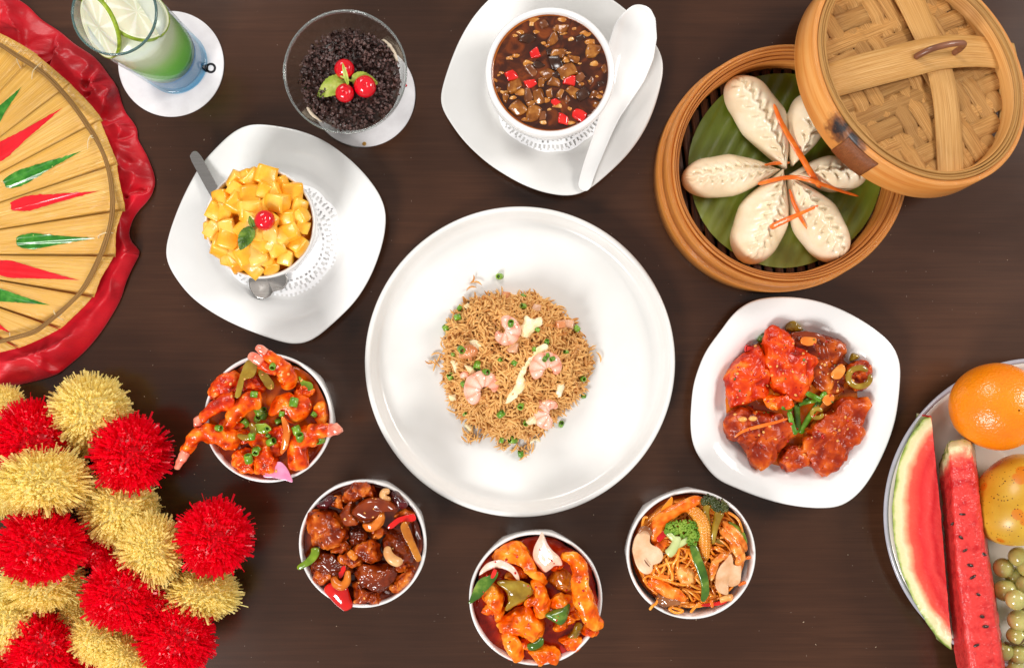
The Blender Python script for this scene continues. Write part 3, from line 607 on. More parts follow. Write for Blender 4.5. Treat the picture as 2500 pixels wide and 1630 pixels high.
# ================================================================ mango dessert
zone()
MP = [(62, 905), (78, 975), (125, 1060), (230, 1190), (390, 1305), (560, 1390), (760, 1465), (880, 1497), (960, 1494), (1040, 1460), (1170, 1350), (1300, 1220), (1390, 1080), (1450, 940), (1490, 800), (1504, 680), (1495, 600), (1450, 500), (1350, 370), (1230, 260), (1110, 175), (960, 110), (800, 75), (650, 60), (560, 80), (470, 140), (370, 240), (290, 330), (200, 490), (130, 650), (80, 800)]
mp_, mpc = outline_plate('square_plate', 'E', MP, .022, WHITE, 'white rounded square plate under the mango dessert cup', 'plate', 'white square plates', well=.62, zw=.006)
doily(694, 590, 147, .0072, 12, 'lacy paper doily peeking out under the mango dessert cup')
# steel spoon lying across the plate behind the cup
sp_z = .026
def spoon_loft(fr, P, widths, depth, zs, th=.0012, n=15):
    P = np.array([W(px(fr, *p), z) for p, z in zip(P, zs)]); m = 60; k = len(P); Q = crom(P, m); f = lambda r: np.interp(np.linspace(0, k - 1, m), np.arange(k), r)
    w, d = f([wl(fr, q, zs[0]) for q in widths]), f(depth); T = np.gradient(Q, axis=0); T /= np.linalg.norm(T, axis=1)[:, None]; A = np.stack([-T[:, 1], T[:, 0], 0 * T[:, 0]], 1); A /= np.linalg.norm(A, axis=1)[:, None]; R = []
    v = np.linspace(-1, 1, n)
    for i in range(m):
        top = Q[i] + np.outer(v * w[i], A[i]); top[:, 2] -= d[i] * (1 - np.abs(v) ** 2.2); bot = top[::-1].copy() * 1.0; c = Q[i]; bot[:, :2] = c[:2] + (bot[:, :2] - c[:2]) * 1.03; bot[:, 2] -= th
        R.append(np.vstack([top, bot]))
    return loft(R, True, True, True)
spn = thing('dessert_spoon', W(px('E', 500, 700), .010), 'steel dessert spoon with a heart shaped bowl tucked behind mango cup', 'spoon')
mk('handle', spoon_loft('E', [(238, 246), (246, 256), (268, 292), (310, 370), (375, 490), (470, 660), (580, 850), (660, 985)], [4, 28, 36, 36, 35, 28, 22, 20], [.0] * 8, [.0262, .0262, .0262, .0258, .0255, .022, .016, .0132], .0016), STEEL, spn)
ho = [(628, 1040), (608, 1085), (618, 1140), (650, 1185), (700, 1200), (745, 1185), (765, 1158), (790, 1150), (830, 1138), (858, 1100), (855, 1050), (810, 1010), (720, 980), (660, 990)]
o = resample(crom([W(px('E', *q), .0135)[:2] for q in ho], 120, True), 64); o = o[::-1] if .5 * np.sum(o[:, 0] * np.roll(o[:, 1], -1) - np.roll(o[:, 0], -1) * o[:, 1]) < 0 else o
c = o.mean(0); R = [np.column_stack([c + (o - c) * t, np.full(64, .0135 - .0045 * (1 - t ** 2.4))]) for t in (.01, .25, .5, .7, .85, .94, 1)] + [np.column_stack([c + (o - c) * t, np.full(64, .0125 - .0045 * (1 - t ** 2.4))]) for t in (1.01, .9, .6, .3, .01)]
mk('spoon_bowl', loft(R), STEEL, spn)
mb, mbc, mbr = cup(634, 544, 136, .060, 'white cup heaped with orange mango cubes and one cherry', 'bowl', 'white china cups', zb=.0085, base=.74)
MANGO = pmat('ripe_mango', [(.3, (242, 164, 32)), (.5, (249, 184, 54)), (.7, (253, 206, 100))], 60, rough=.3, coat=.25, coat_r=.1, sss=.35, sss_r=.004, bump=.0002, bscale=260)
PALEM = pmat('pale_mango', [(.3, (248, 190, 70)), (.7, (252, 212, 120))], 80, rough=.22, coat=.5, sss=.35, sss_r=.004, bump=.0003, bscale=280)
SYRUP = pmat('mango_syrup', [(.3, (228, 128, 18)), (.7, (240, 152, 34))], 60, rough=.1, coat=.8, sss=.2)
zt = .0685; cxy = mbc[:2]
mk('mango_syrup', lathe([(0, zt + .002), (mbr * .5, zt + .0005), (mbr * .8, zt - .006), (mbr * .93, zt - .010), (mbr * .8, zt - .03), (0, zt - .04)], 48, cxy), SYRUP, None, 'orange mango syrup showing between cubes in the heaped cup', 'syrup')
cubes = [(500, 405), (610, 410), (705, 375), (690, 470), (815, 420), (510, 470), (600, 520), (890, 490), (405, 525), (790, 560), (715, 580), (585, 600), (425, 625), (352, 625), (860, 665), (935, 590), (965, 735), (600, 660), (820, 810), (925, 862), (385, 865), (850, 945), (740, 1000), (630, 1005), (505, 970), (690, 850), (440, 830), (560, 760), (740, 690), (490, 560), (640, 770), (460, 940), (560, 930), (780, 880), (950, 660), (770, 480), (575, 400), (340, 760), (700, 960), (880, 780)]
pales = [(470, 745, 62), (372, 755, 55), (535, 900, 58), (665, 910, 80), (755, 790, 60), (745, 855, 42)]
mrand = random.Random(5); vars_ = []
for i in range(6):
    s = .0145
    q = rbox(s * mrand.uniform(.85, 1.15), s * mrand.uniform(.8, 1.1), s * mrand.uniform(.75, 1.05), mrand.uniform(.2, .36), .0011, 110, i + 3, 7); vars_.append(q)
def heap(x, y, r0=370):
    t = math.hypot(x - 685, y - 705) / r0; return zt + .0135 * max(-.3, 1 - t ** 2.2) - .005
gm = 'mango cubes heaped in the white cup'; base_m = {}
for i, (x, y) in enumerate(cubes):
    x, y = 702 + (x - 685) * .92, 708 + (y - 705) * .92; k = i % 6; z = heap(x, y) + mrand.uniform(-.002, .003); p = W(px('E', x, y), z); e = (mrand.uniform(-.55, .55), mrand.uniform(-.55, .55), mrand.uniform(0, 3.1)); s = mrand.uniform(.88, 1.2)
    lab = 'glossy orange mango cube in the heap filling the white cup'
    q = vars_[k]; V = rot(q[0] * s, e, p)
    if k not in base_m:
        ob = mk('mango_cube', (q[0], q[1], None), MANGO, None, lab, 'mango cube', gm); ZV.pop(); del ZF[-len(q[1]):]; base_m[k] = ob; me = ob.data
        off = Vector(WL[ob.name]); me.transform(Matrix.Translation(off)); ob.location = p; ob.rotation_euler = e; ob.scale = (s,) * 3
    else: ob = dup(base_m[k], p, e, (s,) * 3)
    reg(V, q[1])
for i, (x, y, r) in enumerate(pales):
    z = heap(x, y) + .004; p = W(px('E', x, y), z); q = rbox(wl('E', r * 1.9, z), wl('E', r * 1.6, z), .009, .35, .0012, 130, i + 20, 7)
    mk('mango_cube', (rot(q[0], (mrand.uniform(-.3, .3), mrand.uniform(-.3, .3), mrand.uniform(0, 3)), p), q[1], None), PALEM, None, 'pale yellow mango piece in the lower part of heap', 'mango cube', 'paler mango pieces in the white cup')
cherry('E', 713, 690, 68, 'single glossy cherry topping the heap of mango cubes', None, sink=.55)
ms = thing('mint_sprig', hit('E', 630, 735, .003), 'dark green mint sprig lying beside the cherry on mango', 'mint sprig')
leaf('E', (632, 738), (548, 882), 50, MINTD, ms, .004, 'leaf', droop=.003); leaf('E', (640, 735), (612, 662), 20, MINTD, ms, .004, 'leaf', droop=0)

# ================================================================ hot and sour soup
zone()
SPT = [(76, 745), (90, 820), (130, 890), (250, 1060), (430, 1230), (590, 1335), (700, 1395), (850, 1452), (1000, 1480), (1080, 1480), (1150, 1462), (1250, 1400), (1450, 1220), (1560, 1090), (1640, 960), (1700, 820), (1740, 680), (1762, 580), (1770, 490), (1745, 390), (1680, 290), (1590, 175), (1480, 70), (1390, 0), (1180, -110), (960, -190), (800, -210), (690, -190), (560, -105), (440, 0), (340, 110), (250, 250), (180, 400), (110, 600)]
outline_plate('square_plate', 'F', SPT, .022, CREAMY, 'white rounded square plate under the dark soup bowl', 'plate', 'white square plates', well=.64, zw=.006)
doily(1345, 235, 138, .0074, 10, 'lacy paper doily showing below the dark soup bowl')
sb, sbc, sbr = cup(1343.5, 175, 158.5, .056, 'white china bowl filled with dark brown soup', 'bowl', 'white china cups', zb=.009, base=.7, wall=.0058, facets=64)
SOUP = pmat('dark_soup', [(.3, (44, 18, 10)), (.5, (66, 28, 12)), (.66, (112, 50, 14)), (.8, (140, 70, 20))], 60, detail=6, distort=1.2, rough=.07, coat=.4, bump=.0004, bscale=90)
zs_ = .0595; c = W((1344.5, 179), zs_); rs = 144.5 * S * (1 - zs_ / H)
V, F, U = lathe([(0, zs_), (rs * .3, zs_), (rs * .55, zs_), (rs * .75, zs_), (rs * .9, zs_), (rs * .97, zs_ + .0003), (rs * 1.0, zs_ + .0012), (rs * .98, zs_ - .004), (rs * .6, zs_ - .03), (0, zs_ - .035)], 72, c[:2])
mk('soup', (rough_up(V, .0004, 80, 3), F, U), SOUP, None, 'glossy dark brown soup full of diced vegetables in white bowl', 'soup')
OILY = pmat('soup_edge', [(.3, (150, 72, 8)), (.7, (178, 96, 16))], 60, rough=.08, coat=.5)
mk('soup_film', lathe([(rs * .965, zs_ + .0009), (rs * 1.005, zs_ + .0032), (rs * 1.02, zs_ + .0024), (rs * .965, zs_ - .001), (rs * .965, zs_ + .0009)], 72, c[:2]), OILY, sb)
REDPEP = pmat('red_pepper_flesh', [(.3, (206, 22, 22)), (.6, (226, 44, 34)), (.75, (236, 96, 84))], 90, rough=.15, coat=.6, bump=.0002)
TAN = pmat('tan_vegetable', [(.3, (96, 48, 10)), (.5, (138, 78, 22)), (.72, (184, 122, 54))], 110, rough=.2, coat=.5, bump=.0003)
BROWNV = pmat('brown_mushroom_dice', [(.3, (92, 48, 22)), (.7, (140, 84, 48))], 110, rough=.25, coat=.2, bump=.0003)
DARKV = pmat('black_mushroom_dice', [(.3, (40, 22, 14)), (.7, (74, 42, 26))], 110, rough=.25, coat=.15)
EGG = pmat('cooked_egg', [(.3, (150, 84, 24)), (.5, (190, 122, 46)), (.72, (226, 178, 110))], 140, rough=.25, coat=.4, bump=.0003)
def dice(fr, x, y, s, z, mat, name, label, cat_, group, flat=.75, asp=1.0, rz=None, r=random):
    q = rbox(wl(fr, s, z) * 1.16, wl(fr, s, z) * asp * 1.12, wl(fr, s, z) * flat, r.uniform(.3, .6), .0006, 160, x, 7); q[0][:, 0] += q[0][:, 1] * r.uniform(-.3, .3); q[0][:, 1] *= 1 + q[0][:, 0] / wl(fr, s, z) * r.uniform(-.5, .5)
    q = (rough_up(q[0], .0020, 110, x + y), q[1])
    mk(name, (rot(q[0], (r.uniform(-.2, .2), r.uniform(-.2, .2), r.uniform(0, 3.1) if rz is None else rz), W(px(fr, x, y), z)), q[1], None), mat, None, label, cat_, group)
sr = random.Random(11); z = zs_ + .0002
for i, (x, y, s, rz, asp) in enumerate([(790, 410, 76, .5, .85), (612, 578, 84, .35, .85), (765, 632, 80, .45, .8), (1055, 620, 90, .2, .75), (955, 770, 56, .6, .9), (1005, 902, 84, -.3, 1.0), (1135, 872, 98, -.5, .85)]):
    dice('F', x, y, s * .84, z - .0004, REDPEP, 'red_pepper_dice', 'red pepper dice floating on the dark brown soup', 'pepper dice', 'red pepper dice in the soup', .7, asp, rz, sr)
for x, y, s in [(925, 305, 84), (970, 412, 90), (1230, 398, 86), (1090, 455, 72), (880, 568, 80), (1045, 545, 110), (945, 625, 80), (645, 658, 100), (825, 735, 98), (840, 632, 66), (660, 825, 96), (785, 862, 100), (1085, 705, 90), (905, 712, 62), (1240, 718, 54), (985, 712, 56), (765, 785, 56), (570, 742, 66), (985, 225, 80), (515, 680, 44), (1265, 800, 44), (1328, 530, 44)]:
    dice('F', x, y, s, z - .0016, TAN, 'tan_vegetable_dice', 'translucent tan vegetable dice half sunk in the dark soup', 'vegetable dice', 'tan vegetable dice in the soup', .7, sr.uniform(.6, .95), None, sr)
for x, y, s in [(762, 535, 76), (740, 715, 78), (1130, 590, 66), (860, 190, 60), (1040, 760, 44), (1215, 620, 50), (860, 880, 60)]:
    dice('F', x, y, s, z - .0014, BROWNV, 'mushroom_dice', 'brown mushroom dice half sunk in the dark soup', 'mushroom dice', 'brown mushroom dice in the soup', .7, sr.uniform(.6, .95), None, sr)
for x, y, s in [(740, 300, 90), (1135, 290, 70), (955, 480, 100), (1150, 720, 90), (950, 575, 60), (820, 500, 64), (1290, 640, 46), (900, 400, 50), (1005, 290, 48)]:
    dice('F', x, y, s, z - .0016, DARKV, 'black_mushroom_dice', 'blackish mushroom piece barely breaking the dark soup surface', 'mushroom piece', 'blackish mushroom pieces in the soup', .7, sr.uniform(.6, .95), None, sr)
eggp = [(770, 145), (1000, 145), (690, 245), (650, 420), (1010, 250), (1095, 220), (1070, 300), (1180, 255), (885, 350), (1240, 480), (1130, 480), (1210, 620), (490, 610), (520, 570), (1280, 730), (1065, 930), (725, 910), (860, 925), (540, 550), (1050, 400), (1030, 455), (1265, 580), (605, 440), (640, 270), (860, 330), (800, 240), (560, 700), (1150, 640), (1215, 320), (680, 700), (880, 760), (1185, 930), (960, 800), (740, 480), (1020, 600), (1300, 700), (630, 740), (770, 180), (1060, 820), (900, 830)]
for x, y in eggp:
    n = sr.randint(5, 8); s = sr.uniform(12, 34); o = [(x + s * sr.uniform(.5, 1.3) * math.cos(t) * 1.4, y + s * sr.uniform(.4, 1.1) * math.sin(t)) for t in np.linspace(0, 2 * PI, n, endpoint=False)]
    mk('egg_shred', blob('F', o, z - .0002, .0012, .0004, 300, .0002, 700, n=20, rings=4), EGG, None, 'small golden egg shred drifting in the dark soup', 'egg shred', 'egg shreds in the soup')
# white china soup spoon leaning on the plate beside the bowl
m = 70; SPW = [(1632, 46, .0432), (1626, 60, .043), (1604, 110, .042), (1560, 230, .0405), (1520, 400, .039), (1475, 560, .037), (1420, 720, .035), (1370, 850, .033), (1320, 980, .031), (1255, 1150, .028), (1200, 1300, .0265), (1172, 1400, .0253), (1164, 1432, .025), (1161, 1444, .025)]
wd = [6, 58, 112, 165, 178, 158, 112, 80, 66, 60, 54, 50, 34, 8]; dp = [0, .001, .005, .0105, .0115, .0095, .006, .0038, .003, .0024, .0018, .001, .0004, 0]
sg = spoon_loft('F', [q[:2] for q in SPW], wd, dp, [q[2] for q in SPW], .0022, 21)
mk('soup_spoon', sg, WHITE, None, 'long white china soup spoon lying across plate beside the soup bowl', 'spoon')
# ================================================================ bamboo steamer
zone()
BAMO = pmat('steamer_bamboo', [(.25, (150, 78, 26)), (.42, (196, 118, 46)), (.6, (214, 142, 66)), (.8, (228, 166, 92))], 7, detail=5, rough=.38, coat=.2, bump=.0004, bscale=24, stretch=(1.4, 14, 1), coord='UV', flecks=((84, 40, 16), 3.2, .06))
BAMI = pmat('inner_bamboo', [(.25, (140, 74, 28)), (.45, (186, 112, 46)), (.7, (214, 146, 76))], 7, detail=5, rough=.42, bump=.0004, bscale=24, stretch=(1.4, 10, 1), coord='UV', flecks=((70, 34, 16), 2.6, .1))
DARKB = pmat('dark_bamboo_slat', [(.3, (44, 24, 14)), (.55, (74, 42, 24)), (.75, (104, 62, 36))], 8, rough=.5, stretch=(30, 2, 1), coord='UV', bump=.0003, bscale=20)
zt = .068; tc_ = W((1927, 402), zt); Ro = 297 * S * (1 - zt / H); sx_, sy_ = tc_[0], tc_[1]
stm = thing('steamer_basket', (sx_, sy_, .0003), 'open round bamboo steamer basket holding pleated dumplings', 'steamer basket')
def wob(k): return lambda i, r, z, a: r * (1 + .0025 * np.sin(2 * a + k) + .0012 * np.sin(5 * a + k * 2))
def band(name, ri, ro, z0, z1, mat, par, k=0, n=110, c=None):
    e = min(.0008, (ro - ri) * .3)
    return mk(name, lathe([(ri, z0), (ri, z1 - e), (ri + e, z1), ((ri + ro) / 2, z1 + .0003), (ro - e, z1), (ro, z1 - e), (ro, z0), (ri, z0)], n, c or (sx_, sy_), wob(k)), mat, par)
band('outer_band', Ro - .0042, Ro + .0034, .0003, .034, BAMO, stm, .3)
band('outer_hoop', Ro - .0044, Ro - .0002, .0344, zt - .0035, BAMO, stm, .3)
band('rim_strip', Ro - .0062, Ro - .0046, .03, zt + .0004, BAMO, stm, 1.1); band('rim_strip', Ro - .0082, Ro - .0064, .03, zt - .0012, BAMI, stm, 2.0)
band('inner_band', Ro - .0102, Ro - .0085, .012, zt - .0060, BAMI, stm, .6); band('inner_hoop', Ro - .0120, Ro - .0104, .012, zt - .0120, BAMI, stm, 1.4)
for i in range(-9, 10):
    yl = i * .0098; hl = math.sqrt(max(0, (Ro - .0115) ** 2 - yl ** 2)); q = rbox(hl * 2, .0070, .003, .05, n=4)
    V = rot(q[0], (0, 0, math.radians(97)), (sx_ - yl * math.sin(math.radians(97)), sy_ + yl * math.cos(math.radians(97)), .030)); U = []
    for f in q[1]:
        for v in f: U.append((q[0][v][1] / .2, q[0][v][0] / .2))
    mk('base_slat', (V, q[1], U), DARKB, stm)
for i in (-1, 1):
    q = rbox(Ro * 1.7, .011, .0035, .05, n=4); mk('cross_slat', (rot(q[0], (0, 0, math.radians(7)), (sx_, sy_ + i * .04, .0262)), q[1], None), DARKB, stm)
LEAFM = pmat('banana_leaf', [(.3, (74, 88, 16)), (.5, (106, 120, 32)), (.72, (144, 152, 62))], 4, detail=6, rough=.4, coat=.2, stretch=(1, 1, 1), bump=.0003, bscale=40, flecks=((120, 118, 40), 60, .1))
lz = .0335; lc = W((1560 + 747 / 2.0968, 870 / 2.0968), lz); lr = wl('G', 497, lz); nr, na = 40, 160; V = []; ld = np.array((math.cos(math.radians(62)), math.sin(math.radians(62)))); 
for lay in (0, .0006):
    for i in range(nr + 1):
        for j in range(na):
            a = 2 * PI * j / na; r = lr * i / nr * (1 + .006 * math.sin(3 * a + 1) + .004 * math.sin(7 * a)); x, y = r * math.cos(a), r * math.sin(a); s = x * -ld[1] + y * ld[0]
            zz = .0009 * math.sin(s * 520) * (1 if i < nr else .6) + .0006 * noise.noise(Vector((x * 60, y * 60, 0))) + .002 * (i / nr) ** 6 * max(0, math.sin(a * 2 + .5)); V.append((lc[0] + x, lc[1] + y, lz + zz - lay))
F = [(i * na + j, (i + 1) * na + j, (i + 1) * na + (j + 1) % na, i * na + (j + 1) % na) for i in range(nr) for j in range(na)]; k = (nr + 1) * na
F += [tuple(q + k for q in f[::-1]) for f in F]
mk('banana_leaf', (np.array(V), F, None), LEAFM, None, 'round cut green banana leaf lining the bamboo steamer', 'banana leaf')
DOUGH = pmat('steamed_dough', [(.3, (228, 206, 170)), (.5, (238, 220, 188)), (.72, (245, 232, 208))], 40, rough=.24, coat=.35, coat_r=.12, sss=.2, sss_r=.003, bump=.00015, bscale=300, flecks=((196, 204, 170), 34, .2))
def dumpling(tail, tip, wid, ht, npl, off, label, lean=0.0, curve=0.0, z0=.0345):
    p0, p1 = W(px('G', *tail), z0 + .012), W(px('G', *tip), z0 + .010); ax = p1 - p0; ln = np.linalg.norm(ax[:2]); u = ax[:2] / ln; nr_ = np.array((-u[1], u[0])); w = wl('G', wid * .95, z0 + .015) / 2; m, n = 110, 72; R = []
    sd = len(label) + tail[0]
    for i in range(m):
        s = (i + .01) / (m - .98)
        if s < .3: hw = math.sqrt(max(0, 1 - (1 - s / .3) ** 2)) * .93
        else: hw = .93 + .07 * math.sin((s - .3) / .2 * PI / 2) if s < .5 else max(.02, (1 - ((s - .5) / .5) ** 1.35)) * .96 + .04
        hw = max(hw, .012) * w; hh = ht * (math.sqrt(max(0, 1 - (1 - min(1, s / .28)) ** 2)) if s < .28 else (1 - max(0, (s - .45) / .55) ** 1.6 * .76)); pts = []
        for j in range(n):
            f = 2 * PI * j / n; d, q = math.cos(f), math.sin(f); y = d * hw; z = q * hh if q > 0 else q * hh * .22
            if q > 0:
                env = min(1, s / .1) * (1 if s < .8 else max(0, (1 - s) / .2)); zig = .07 * math.sin(2 * PI * npl * s) * env; dd = d - off - zig
                ridge = math.exp(-(dd / .10) ** 2) * .0046 * env; groove = -math.exp(-((abs(dd) - .2) / .09) ** 2) * .0024 * env
                ph = npl * (s + .16 * abs(dd) * (1 if dd > 0 else .8)) + (.5 if dd > 0 else 0); pl = abs(math.sin(PI * ph)) ** 1.7 * .0050 * math.exp(-((abs(dd) - .24) / .2) ** 2) * env
                z += (ridge + groove + pl - .0015 * env * math.exp(-(dd / .5) ** 2)) * (q ** .35); y += lean * q * hw
            pts.append((p0[0] + u[0] * s * ln + nr_[0] * (y + curve * math.sin(PI * s)), p0[1] + u[1] * s * ln + nr_[1] * (y + curve * math.sin(PI * s)), z0 + ht * .22 + z + .004 * max(0, s - .8) / .2 * 0))
        R.append(pts)
    V, F, U = loft(R, True, True, True); V = rough_up(V, .0010, 50, sd)
    return mk('dumpling', (V, F, U), DOUGH, None, label, 'dumpling', 'steamed dumplings on the banana leaf')
dumpling((478, 395), (755, 868), 255, .027, 9, -.28, 'biggest pleated dumpling, alone at upper left of the banana leaf', .05, .004)
dumpling((900, 470), (790, 846), 215, .025, 6, .2, 'folded dumpling poking out under the lid, behind the long carrot strip', 0)
dumpling((1180, 880), (775, 893), 200, .024, 7, .05, 'dumpling half hidden by the burnt patch of the lid', 0)
dumpling((222, 918), (722, 868), 232, .025, 10, -.05, 'dumpling lying sideways with tail against the steamer wall', 0)
dumpling((545, 1342), (737, 872), 285, .027, 9, -.12, 'dumpling with its round end near the steamer front, crossed by short carrot', 0)
dumpling((1035, 1325), (768, 905), 265, .027, 9, .05, 'dumpling at lower right with long straight pleated spine', 0)
CARROT = pmat('raw_carrot', [(.3, (226, 92, 18)), (.5, (238, 112, 28)), (.72, (246, 142, 56))], 120, rough=.3, coat=.3, bump=.0002)
def strip(fr, pts, rad, mat, name, label, cat_, group, off=.0012, flat=.5, sq=3.2, n=10, twist=0, amp=.0002, m=None, ends=True):
    P = [tuple(hit(fr, x, y, off)) for x, y in pts]; z = np.array([p[2] for p in P])
    for _ in range(2): z = np.maximum(z, np.convolve(np.r_[z[0], z, z[-1]], (.25, .5, .25), 'valid'))
    P = [W(px(fr, *q), zz) for q, zz in zip(pts, z)]; r = np.array([wl(fr, q, P[0][2]) for q in (rad if hasattr(rad, '__len__') else [rad] * len(pts))])
    V, F, U = sweep(P, r, r * flat, n, m, sq, ends, twist); SEED[0] += 1
    return mk(name, (rough_up(V, amp, 160, SEED[0]), F, U), mat, None, label, cat_, group)
gcs = 'raw carrot strips on the dumplings'
strip('G', [(690, 532), (725, 620), (775, 710), (830, 800), (880, 885), (930, 962)], [8, 13, 15, 16, 17, 14], CARROT, 'carrot_strip', 'longest carrot strip running down from the big dumpling', 'carrot strip', gcs, .003)
strip('G', [(642, 845), (700, 836), (772, 832)], [5, 9, 7], CARROT, 'carrot_strip', 'short carrot strip at the dumpling tips meeting point', 'carrot strip', gcs, .003)
strip('G', [(608, 943), (700, 918), (800, 908), (900, 930), (1010, 970), (1125, 1005)], [10, 11, 12, 12, 8, 6], CARROT, 'carrot_strip', 'long thin carrot strip running level across the two lower dumplings', 'carrot strip', gcs, .003)
strip('G', [(770, 968), (790, 1030), (820, 1100), (860, 1172)], [6, 10, 11, 4], CARROT, 'carrot_strip', 'carrot strip pointing down between the two lower dumplings', 'carrot strip', gcs, .003)
strip('G', [(672, 1165), (750, 1128), (830, 1092), (918, 1052)], [16, 14, 10, 5], CARROT, 'carrot_strip', 'pale carrot strip crossing the lowest dumpling slantwise', 'carrot strip', gcs, .003)

# ================================================================ steamer lid leaning on the basket
TILT = .387; eo = np.array((.769, .639, 0)); eo /= np.linalg.norm(eo); az = np.array((0, 0, 1.0)) * math.cos(TILT) + eo * math.sin(TILT); au = np.cross(az, eo); au /= np.linalg.norm(au); av = np.cross(az, au)
LH = .031; LR = .1079; lb = np.array((.3452, .2216, .0495))
def lw(V): V = np.array(V); return lb + np.outer(V[:, 0], au) + np.outer(V[:, 1], av) + np.outer(V[:, 2], az)
def lloc(x, y, z):
    o = np.array((0, 0, H)); d = W(px('L', x, y), 0) - o; t = ((lb + az * z - o) @ az) / (d @ az); p = o + d * t - lb; return np.array((p @ au, p @ av, z))
LBAM = pmat('lid_bamboo', [(.3, (196, 132, 66)), (.5, (214, 156, 86)), (.75, (226, 176, 110))], 6, detail=5, rough=.45, bump=.0003, bscale=26, stretch=(1.2, 14, 1), coord='UV')
LRIM = pmat('lid_rim_bamboo', [(.3, (168, 118, 58)), (.5, (194, 144, 78)), (.75, (212, 168, 104))], 7, detail=5, rough=.5, bump=.0004, bscale=26, stretch=(1.2, 16, 1), coord='UV', flecks=((120, 78, 36), 3, .08))
def burnt_wall():
    m = pmat('lid_wall_bamboo', [(.3, (206, 126, 52)), (.5, (222, 148, 72)), (.75, (232, 170, 98))], 6, detail=5, rough=.4, coat=.2, bump=.0003, bscale=30, stretch=(1.2, 10, 1), coord='UV'); N, L = nt(m); b = N['Principled BSDF']
    src = b.inputs['Base Color'].links[0].from_socket; tc = N.new('ShaderNodeTexCoord'); v = N.new('ShaderNodeVectorMath'); v.operation = 'MULTIPLY'; v.inputs[1].default_value = (1, 1, 1); L.new(tc.outputs['Object'], v.inputs[0])
    m['burn'] = 1; return m, v, src, b, N, L, tc
WALLM, bv, bsrc, bb, bN, bL, btc = burnt_wall()
lid = thing('steamer_cover', (*lb[:2], .0), 'round woven bamboo steamer lid with wire handle leaning on the basket', 'steamer lid')
def lband(name, ri, ro, z0, z1, mat, k=0, n=120):
    e = min(.0008, (ro - ri) * .3); V, F, U = lathe([(ri, z0), (ri, z1 - e), (ri + e, z1), ((ri + ro) / 2, z1 + .0002), (ro - e, z1), (ro, z1 - e), (ro, z0 + .0005), (ro - e, z0), (ri, z0)], n, (0, 0), wob(k)); return mk(name, (lw(V), F, U), mat, lid)
wall = lband('lid_wall', LR - .0048, LR, 0, LH - .002, WALLM, .4)
lband('rim_strip', LR - .0070, LR - .0053, LH - .018, LH + .0002, LRIM, 1.2); lband('rim_strip', LR - .0094, LR - .0075, LH - .018, LH - .0008, LRIM, 2.2); lband('rim_strip', LR - .0117, LR - .0099, LH - .018, LH - .0004, LRIM, .1)
lband('inner_band', LR - .0136, LR - .0122, LH - .019, LH - .003, LBAM, .8)
# the scorched patch burnt into the wall: measured on the wall
bl = lloc(430, 960, LH * .72); ang = math.atan2(bl[1], bl[0]); bp_ = lw([(LR * math.cos(ang), LR * math.sin(ang), LH * .74)])[0]; bp2 = lw([(LR * math.cos(ang + .13), LR * math.sin(ang + .13), LH * .86)])[0]
def add_burn():
    L, N = bL, bN; geo = N.new('ShaderNodeTexCoord'); off = Vector(WL[wall.name]); facs = []
    for P, r in ((bp_, .017), (bp2, .014)):
        d = N.new('ShaderNodeVectorMath'); d.operation = 'DISTANCE'; L.new(geo.outputs['Object'], d.inputs[0]); d.inputs[1].default_value = Vector(P) - off
        n = N.new('ShaderNodeTexNoise'); n.inputs['Scale'].default_value = 160; L.new(geo.outputs['Object'], n.inputs[0]); a = N.new('ShaderNodeMath'); a.operation = 'MULTIPLY_ADD'; L.new(n.outputs[0], a.inputs[0]); a.inputs[1].default_value = r * .9; L.new(d.outputs['Value'], a.inputs[2])
        q = N.new('ShaderNodeMapRange'); L.new(a.outputs[0], q.inputs[0]); q.inputs[1].default_value = r * .75; q.inputs[2].default_value = r * 1.5; q.inputs[3].default_value = 1; q.inputs[4].default_value = 0; facs.append(q.outputs[0])
    mxx = N.new('ShaderNodeMath'); mxx.operation = 'MAXIMUM'; L.new(facs[0], mxx.inputs[0]); L.new(facs[1], mxx.inputs[1])
    rp = N.new('ShaderNodeValToRGB'); e = rp.color_ramp.elements; e.new(.5); 
    for q, (p, c, al) in zip(e, ((0, (222, 148, 72), 0), (.5, (120, 60, 24), .8), (1, (30, 24, 30), 1))): q.position = p; q.color = (*srgb(c)[:3], al)
    L.new(mxx.outputs[0], rp.inputs[0]); mx = N.new('ShaderNodeMix'); mx.data_type = 'RGBA'; L.new(rp.outputs[1], mx.inputs[0]); L.new(bsrc, mx.inputs[6]); L.new(rp.outputs[0], mx.inputs[7]); L.new(mx.outputs[2], bb.inputs['Base Color'])
add_burn()
# brown bamboo joint patch wrapped on the wall
PATCH = pmat('brown_joint_patch', [(.3, (112, 58, 24)), (.6, (146, 82, 40)), (.8, (170, 104, 56))], 8, rough=.4, coat=.3, stretch=(3, 10, 1), coord='UV', bump=.0004, bscale=20, flecks=((40, 28, 26), 4, .3))
al, ar = lloc(345, 1150, .004), lloc(600, 1260, .006); a_l, a_r = sorted((math.atan2(al[1], al[0]), math.atan2(ar[1], ar[0])))
R = [[((LR + d) * math.cos(a), (LR + d) * math.sin(a), z) for z, d in ((.0008, .0002), (.0008, .0012), (LH * .4, .0014), (LH * .83, .0012), (LH * .83, .0002))] for a in np.linspace(a_l - .01, a_r + .01, 14)]
V, F, U = loft(R, True, True, True); mk('joint_patch', (lw(V), F, U), PATCH, lid)
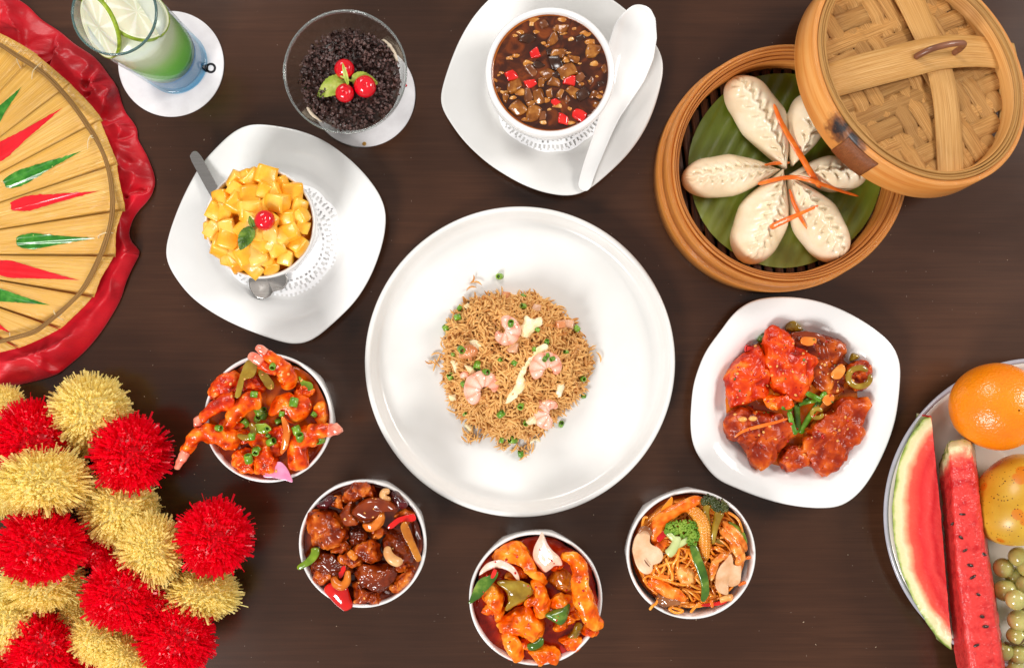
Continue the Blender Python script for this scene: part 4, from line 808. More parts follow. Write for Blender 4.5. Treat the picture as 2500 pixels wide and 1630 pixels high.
# woven mat, two strips over and two under
ZM = LH - .0175; WV = pmat('woven_bamboo', [(.25, (140, 88, 36)), (.45, (184, 128, 62)), (.6, (206, 154, 88)), (.8, (226, 186, 126))], 5, detail=6, rough=.55, bump=.0005, bscale=20, stretch=(16, .8, 1), coord='UV', flecks=((112, 66, 26), 2.5, .06), objvar=.22)
RI = LR - .0133; pitch = .0168
def dirl(p, q): d = (lloc(*q, ZM) - lloc(*p, ZM))[:2]; return d / np.linalg.norm(d)
dA, dB = dirl((660, 930), (1030, 770)), dirl((580, 720), (690, 900)); nA, nB = np.array((-dA[1], dA[0])), np.array((-dB[1], dB[0])); wr = random.Random(3)
def weave(d, nrm, other_n, which):
    for k in range(-6, 7):
        o = k * pitch + (.003 if which else 0); 
        if abs(o) > RI - .003: continue
        hl = math.sqrt(RI ** 2 - o ** 2); m = 90; R = []; w = pitch * .49 * wr.uniform(.93, 1.05); tl = wr.uniform(-.02, .02); zz0 = wr.uniform(-.0003, .0003)
        for i in range(m):
            s = -hl + 2 * hl * i / (m - 1); c = d * s + nrm * o
            cr = (c @ other_n - (0 if which else .003)) / pitch; ph = cr + (k if which else -k) ; 
            over = math.sin((ph) * PI / 2 + PI / 4); over = max(-1, min(1, over * 4)) * (1 if which else -1)
            z = ZM + zz0 + .0008 * over; 
            R.append([(*(c + nrm * (e * w)), z + t + tl * e * w - .0005 * e * e) for e, t in ((-1, 0), (-.5, .0003), (0, .0004), (.5, .0003), (1, 0), (1, -.0006), (0, -.0006), (-1, -.0006))])
        V, F, U = loft(R, True, True, True); U = [(u + k * 3.7 + which, v) for u, v in U]; mk('woven_strip', (lw(V), F, U), WV, lid)
weave(dA, nA, nB, 0); weave(dB, nB, nA, 1)
STRAP = pmat('bamboo_strap', [(.25, (172, 114, 50)), (.5, (202, 148, 78)), (.75, (226, 182, 120))], 4, detail=6, rough=.5, bump=.0003, bscale=22, stretch=(26, .9, 1), coord='UV', flecks=((140, 92, 40), 3, .1))
def strap(P, ws, zs, th=.0009):
    Q = crom([np.r_[lloc(x, y, z)[:2], z] for (x, y), z in zip(P, zs)], 60); w = np.interp(np.linspace(0, 1, 60), np.linspace(0, 1, len(ws)), ws); R = []; T = np.gradient(Q, axis=0)
    for i in range(60):
        t = T[i][:2] / np.linalg.norm(T[i][:2]); nn = np.array((-t[1], t[0])); R.append([(*(Q[i][:2] + nn * e * w[i]), Q[i][2] + b) for e, b in ((-1, 0), (-.6, .0005), (0, .0007), (.6, .0005), (1, 0), (1, -th), (0, -th), (-1, -th))])
    V, F, U = loft(R, True, True, True); return mk('cross_strap', (lw(V), F, U), STRAP, lid)
wv = lambda d: d / 3.1034 * S * .92 / 2
strap([(800, -260), (940, 0), (1090, 330), (1170, 560), (1215, 800), (1235, 1060), (1248, 1345)], [wv(300), wv(280), wv(250), wv(245), wv(240), wv(240), wv(235)], [ZM + .003, ZM + .005, ZM + .007, ZM + .0066, ZM + .005, ZM + .004, ZM + .0025])
top_strap = strap([(318, 618), (620, 530), (900, 460), (1120, 405), (1340, 385), (1520, 395), (1745, 436)], [wv(262), wv(275), wv(275), wv(275), wv(275), wv(265), wv(250)], [ZM + .003, ZM + .0065, ZM + .0088, ZM + .0094, ZM + .0086, ZM + .006, ZM + .0028])
WIRE = pmat('brown_coated_wire', [(.3, (108, 66, 46)), (.7, (140, 90, 64))], 60, rough=.35, coat=.2)
zb = ZM + .0098; q0, q1 = lloc(985, 432, zb), lloc(1270, 402, zb); hd = [q0 + (0, 0, -.003), q0 + (0, 0, .003), q0 * .85 + q1 * .15 + (0, 0, .013), (q0 + q1) / 2 + (0, 0, .0185), q0 * .12 + q1 * .88 + (0, 0, .017), q1 + (0, 0, .008), q1 + (0, 0, .003), q1 + (0, 0, -.003)]
hd = lw(hd); Q = crom(hd, 50)
mk('handle', sweep(hd, .0028, .0028, 12, 60), WIRE, top_strap)
# ================================================================ sauces and fried food
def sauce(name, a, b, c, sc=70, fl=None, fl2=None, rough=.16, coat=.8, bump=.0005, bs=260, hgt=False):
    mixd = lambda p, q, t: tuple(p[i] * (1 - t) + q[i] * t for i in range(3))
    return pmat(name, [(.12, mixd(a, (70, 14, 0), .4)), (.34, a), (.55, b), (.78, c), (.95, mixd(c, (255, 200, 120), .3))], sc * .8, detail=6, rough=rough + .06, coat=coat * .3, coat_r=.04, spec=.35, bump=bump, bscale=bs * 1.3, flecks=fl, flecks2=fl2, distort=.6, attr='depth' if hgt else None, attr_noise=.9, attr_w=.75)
ORANGE_F = sauce('orange_glazed_batter', (206, 56, 2), (234, 92, 6), (248, 140, 32), 80, ((196, 24, 10), 190, .26), ((248, 168, 80), 240, .24), hgt=True)
RED_F = sauce('red_glazed_batter', (192, 36, 2), (224, 72, 4), (244, 128, 32), 80, ((150, 14, 8), 190, .27), ((246, 150, 60), 240, .22), rough=.27, hgt=True)
BROWN_F = sauce('brown_glazed_chicken', (120, 34, 2), (178, 72, 10), (224, 126, 42), 75, ((60, 14, 6), 150, .3), hgt=True)
DARK_S = sauce('dark_brown_glaze', (72, 18, 3), (124, 42, 6), (176, 78, 14), 50, rough=.06, coat=2.6, bump=.0003, bs=90)
GOLD_F = sauce('golden_glazed_batter', (228, 84, 2), (246, 126, 14), (252, 168, 56), 70, ((206, 40, 10), 200, .27), rough=.12, bump=.0004, hgt=True)
RUST_F = sauce('rust_fish_glaze', (142, 34, 2), (188, 66, 6), (226, 112, 26), 80, ((120, 16, 6), 170, .3), ((242, 150, 60), 220, .24), bump=.0007, rough=.27, hgt=True)
SAUCE_O = sauce('brown_orange_sauce', (150, 52, 4), (186, 78, 8), (214, 110, 22), 40, rough=.1, bump=.0003, bs=70)
SAUCE_R = sauce('dark_red_sauce', (112, 14, 4), (164, 36, 6), (206, 84, 14), 60, rough=.07, bump=.0003, bs=60)
TAILP = pmat('pink_prawn_tail', [(.3, (222, 92, 70)), (.6, (238, 150, 124)), (.8, (246, 190, 170))], 120, rough=.2, coat=.6, bump=.0002, stretch=(1, 1, 1))
PEPG = pmat('green_pepper', [(.3, (80, 112, 12)), (.5, (120, 148, 28)), (.72, (170, 184, 64))], 70, rough=.15, coat=.7, bump=.0002)
PEPDK = pmat('dark_green_pepper', [(.3, (40, 76, 14)), (.55, (76, 112, 28)), (.75, (136, 158, 62))], 80, rough=.14, coat=.7, bump=.0002)
OLIVE = pmat('saucy_green_pepper', [(.3, (122, 90, 14)), (.5, (152, 120, 28)), (.75, (178, 156, 62))], 80, rough=.15, coat=.7, bump=.0003)
SPRING = pmat('spring_onion_green', [(.3, (70, 120, 20)), (.55, (110, 156, 40)), (.75, (168, 196, 90))], 150, rough=.3, coat=.3)
ONION = pmat('saucy_onion', [(.3, (206, 96, 18)), (.5, (226, 128, 40)), (.75, (240, 176, 96))], 60, rough=.12, coat=.8)
PINKON = pmat('pink_onion_petal', [(.3, (218, 120, 160)), (.6, (232, 158, 190)), (.8, (244, 206, 220))], 60, rough=.2, coat=.4, sss=.2)
WHITEON = pmat('pale_onion_petal', [(.3, (232, 176, 140)), (.55, (240, 206, 188)), (.75, (250, 236, 232))], 70, rough=.15, coat=.6, sss=.2)
REDP2 = pmat('shiny_red_pepper', [(.3, (186, 6, 6)), (.6, (214, 20, 12)), (.8, (232, 64, 40))], 40, rough=.1, coat=.9)
DCHILI = pmat('dried_chili', [(.3, (44, 12, 16)), (.6, (86, 18, 22)), (.8, (132, 30, 30))], 120, rough=.2, coat=.6, bump=.0008, bscale=200)
CASHEW = pmat('cashew_nut', [(.3, (206, 140, 78)), (.6, (226, 172, 112)), (.8, (236, 194, 140))], 70, rough=.35, coat=.3, bump=.0001)
CASHEWG = sauce('glazed_cashew', (192, 92, 20), (220, 126, 40), (236, 168, 88), 60)
SEED = [100]
gbw = 'small white china food bowls'
def garnish(fr, spots, mat, name, label, cat_, group, s=40, r=random, hollow=True):
    base = None
    for i, (x, y) in enumerate(spots):
        p = hit(fr, x, y); k = wl(fr, s, p[2]) * r.uniform(.75, 1.2)
        if base is None:
            a = [(.42, -.55), (.5, -.5), (.52, 0), (.5, .5), (.42, .55), (.36, .5), (.34, 0), (.36, -.5), (.42, -.55)]
            g = lathe(a, 14); g = (g[0] * k, g[1], None); ob = mk(name, g, mat, None, label, cat_, group); ZV.pop(); del ZF[-len(g[1]):]; ob.data.transform(Matrix.Translation(Vector(WL[ob.name]))); base = ob; k0 = k
        else: ob = dup(base, p)
        ob.location = p + np.array((0, 0, k * .28)); ob.rotation_euler = (r.uniform(.5, 1.57), r.uniform(-.3, .3), r.uniform(0, 6.28)); ob.scale = (k / k0 * r.uniform(.8, 1.2),) * 3
def flecks(fr, name, mat, parent, cx, cyy, rad, n, s0, s1, r):
    parts = []
    for i in range(n):
        t = r.uniform(0, 6.283); q = rad * math.sqrt(r.random()); x, y = cx + q * math.cos(t), cyy + q * math.sin(t); p = hit(fr, x, y); k = wl(fr, r.uniform(s0, s1), p[2])
        b = ball((0, 0, 0), k, 6, 4, 1, r.uniform(.5, .9), .5); parts.append((rot(b[0], (r.uniform(-.4, .4), r.uniform(-.4, .4), r.uniform(0, 6.3)), p), b[1], None))
    mk(name, cat(parts), mat, parent, kind='stuff')
def sauce_disc(name, fr_c, rpx, z, mat, label, dip=0.0):
    c = W(fr_c, z); r = rpx * S * (1 - z / H); V, F, U = lathe([(r * q / 16, z) for q in range(14)] + [(r * .88, z), (r * .94, z), (r, z + .0012), (r * .97, z - .006), (r * .8, z - .025), (0, z - .03)], 72, c[:2])
    return mk(name, (rough_up(V, .0040, 62, rpx, .0010, 200), F, U), mat, None, label, 'sauce')

# ---------------------------------------------------------------- prawns in orange sauce
zone(); FRP = 'P'
b1, c1, r1 = cup(654, 1021, 157.5, .060, 'white bowl of orange sauced prawns, tails sticking over the rim', 'bowl', gbw, phase=.1, base=.8)
s1 = sauce_disc('sauce', (655, 1024), 148, .0535, SAUCE_O, 'brown orange sauce pooled between prawns in their bowl')
gp = 'orange sauced prawns in the white bowl'
def prawn(name, geo, mat, label, group, tail=None):
    o = mk(name, geo, mat, None, label, 'prawn', group)
    for t in tail or []: mk('tail', t, TAILP, o)
    return o
mk('batter_piece', blob(FRP, [(440, 620), (462, 480), (560, 375), (680, 345), (760, 400), (760, 520), (710, 610), (620, 660), (520, 660)], .053, .013, .0018, 130, .0008, 380, bulge=.0028, bfreq=200), RED_F, None, 'deep red battered piece at upper left of the prawn bowl', 'fried prawn piece')
mk('batter_piece', blob(FRP, [(1200, 1170), (1100, 1220), (950, 1190), (830, 1060), (860, 980), (980, 940), (1110, 960), (1190, 1060)], .054, .010, .0012, 110), ORANGE_F, None, 'smooth orange sauced prawn piece at the centre of the bowl', 'fried prawn piece')
prawn('prawn', tube(FRP, [(720, 640, .062), (600, 665, .0645), (470, 740, .067), (370, 850, .068)], [88, 84, 66, 48], amp=.0014, freq=120, amp2=.0006, n=18, m=44), RED_F, 'prawn whose pink tail points left above the lower one', gp, [blob(FRP, [(295, 905), (288, 850), (305, 800), (350, 785), (390, 800), (395, 850), (360, 900), (320, 915)], .0665, .006, .0008, 200)])
prawn('prawn', cat([tube(FRP, [(980, 640, .060), (860, 650, .064), (760, 720, .065), (690, 810, .064), (620, 920, .062)], [95, 100, 88, 74, 52], amp=.0014, freq=120, amp2=.0006, n=18, m=50)]), ORANGE_F, 'bright glossy prawn curving down the left centre of its bowl', gp)
prawn('prawn', tube(FRP, [(760, 1040, .058), (640, 1020, .062), (520, 985, .066), (400, 965, .069), (310, 1010, .071), (255, 1090, .071), (205, 1190, .070)], [90, 108, 104, 84, 74, 66, 58], amp=.0022, freq=150, amp2=.0007, n=18, m=66), ORANGE_F, 'long battered prawn reaching far over the bowl rim to lower left', gp, [tube(FRP, [(222, 1150, .0735), (185, 1215, .073), (150, 1275, .071), (125, 1325, .069)], [48, 50, 40, 20], amp=.0008, freq=260, flat=.8)])
prawn('prawn', tube(FRP, [(1240, 500, .056), (1230, 410, .063), (1180, 320, .068), (1090, 230, .071), (1010, 165, .073)], [74, 96, 84, 62, 46], amp=.0016, freq=130, amp2=.0007, n=18, m=50), ORANGE_F, 'prawn with tail sticking out over the top rim, farther of two', gp, [tube(FRP, [(1030, 170, .0735), (970, 135, .0735), (915, 108, .073)], [42, 46, 26], amp=.0008, freq=220)])
prawn('prawn', tube(FRP, [(1130, 350, .066), (1040, 315, .069), (960, 265, .071)], [50, 62, 52], amp=.0012, freq=150, amp2=.0006, n=16), RED_F, 'smaller prawn beside it with a pale pink tail near pepper', gp, [tube(FRP, [(985, 270, .073), (920, 225, .073), (850, 190, .072)], [46, 54, 36], amp=.0008, freq=220)])
mk('batter_piece', blob(FRP, [(1040, 720), (1075, 630), (1170, 580), (1250, 565), (1310, 590), (1400, 595), (1480, 690), (1430, 800), (1300, 868), (1200, 840), (1130, 790), (1050, 800)], .059, .013, .0018, 110, .0006), ORANGE_F, None, 'round smooth orange piece at the right of the prawn bowl', 'fried prawn piece')
mk('batter_piece', blob(FRP, [(1490, 700), (1560, 650), (1620, 680), (1628, 850), (1560, 900), (1500, 830)], .052, .010, .0012, 130), ORANGE_F, None, 'narrow orange piece squeezed against the right wall of prawn bowl', 'fried prawn piece')
prawn('prawn', cat([blob(FRP, [(1225, 1170), (1225, 1020), (1340, 915), (1480, 890), (1580, 900), (1600, 1000), (1540, 1090), (1440, 1120), (1430, 1300), (1330, 1345), (1240, 1310)], .060, .014, .0016, 130, .0007), tube(FRP, [(1450, 960, .068), (1560, 945, .071), (1660, 930, .072)], [80, 74, 60], amp=.0012, freq=160, n=16)]), ORANGE_F, 'prawn at right with its pink tail resting over bowl rim', gp, [blob(FRP, [(1600, 950), (1620, 890), (1690, 865), (1760, 890), (1787, 945), (1740, 985), (1660, 1010), (1610, 1000)], .0715, .006, .0012, 200)])
mk('batter_piece', blob(FRP, [(665, 1240), (700, 1140), (790, 1110), (870, 1140), (910, 1250), (920, 1380), (820, 1375), (720, 1335)], .056, .013, .0022, 150, .0009, bulge=.0036, bfreq=190), ORANGE_F, None, 'crumbly battered piece at lower left of the prawn bowl', 'fried prawn piece')
mk('batter_piece', blob(FRP, [(880, 1110), (980, 1070), (1090, 1140), (1145, 1270), (1080, 1360), (960, 1392), (900, 1300)], .056, .014, .0022, 150, .0009, bulge=.0036, bfreq=190), ORANGE_F, None, 'crumbly battered piece at the bottom of the prawn bowl', 'fried prawn piece')
mk('onion_petal', slab(FRP, [(985, 1402), (1060, 1300), (1150, 1250), (1220, 1300), (1262, 1380), (1288, 1455), (1225, 1440), (1100, 1415)], .0615, .0012, tilt=(.1, 0)), PINKON, None, 'pink onion petal hanging over the bottom rim of prawn bowl', 'onion petal')
mk('onion_petal', tube(FRP, [(1175, 800, .072), (1215, 890, .073), (1225, 990, .073), (1205, 1090, .071), (1170, 1175, .068)], [14, 34, 38, 34, 16], flat=.55, amp=.0004, n=12), ONION, None, 'curved orange onion petal standing at the centre of prawn bowl', 'onion petal')
mk('green_pepper', slab(FRP, [(815, 250), (905, 265), (925, 330), (890, 410), (800, 450), (770, 600), (715, 600), (745, 430)], .066, .0022, tilt=(.1, -.2), amp=.0006), OLIVE, None, 'long saucy green pepper piece near the pale pink tail', 'green pepper piece')
mk('green_pepper', slab(FRP, [(940, 340), (1010, 350), (1090, 450), (1095, 525), (1030, 525), (960, 430)], .062, .002, tilt=(.15, .1), amp=.0005), OLIVE, None, 'saucy green pepper piece under the prawn tails, bowl top', 'green pepper piece')
mk('green_pepper', slab(FRP, [(1345, 400), (1400, 440), (1478, 478), (1480, 575), (1425, 575), (1375, 500)], .0585, .002, tilt=(-.1, .1), amp=.0006), PEPG, None, 'bright green pepper piece by the top right prawn bowl wall', 'green pepper piece')
mk('green_pepper', tube(FRP, [(855, 870, .0705), (895, 930, .0715), (870, 1000, .0715), (800, 1010, .070), (730, 985, .068)], [26, 34, 38, 34, 20], flat=.6, amp=.0004), OLIVE, None, 'curled green pepper strip at the middle of prawn bowl', 'green pepper piece')
mk('green_pepper', blob(FRP, [(900, 880), (1000, 870), (1070, 920), (1020, 970), (920, 960)], .0695, .002, .0005), PEPG, None, 'flat green pepper piece under chopped spring onion in prawn bowl', 'green pepper piece')
garnish(FRP, [(955, 745), (810, 865), (940, 820), (1000, 790), (1030, 925), (555, 915), (1090, 300), (905, 580), (1300, 660), (1180, 770), (1150, 845), (1330, 940), (1075, 1050), (940, 1130), (850, 1220), (1360, 1005), (1560, 1035), (1500, 780), (880, 1000), (1000, 745), (1045, 990), (920, 1145)], SPRING, 'spring_onion', 'chopped green spring onion ring scattered over the orange prawns', 'spring onion', 'spring onion rings on the prawns', 66, random.Random(2))
SEEDM = pmat('pale_seeds', [(.3, (222, 140, 54)), (.7, (240, 184, 104))], 80, rough=.3, coat=.3)
flecks(FRP, 'garlic_bits', SEEDM, s1, 1000, 820, 560, 46, 9, 22, random.Random(4))

for i, (x, y, r) in enumerate([(880, 480, 120), (1380, 560, 90), (650, 900, 110), (1420, 1010, 100), (1180, 1000, 110), (760, 1000, 90)]):
    o = [(x + r * 1.2 * math.cos(t) * (1 + .25 * math.sin(3 * t + i)), y + r * .9 * math.sin(t) * (1 + .2 * math.cos(2 * t + i))) for t in np.linspace(0, 2 * PI, 9, endpoint=False)]
    mk('batter_piece', blob('P', o, .0545, .009, .0018, 130, .0008, 380, bulge=.003, bfreq=200), (RED_F, ORANGE_F)[i % 2], None, ('battered scrap between the two saucy pepper pieces, top of prawn bowl', 'battered scrap by the right wall under the bright green pepper', 'battered scrap between the bright glossy prawn and long reaching prawn', 'battered scrap behind the prawn whose tail rests on right rim', 'battered scrap under the standing orange onion petal', 'battered scrap just below the curled green pepper strip')[i], 'fried prawn piece')
# ---------------------------------------------------------------- cashew chicken
zone(); FRP = 'Q'
b2, c2, r2 = cup(885, 1327.5, 156.5, .060, 'white bowl of dark glazed chicken pieces with cashew nuts', 'bowl', gbw, phase=.35, base=.8)
s2 = sauce_disc('sauce', (886, 1329), 148, .0525, DARK_S, 'very dark glossy sauce around chicken in the cashew bowl')
gk = 'glazed chicken pieces in the cashew bowl'
def chk(pts, z, h, mat, label, name='chicken_piece', cat_='chicken piece', **k): return mk(name, blob(FRP, pts, z, h, **{**dict(amp=.0024, freq=120, amp2=.0009, freq2=360, bulge=.0032, bfreq=170), **k}), mat, None, label, cat_, gk if cat_ == 'chicken piece' else None)
chk([(575, 320), (610, 210), (690, 125), (790, 110), (870, 115), (950, 220), (935, 290), (820, 300), (690, 320)], .055, .015, BROWN_F, 'crusty brown chicken piece under the top rim, cashew bowl')
chk([(195, 490), (240, 430), (340, 400), (470, 415), (570, 520), (665, 650), (610, 750), (500, 800), (400, 825), (290, 790), (230, 650)], .055, .018, BROWN_F, 'largest crusty chicken piece at left of the cashew bowl', p=2.6)
chk([(250, 990), (290, 900), (370, 860), (480, 860), (640, 950), (710, 1060), (620, 1110), (450, 1100), (320, 1060)], .057, .011, DARK_S, 'smooth dark glazed piece below the largest chicken piece', amp=.0012)
chk([(255, 1030), (330, 990), (430, 990), (545, 1050), (500, 1130), (420, 1190), (330, 1200), (262, 1130)], .053, .012, BROWN_F, 'craggy chicken piece by the lower left wall, cashew bowl')
chk([(690, 1300), (690, 1160), (780, 1150), (900, 1250), (1010, 1260), (950, 1350), (830, 1412), (700, 1380)], .051, .011, BROWN_F, 'chicken piece touching the front wall of the cashew bowl')
chk([(700, 1060), (740, 990), (840, 960), (970, 985), (1110, 985), (1168, 1060), (1140, 1160), (1030, 1255), (900, 1280), (800, 1230), (720, 1130)], .058, .015, DARK_S, 'large dome shaped dark glazed chicken piece with big highlight', amp=.0016)
chk([(1060, 1210), (1120, 1150), (1190, 1050), (1300, 1000), (1342, 1030), (1330, 1130), (1220, 1230), (1110, 1275)], .054, .012, BROWN_F, 'slim chicken piece along the lower right cashew bowl wall')
chk([(690, 850), (740, 760), (830, 735), (930, 750), (985, 840), (1000, 930), (890, 985), (770, 950)], .059, .013, BROWN_F, 'knobbly chicken piece at the centre of the cashew bowl')
chk([(1010, 700), (1060, 620), (1160, 640), (1290, 720), (1340, 850), (1330, 960), (1230, 980), (1090, 930), (1000, 800)], .055, .012, DARK_S, 'dark sauced chicken under the ginger slice', amp=.0012)
chk([(660, 620), (760, 570), (850, 640), (830, 760), (700, 810), (650, 740)], .053, .010, DARK_S, 'small dark chicken piece under the onion petals', amp=.0012)
chk([(540, 900), (640, 860), (760, 910), (790, 970), (700, 1040), (620, 1000)], .062, .008, BROWN_F, 'flat glazed chicken strip left of the centre, cashew bowl')
for i, (x, y, r) in enumerate([(580, 800, 90), (480, 1080, 80), (960, 640, 80), (1180, 990, 80), (1250, 470, 90), (540, 330, 80), (900, 1330, 80)]):
    o = [(x + r * 1.2 * math.cos(t) * (1 + .25 * math.sin(3 * t + i)), y + r * .9 * math.sin(t) * (1 + .2 * math.cos(2 * t + i))) for t in np.linspace(0, 2 * PI, 9, endpoint=False)]
    chk(o, .0545, .010, BROWN_F, ('chicken scrap between largest chicken piece and glazed cashew', 'chicken scrap left of the glazed orange cashew', 'chicken scrap below the orange onion petal', 'chicken scrap between the dome piece and slim right piece', 'chicken scrap under the red pepper strip at right', 'chicken scrap left of the orange brown onion petal', 'chicken scrap against the front wall right of red pepper')[i])
DOME = sauce('glazed_onion', (104, 32, 8), (150, 60, 16), (204, 112, 44), 32, rough=.05, coat=2.6, bump=.0001)
mk('onion_petal', blob(FRP, [(675, 445), (720, 370), (790, 310), (860, 284), (1000, 284), (1100, 330), (1157, 410), (1080, 425), (1000, 440), (960, 490), (870, 525), (770, 515)], .066, .010, .0004, 80, .0001, crater=.35), DOME, None, 'shiny brown onion dome near the top of cashew bowl', 'onion petal')
mk('onion_petal', blob(FRP, [(558, 470), (600, 390), (650, 320), (685, 310), (675, 420), (750, 540), (700, 572), (610, 570)], .065, .006, .0005, 80), DOME, None, 'orange brown onion petal left of the shiny onion dome', 'onion petal')
mk('onion_petal', blob(FRP, [(790, 560), (880, 540), (950, 470), (1000, 420), (1032, 470), (1010, 570), (920, 635), (840, 632)], .067, .007, .0005, 80), ONION, None, 'orange onion petal tucked below the shiny onion dome', 'onion petal')
mk('dried_chili', blob(FRP, [(1095, 300), (1110, 220), (1180, 225), (1280, 345), (1265, 395), (1180, 390)], .060, .008, .0012, 160), DCHILI, None, 'wrinkled black dried chili by the top right cashew bowl wall', 'dried chili', 'dried chilies in the cashew bowl')
mk('dried_chili', blob(FRP, [(305, 365), (380, 300), (470, 255), (530, 270), (490, 340), (400, 400)], .061, .007, .001, 160), DCHILI, None, 'dark red dried chili by the upper left cashew bowl wall', 'dried chili', 'dried chilies in the cashew bowl')
gca = 'cashew nuts on the glazed chicken'
mk('cashew_nut', tube(FRP, [(1085, 215, .065), (1030, 215, .066), (1015, 260, .067), (1055, 295, .066), (1080, 265, .065)], [28, 38, 40, 36, 24], amp=.0003, n=14), CASHEW, None, 'small pale curled cashew near the top rim', 'cashew', gca)
mk('cashew_nut', tube(FRP, [(1065, 790, .068), (1065, 860, .071), (1105, 920, .072), (1165, 950, .071), (1200, 925, .068)], [32, 50, 55, 54, 34], amp=.0003, n=16), CASHEW, None, 'large pale cashew right of the centre of the bowl', 'cashew', gca)
mk('cashew_nut', tube(FRP, [(490, 1110, .067), (520, 1180, .069), (580, 1205, .070), (630, 1160, .070), (640, 1090, .069), (645, 1040, .068)], [32, 48, 50, 44, 36, 24], amp=.0004, n=16), CASHEWG, None, 'glazed orange cashew above the big red pepper piece', 'cashew', gca)
mk('cashew_nut', tube(FRP, [(655, 840, .067), (690, 880, .068), (735, 920, .067)], [32, 40, 32], amp=.0003, n=14), CASHEWG, None, 'small glazed cashew at the middle left of the bowl', 'cashew', gca)
mk('red_pepper', slab(FRP, [(1058, 590), (1140, 505), (1250, 460), (1345, 452), (1350, 520), (1200, 535), (1110, 602)], .066, .002, tilt=(0, .1), amp=.0004), REDP2, None, 'red pepper strip beside the dried chili at the right', 'red pepper piece')
mk('red_pepper', blob(FRP, [(383, 1260), (420, 1190), (500, 1160), (600, 1195), (645, 1220), (672, 1330), (688, 1425), (620, 1477), (560, 1450), (470, 1370)], .060, .006, .0007, 60, .0001, tilt=(.15, .18)), REDP2, None, 'large shiny red pepper piece hanging over the front rim', 'red pepper piece')
mk('red_pepper', slab(FRP, [(542, 1070), (575, 1010), (610, 990), (622, 1030), (580, 1120), (550, 1120)], .0645, .002, tilt=(.2, 0)), REDP2, None, 'small red pepper piece among chicken left of the centre', 'red pepper piece')
GING = pmat('ginger_slice', [(.3, (170, 92, 18)), (.55, (208, 134, 40)), (.75, (230, 170, 84))], 50, rough=.15, coat=.7)
mk('ginger_slice', slab(FRP, [(1200, 570), (1250, 522), (1290, 590), (1340, 730), (1412, 915), (1400, 955), (1360, 950), (1290, 800), (1230, 680)], .067, .003, tilt=(-.35, 0), n=40), GING, None, 'long yellow ginger slice along the right side, cashew bowl', 'ginger slice')
mk('green_pepper', tube(FRP, [(300, 800, .064), (290, 880, .066), (225, 950, .0665), (115, 1020, .0655)], [46, 44, 38, 28], flat=.4, sq=2.6, amp=.0004), PEPG, None, 'pale green pepper strip poking over the left cashew bowl rim', 'green pepper piece')
flecks(FRP, 'sauce_bits', SEEDM, s2, 800, 780, 560, 22, 8, 18, random.Random(6))

# ---------------------------------------------------------------- sweet and sour fish
zone(); FRP = 'R'
b3, c3, r3 = cup(1308, 1461, 163.5, .060, 'white bowl of bright orange battered fish with green peppers', 'bowl', gbw, phase=.25, base=.8)
s3 = sauce_disc('sauce', (1309, 1464), 154, .0525, SAUCE_R, 'dark red sweet sauce visible at the edges of its bowl')
gs = 'orange battered fish pieces in the bottom middle bowl'
def fsh(pts, z, h, mat, label, **k): return mk('fish_piece', blob(FRP, pts, z, h, **{**dict(amp=.0022, freq=110, amp2=.0008, freq2=330, bulge=.0022, bfreq=150), **k}), mat, None, label, 'fish piece', gs)
fsh([(350, 405), (370, 340), (450, 285), (520, 235), (590, 218), (660, 255), (740, 330), (790, 430), (840, 545), (920, 590), (945, 660), (870, 700), (770, 630), (690, 510), (600, 440), (500, 420), (430, 435)], .057, .014, GOLD_F, 'long battered fish strip at the upper left, sauce on top')
fsh([(940, 640), (970, 560), (1040, 500), (1150, 540), (1210, 650), (1205, 740), (1140, 775), (1040, 730)], .052, .012, pmat('pineapple_glaze', [(.3, (168, 86, 12)), (.6, (204, 120, 26)), (.8, (220, 146, 50))], 50, rough=.15, coat=.7), 'brownish rounded piece below the upright onion petal', amp=.001)
fsh([(245, 810), (300, 710), (390, 670), (480, 780), (475, 930), (455, 1040), (400, 1070), (345, 960)], .058, .014, GOLD_F, 'golden battered piece beside the left green pepper')
fsh([(395, 1115), (420, 1060), (520, 985), (640, 930), (720, 900), (820, 980), (880, 1050), (905, 1140), (850, 1240), (780, 1282), (650, 1225), (480, 1205)], .058, .014, GOLD_F, 'widest fish piece, sauce pooled over it below the centre')
fsh([(770, 660), (830, 615), (890, 660), (930, 760), (975, 850), (950, 950), (870, 1040), (800, 1010), (770, 900), (690, 900), (700, 840), (780, 780)], .063, .013, GOLD_F, 'knobbly upright fish piece at the very centre')
mk('fish_piece', tube(FRP, [(530, 1170, .058), (550, 1270, .061), (600, 1370, .061), (640, 1460, .059)], [90, 92, 84, 56], amp=.0016, freq=110, amp2=.0006, n=20, m=44), GOLD_F, None, 'smooth fish finger pointing to the lower left rim', 'fish piece', gs)
fsh([(730, 1370), (800, 1345), (900, 1330), (1000, 1340), (1065, 1385), (1060, 1460), (1012, 1535), (940, 1495), (850, 1545), (790, 1470)], .056, .013, GOLD_F, 'ragged fish piece at the bottom rim of the bowl')
fsh([(940, 900), (960, 830), (1040, 780), (1150, 795), (1230, 860), (1225, 940), (1150, 970), (1030, 960)], .058, .012, GOLD_F, 'fish piece behind the dark green pepper, right of centre')
fsh([(990, 1130), (1040, 1080), (1150, 1030), (1150, 1120), (1050, 1182)], .056, .008, GOLD_F, 'small fish crumb under the dark green pepper')
mk('fish_piece', tube(FRP, [(1070, 405, .064), (1150, 385, .067), (1240, 440, .070), (1280, 560, .072), (1275, 690, .074), (1310, 820, .075), (1360, 950, .075), (1430, 1060, .073), (1520, 1075, .071)], [40, 66, 84, 82, 98, 112, 100, 92, 66], amp=.002, freq=100, amp2=.0007, n=22, m=90), GOLD_F, None, 'longest fish strip running down the right wall over the rim', 'fish piece', gs)
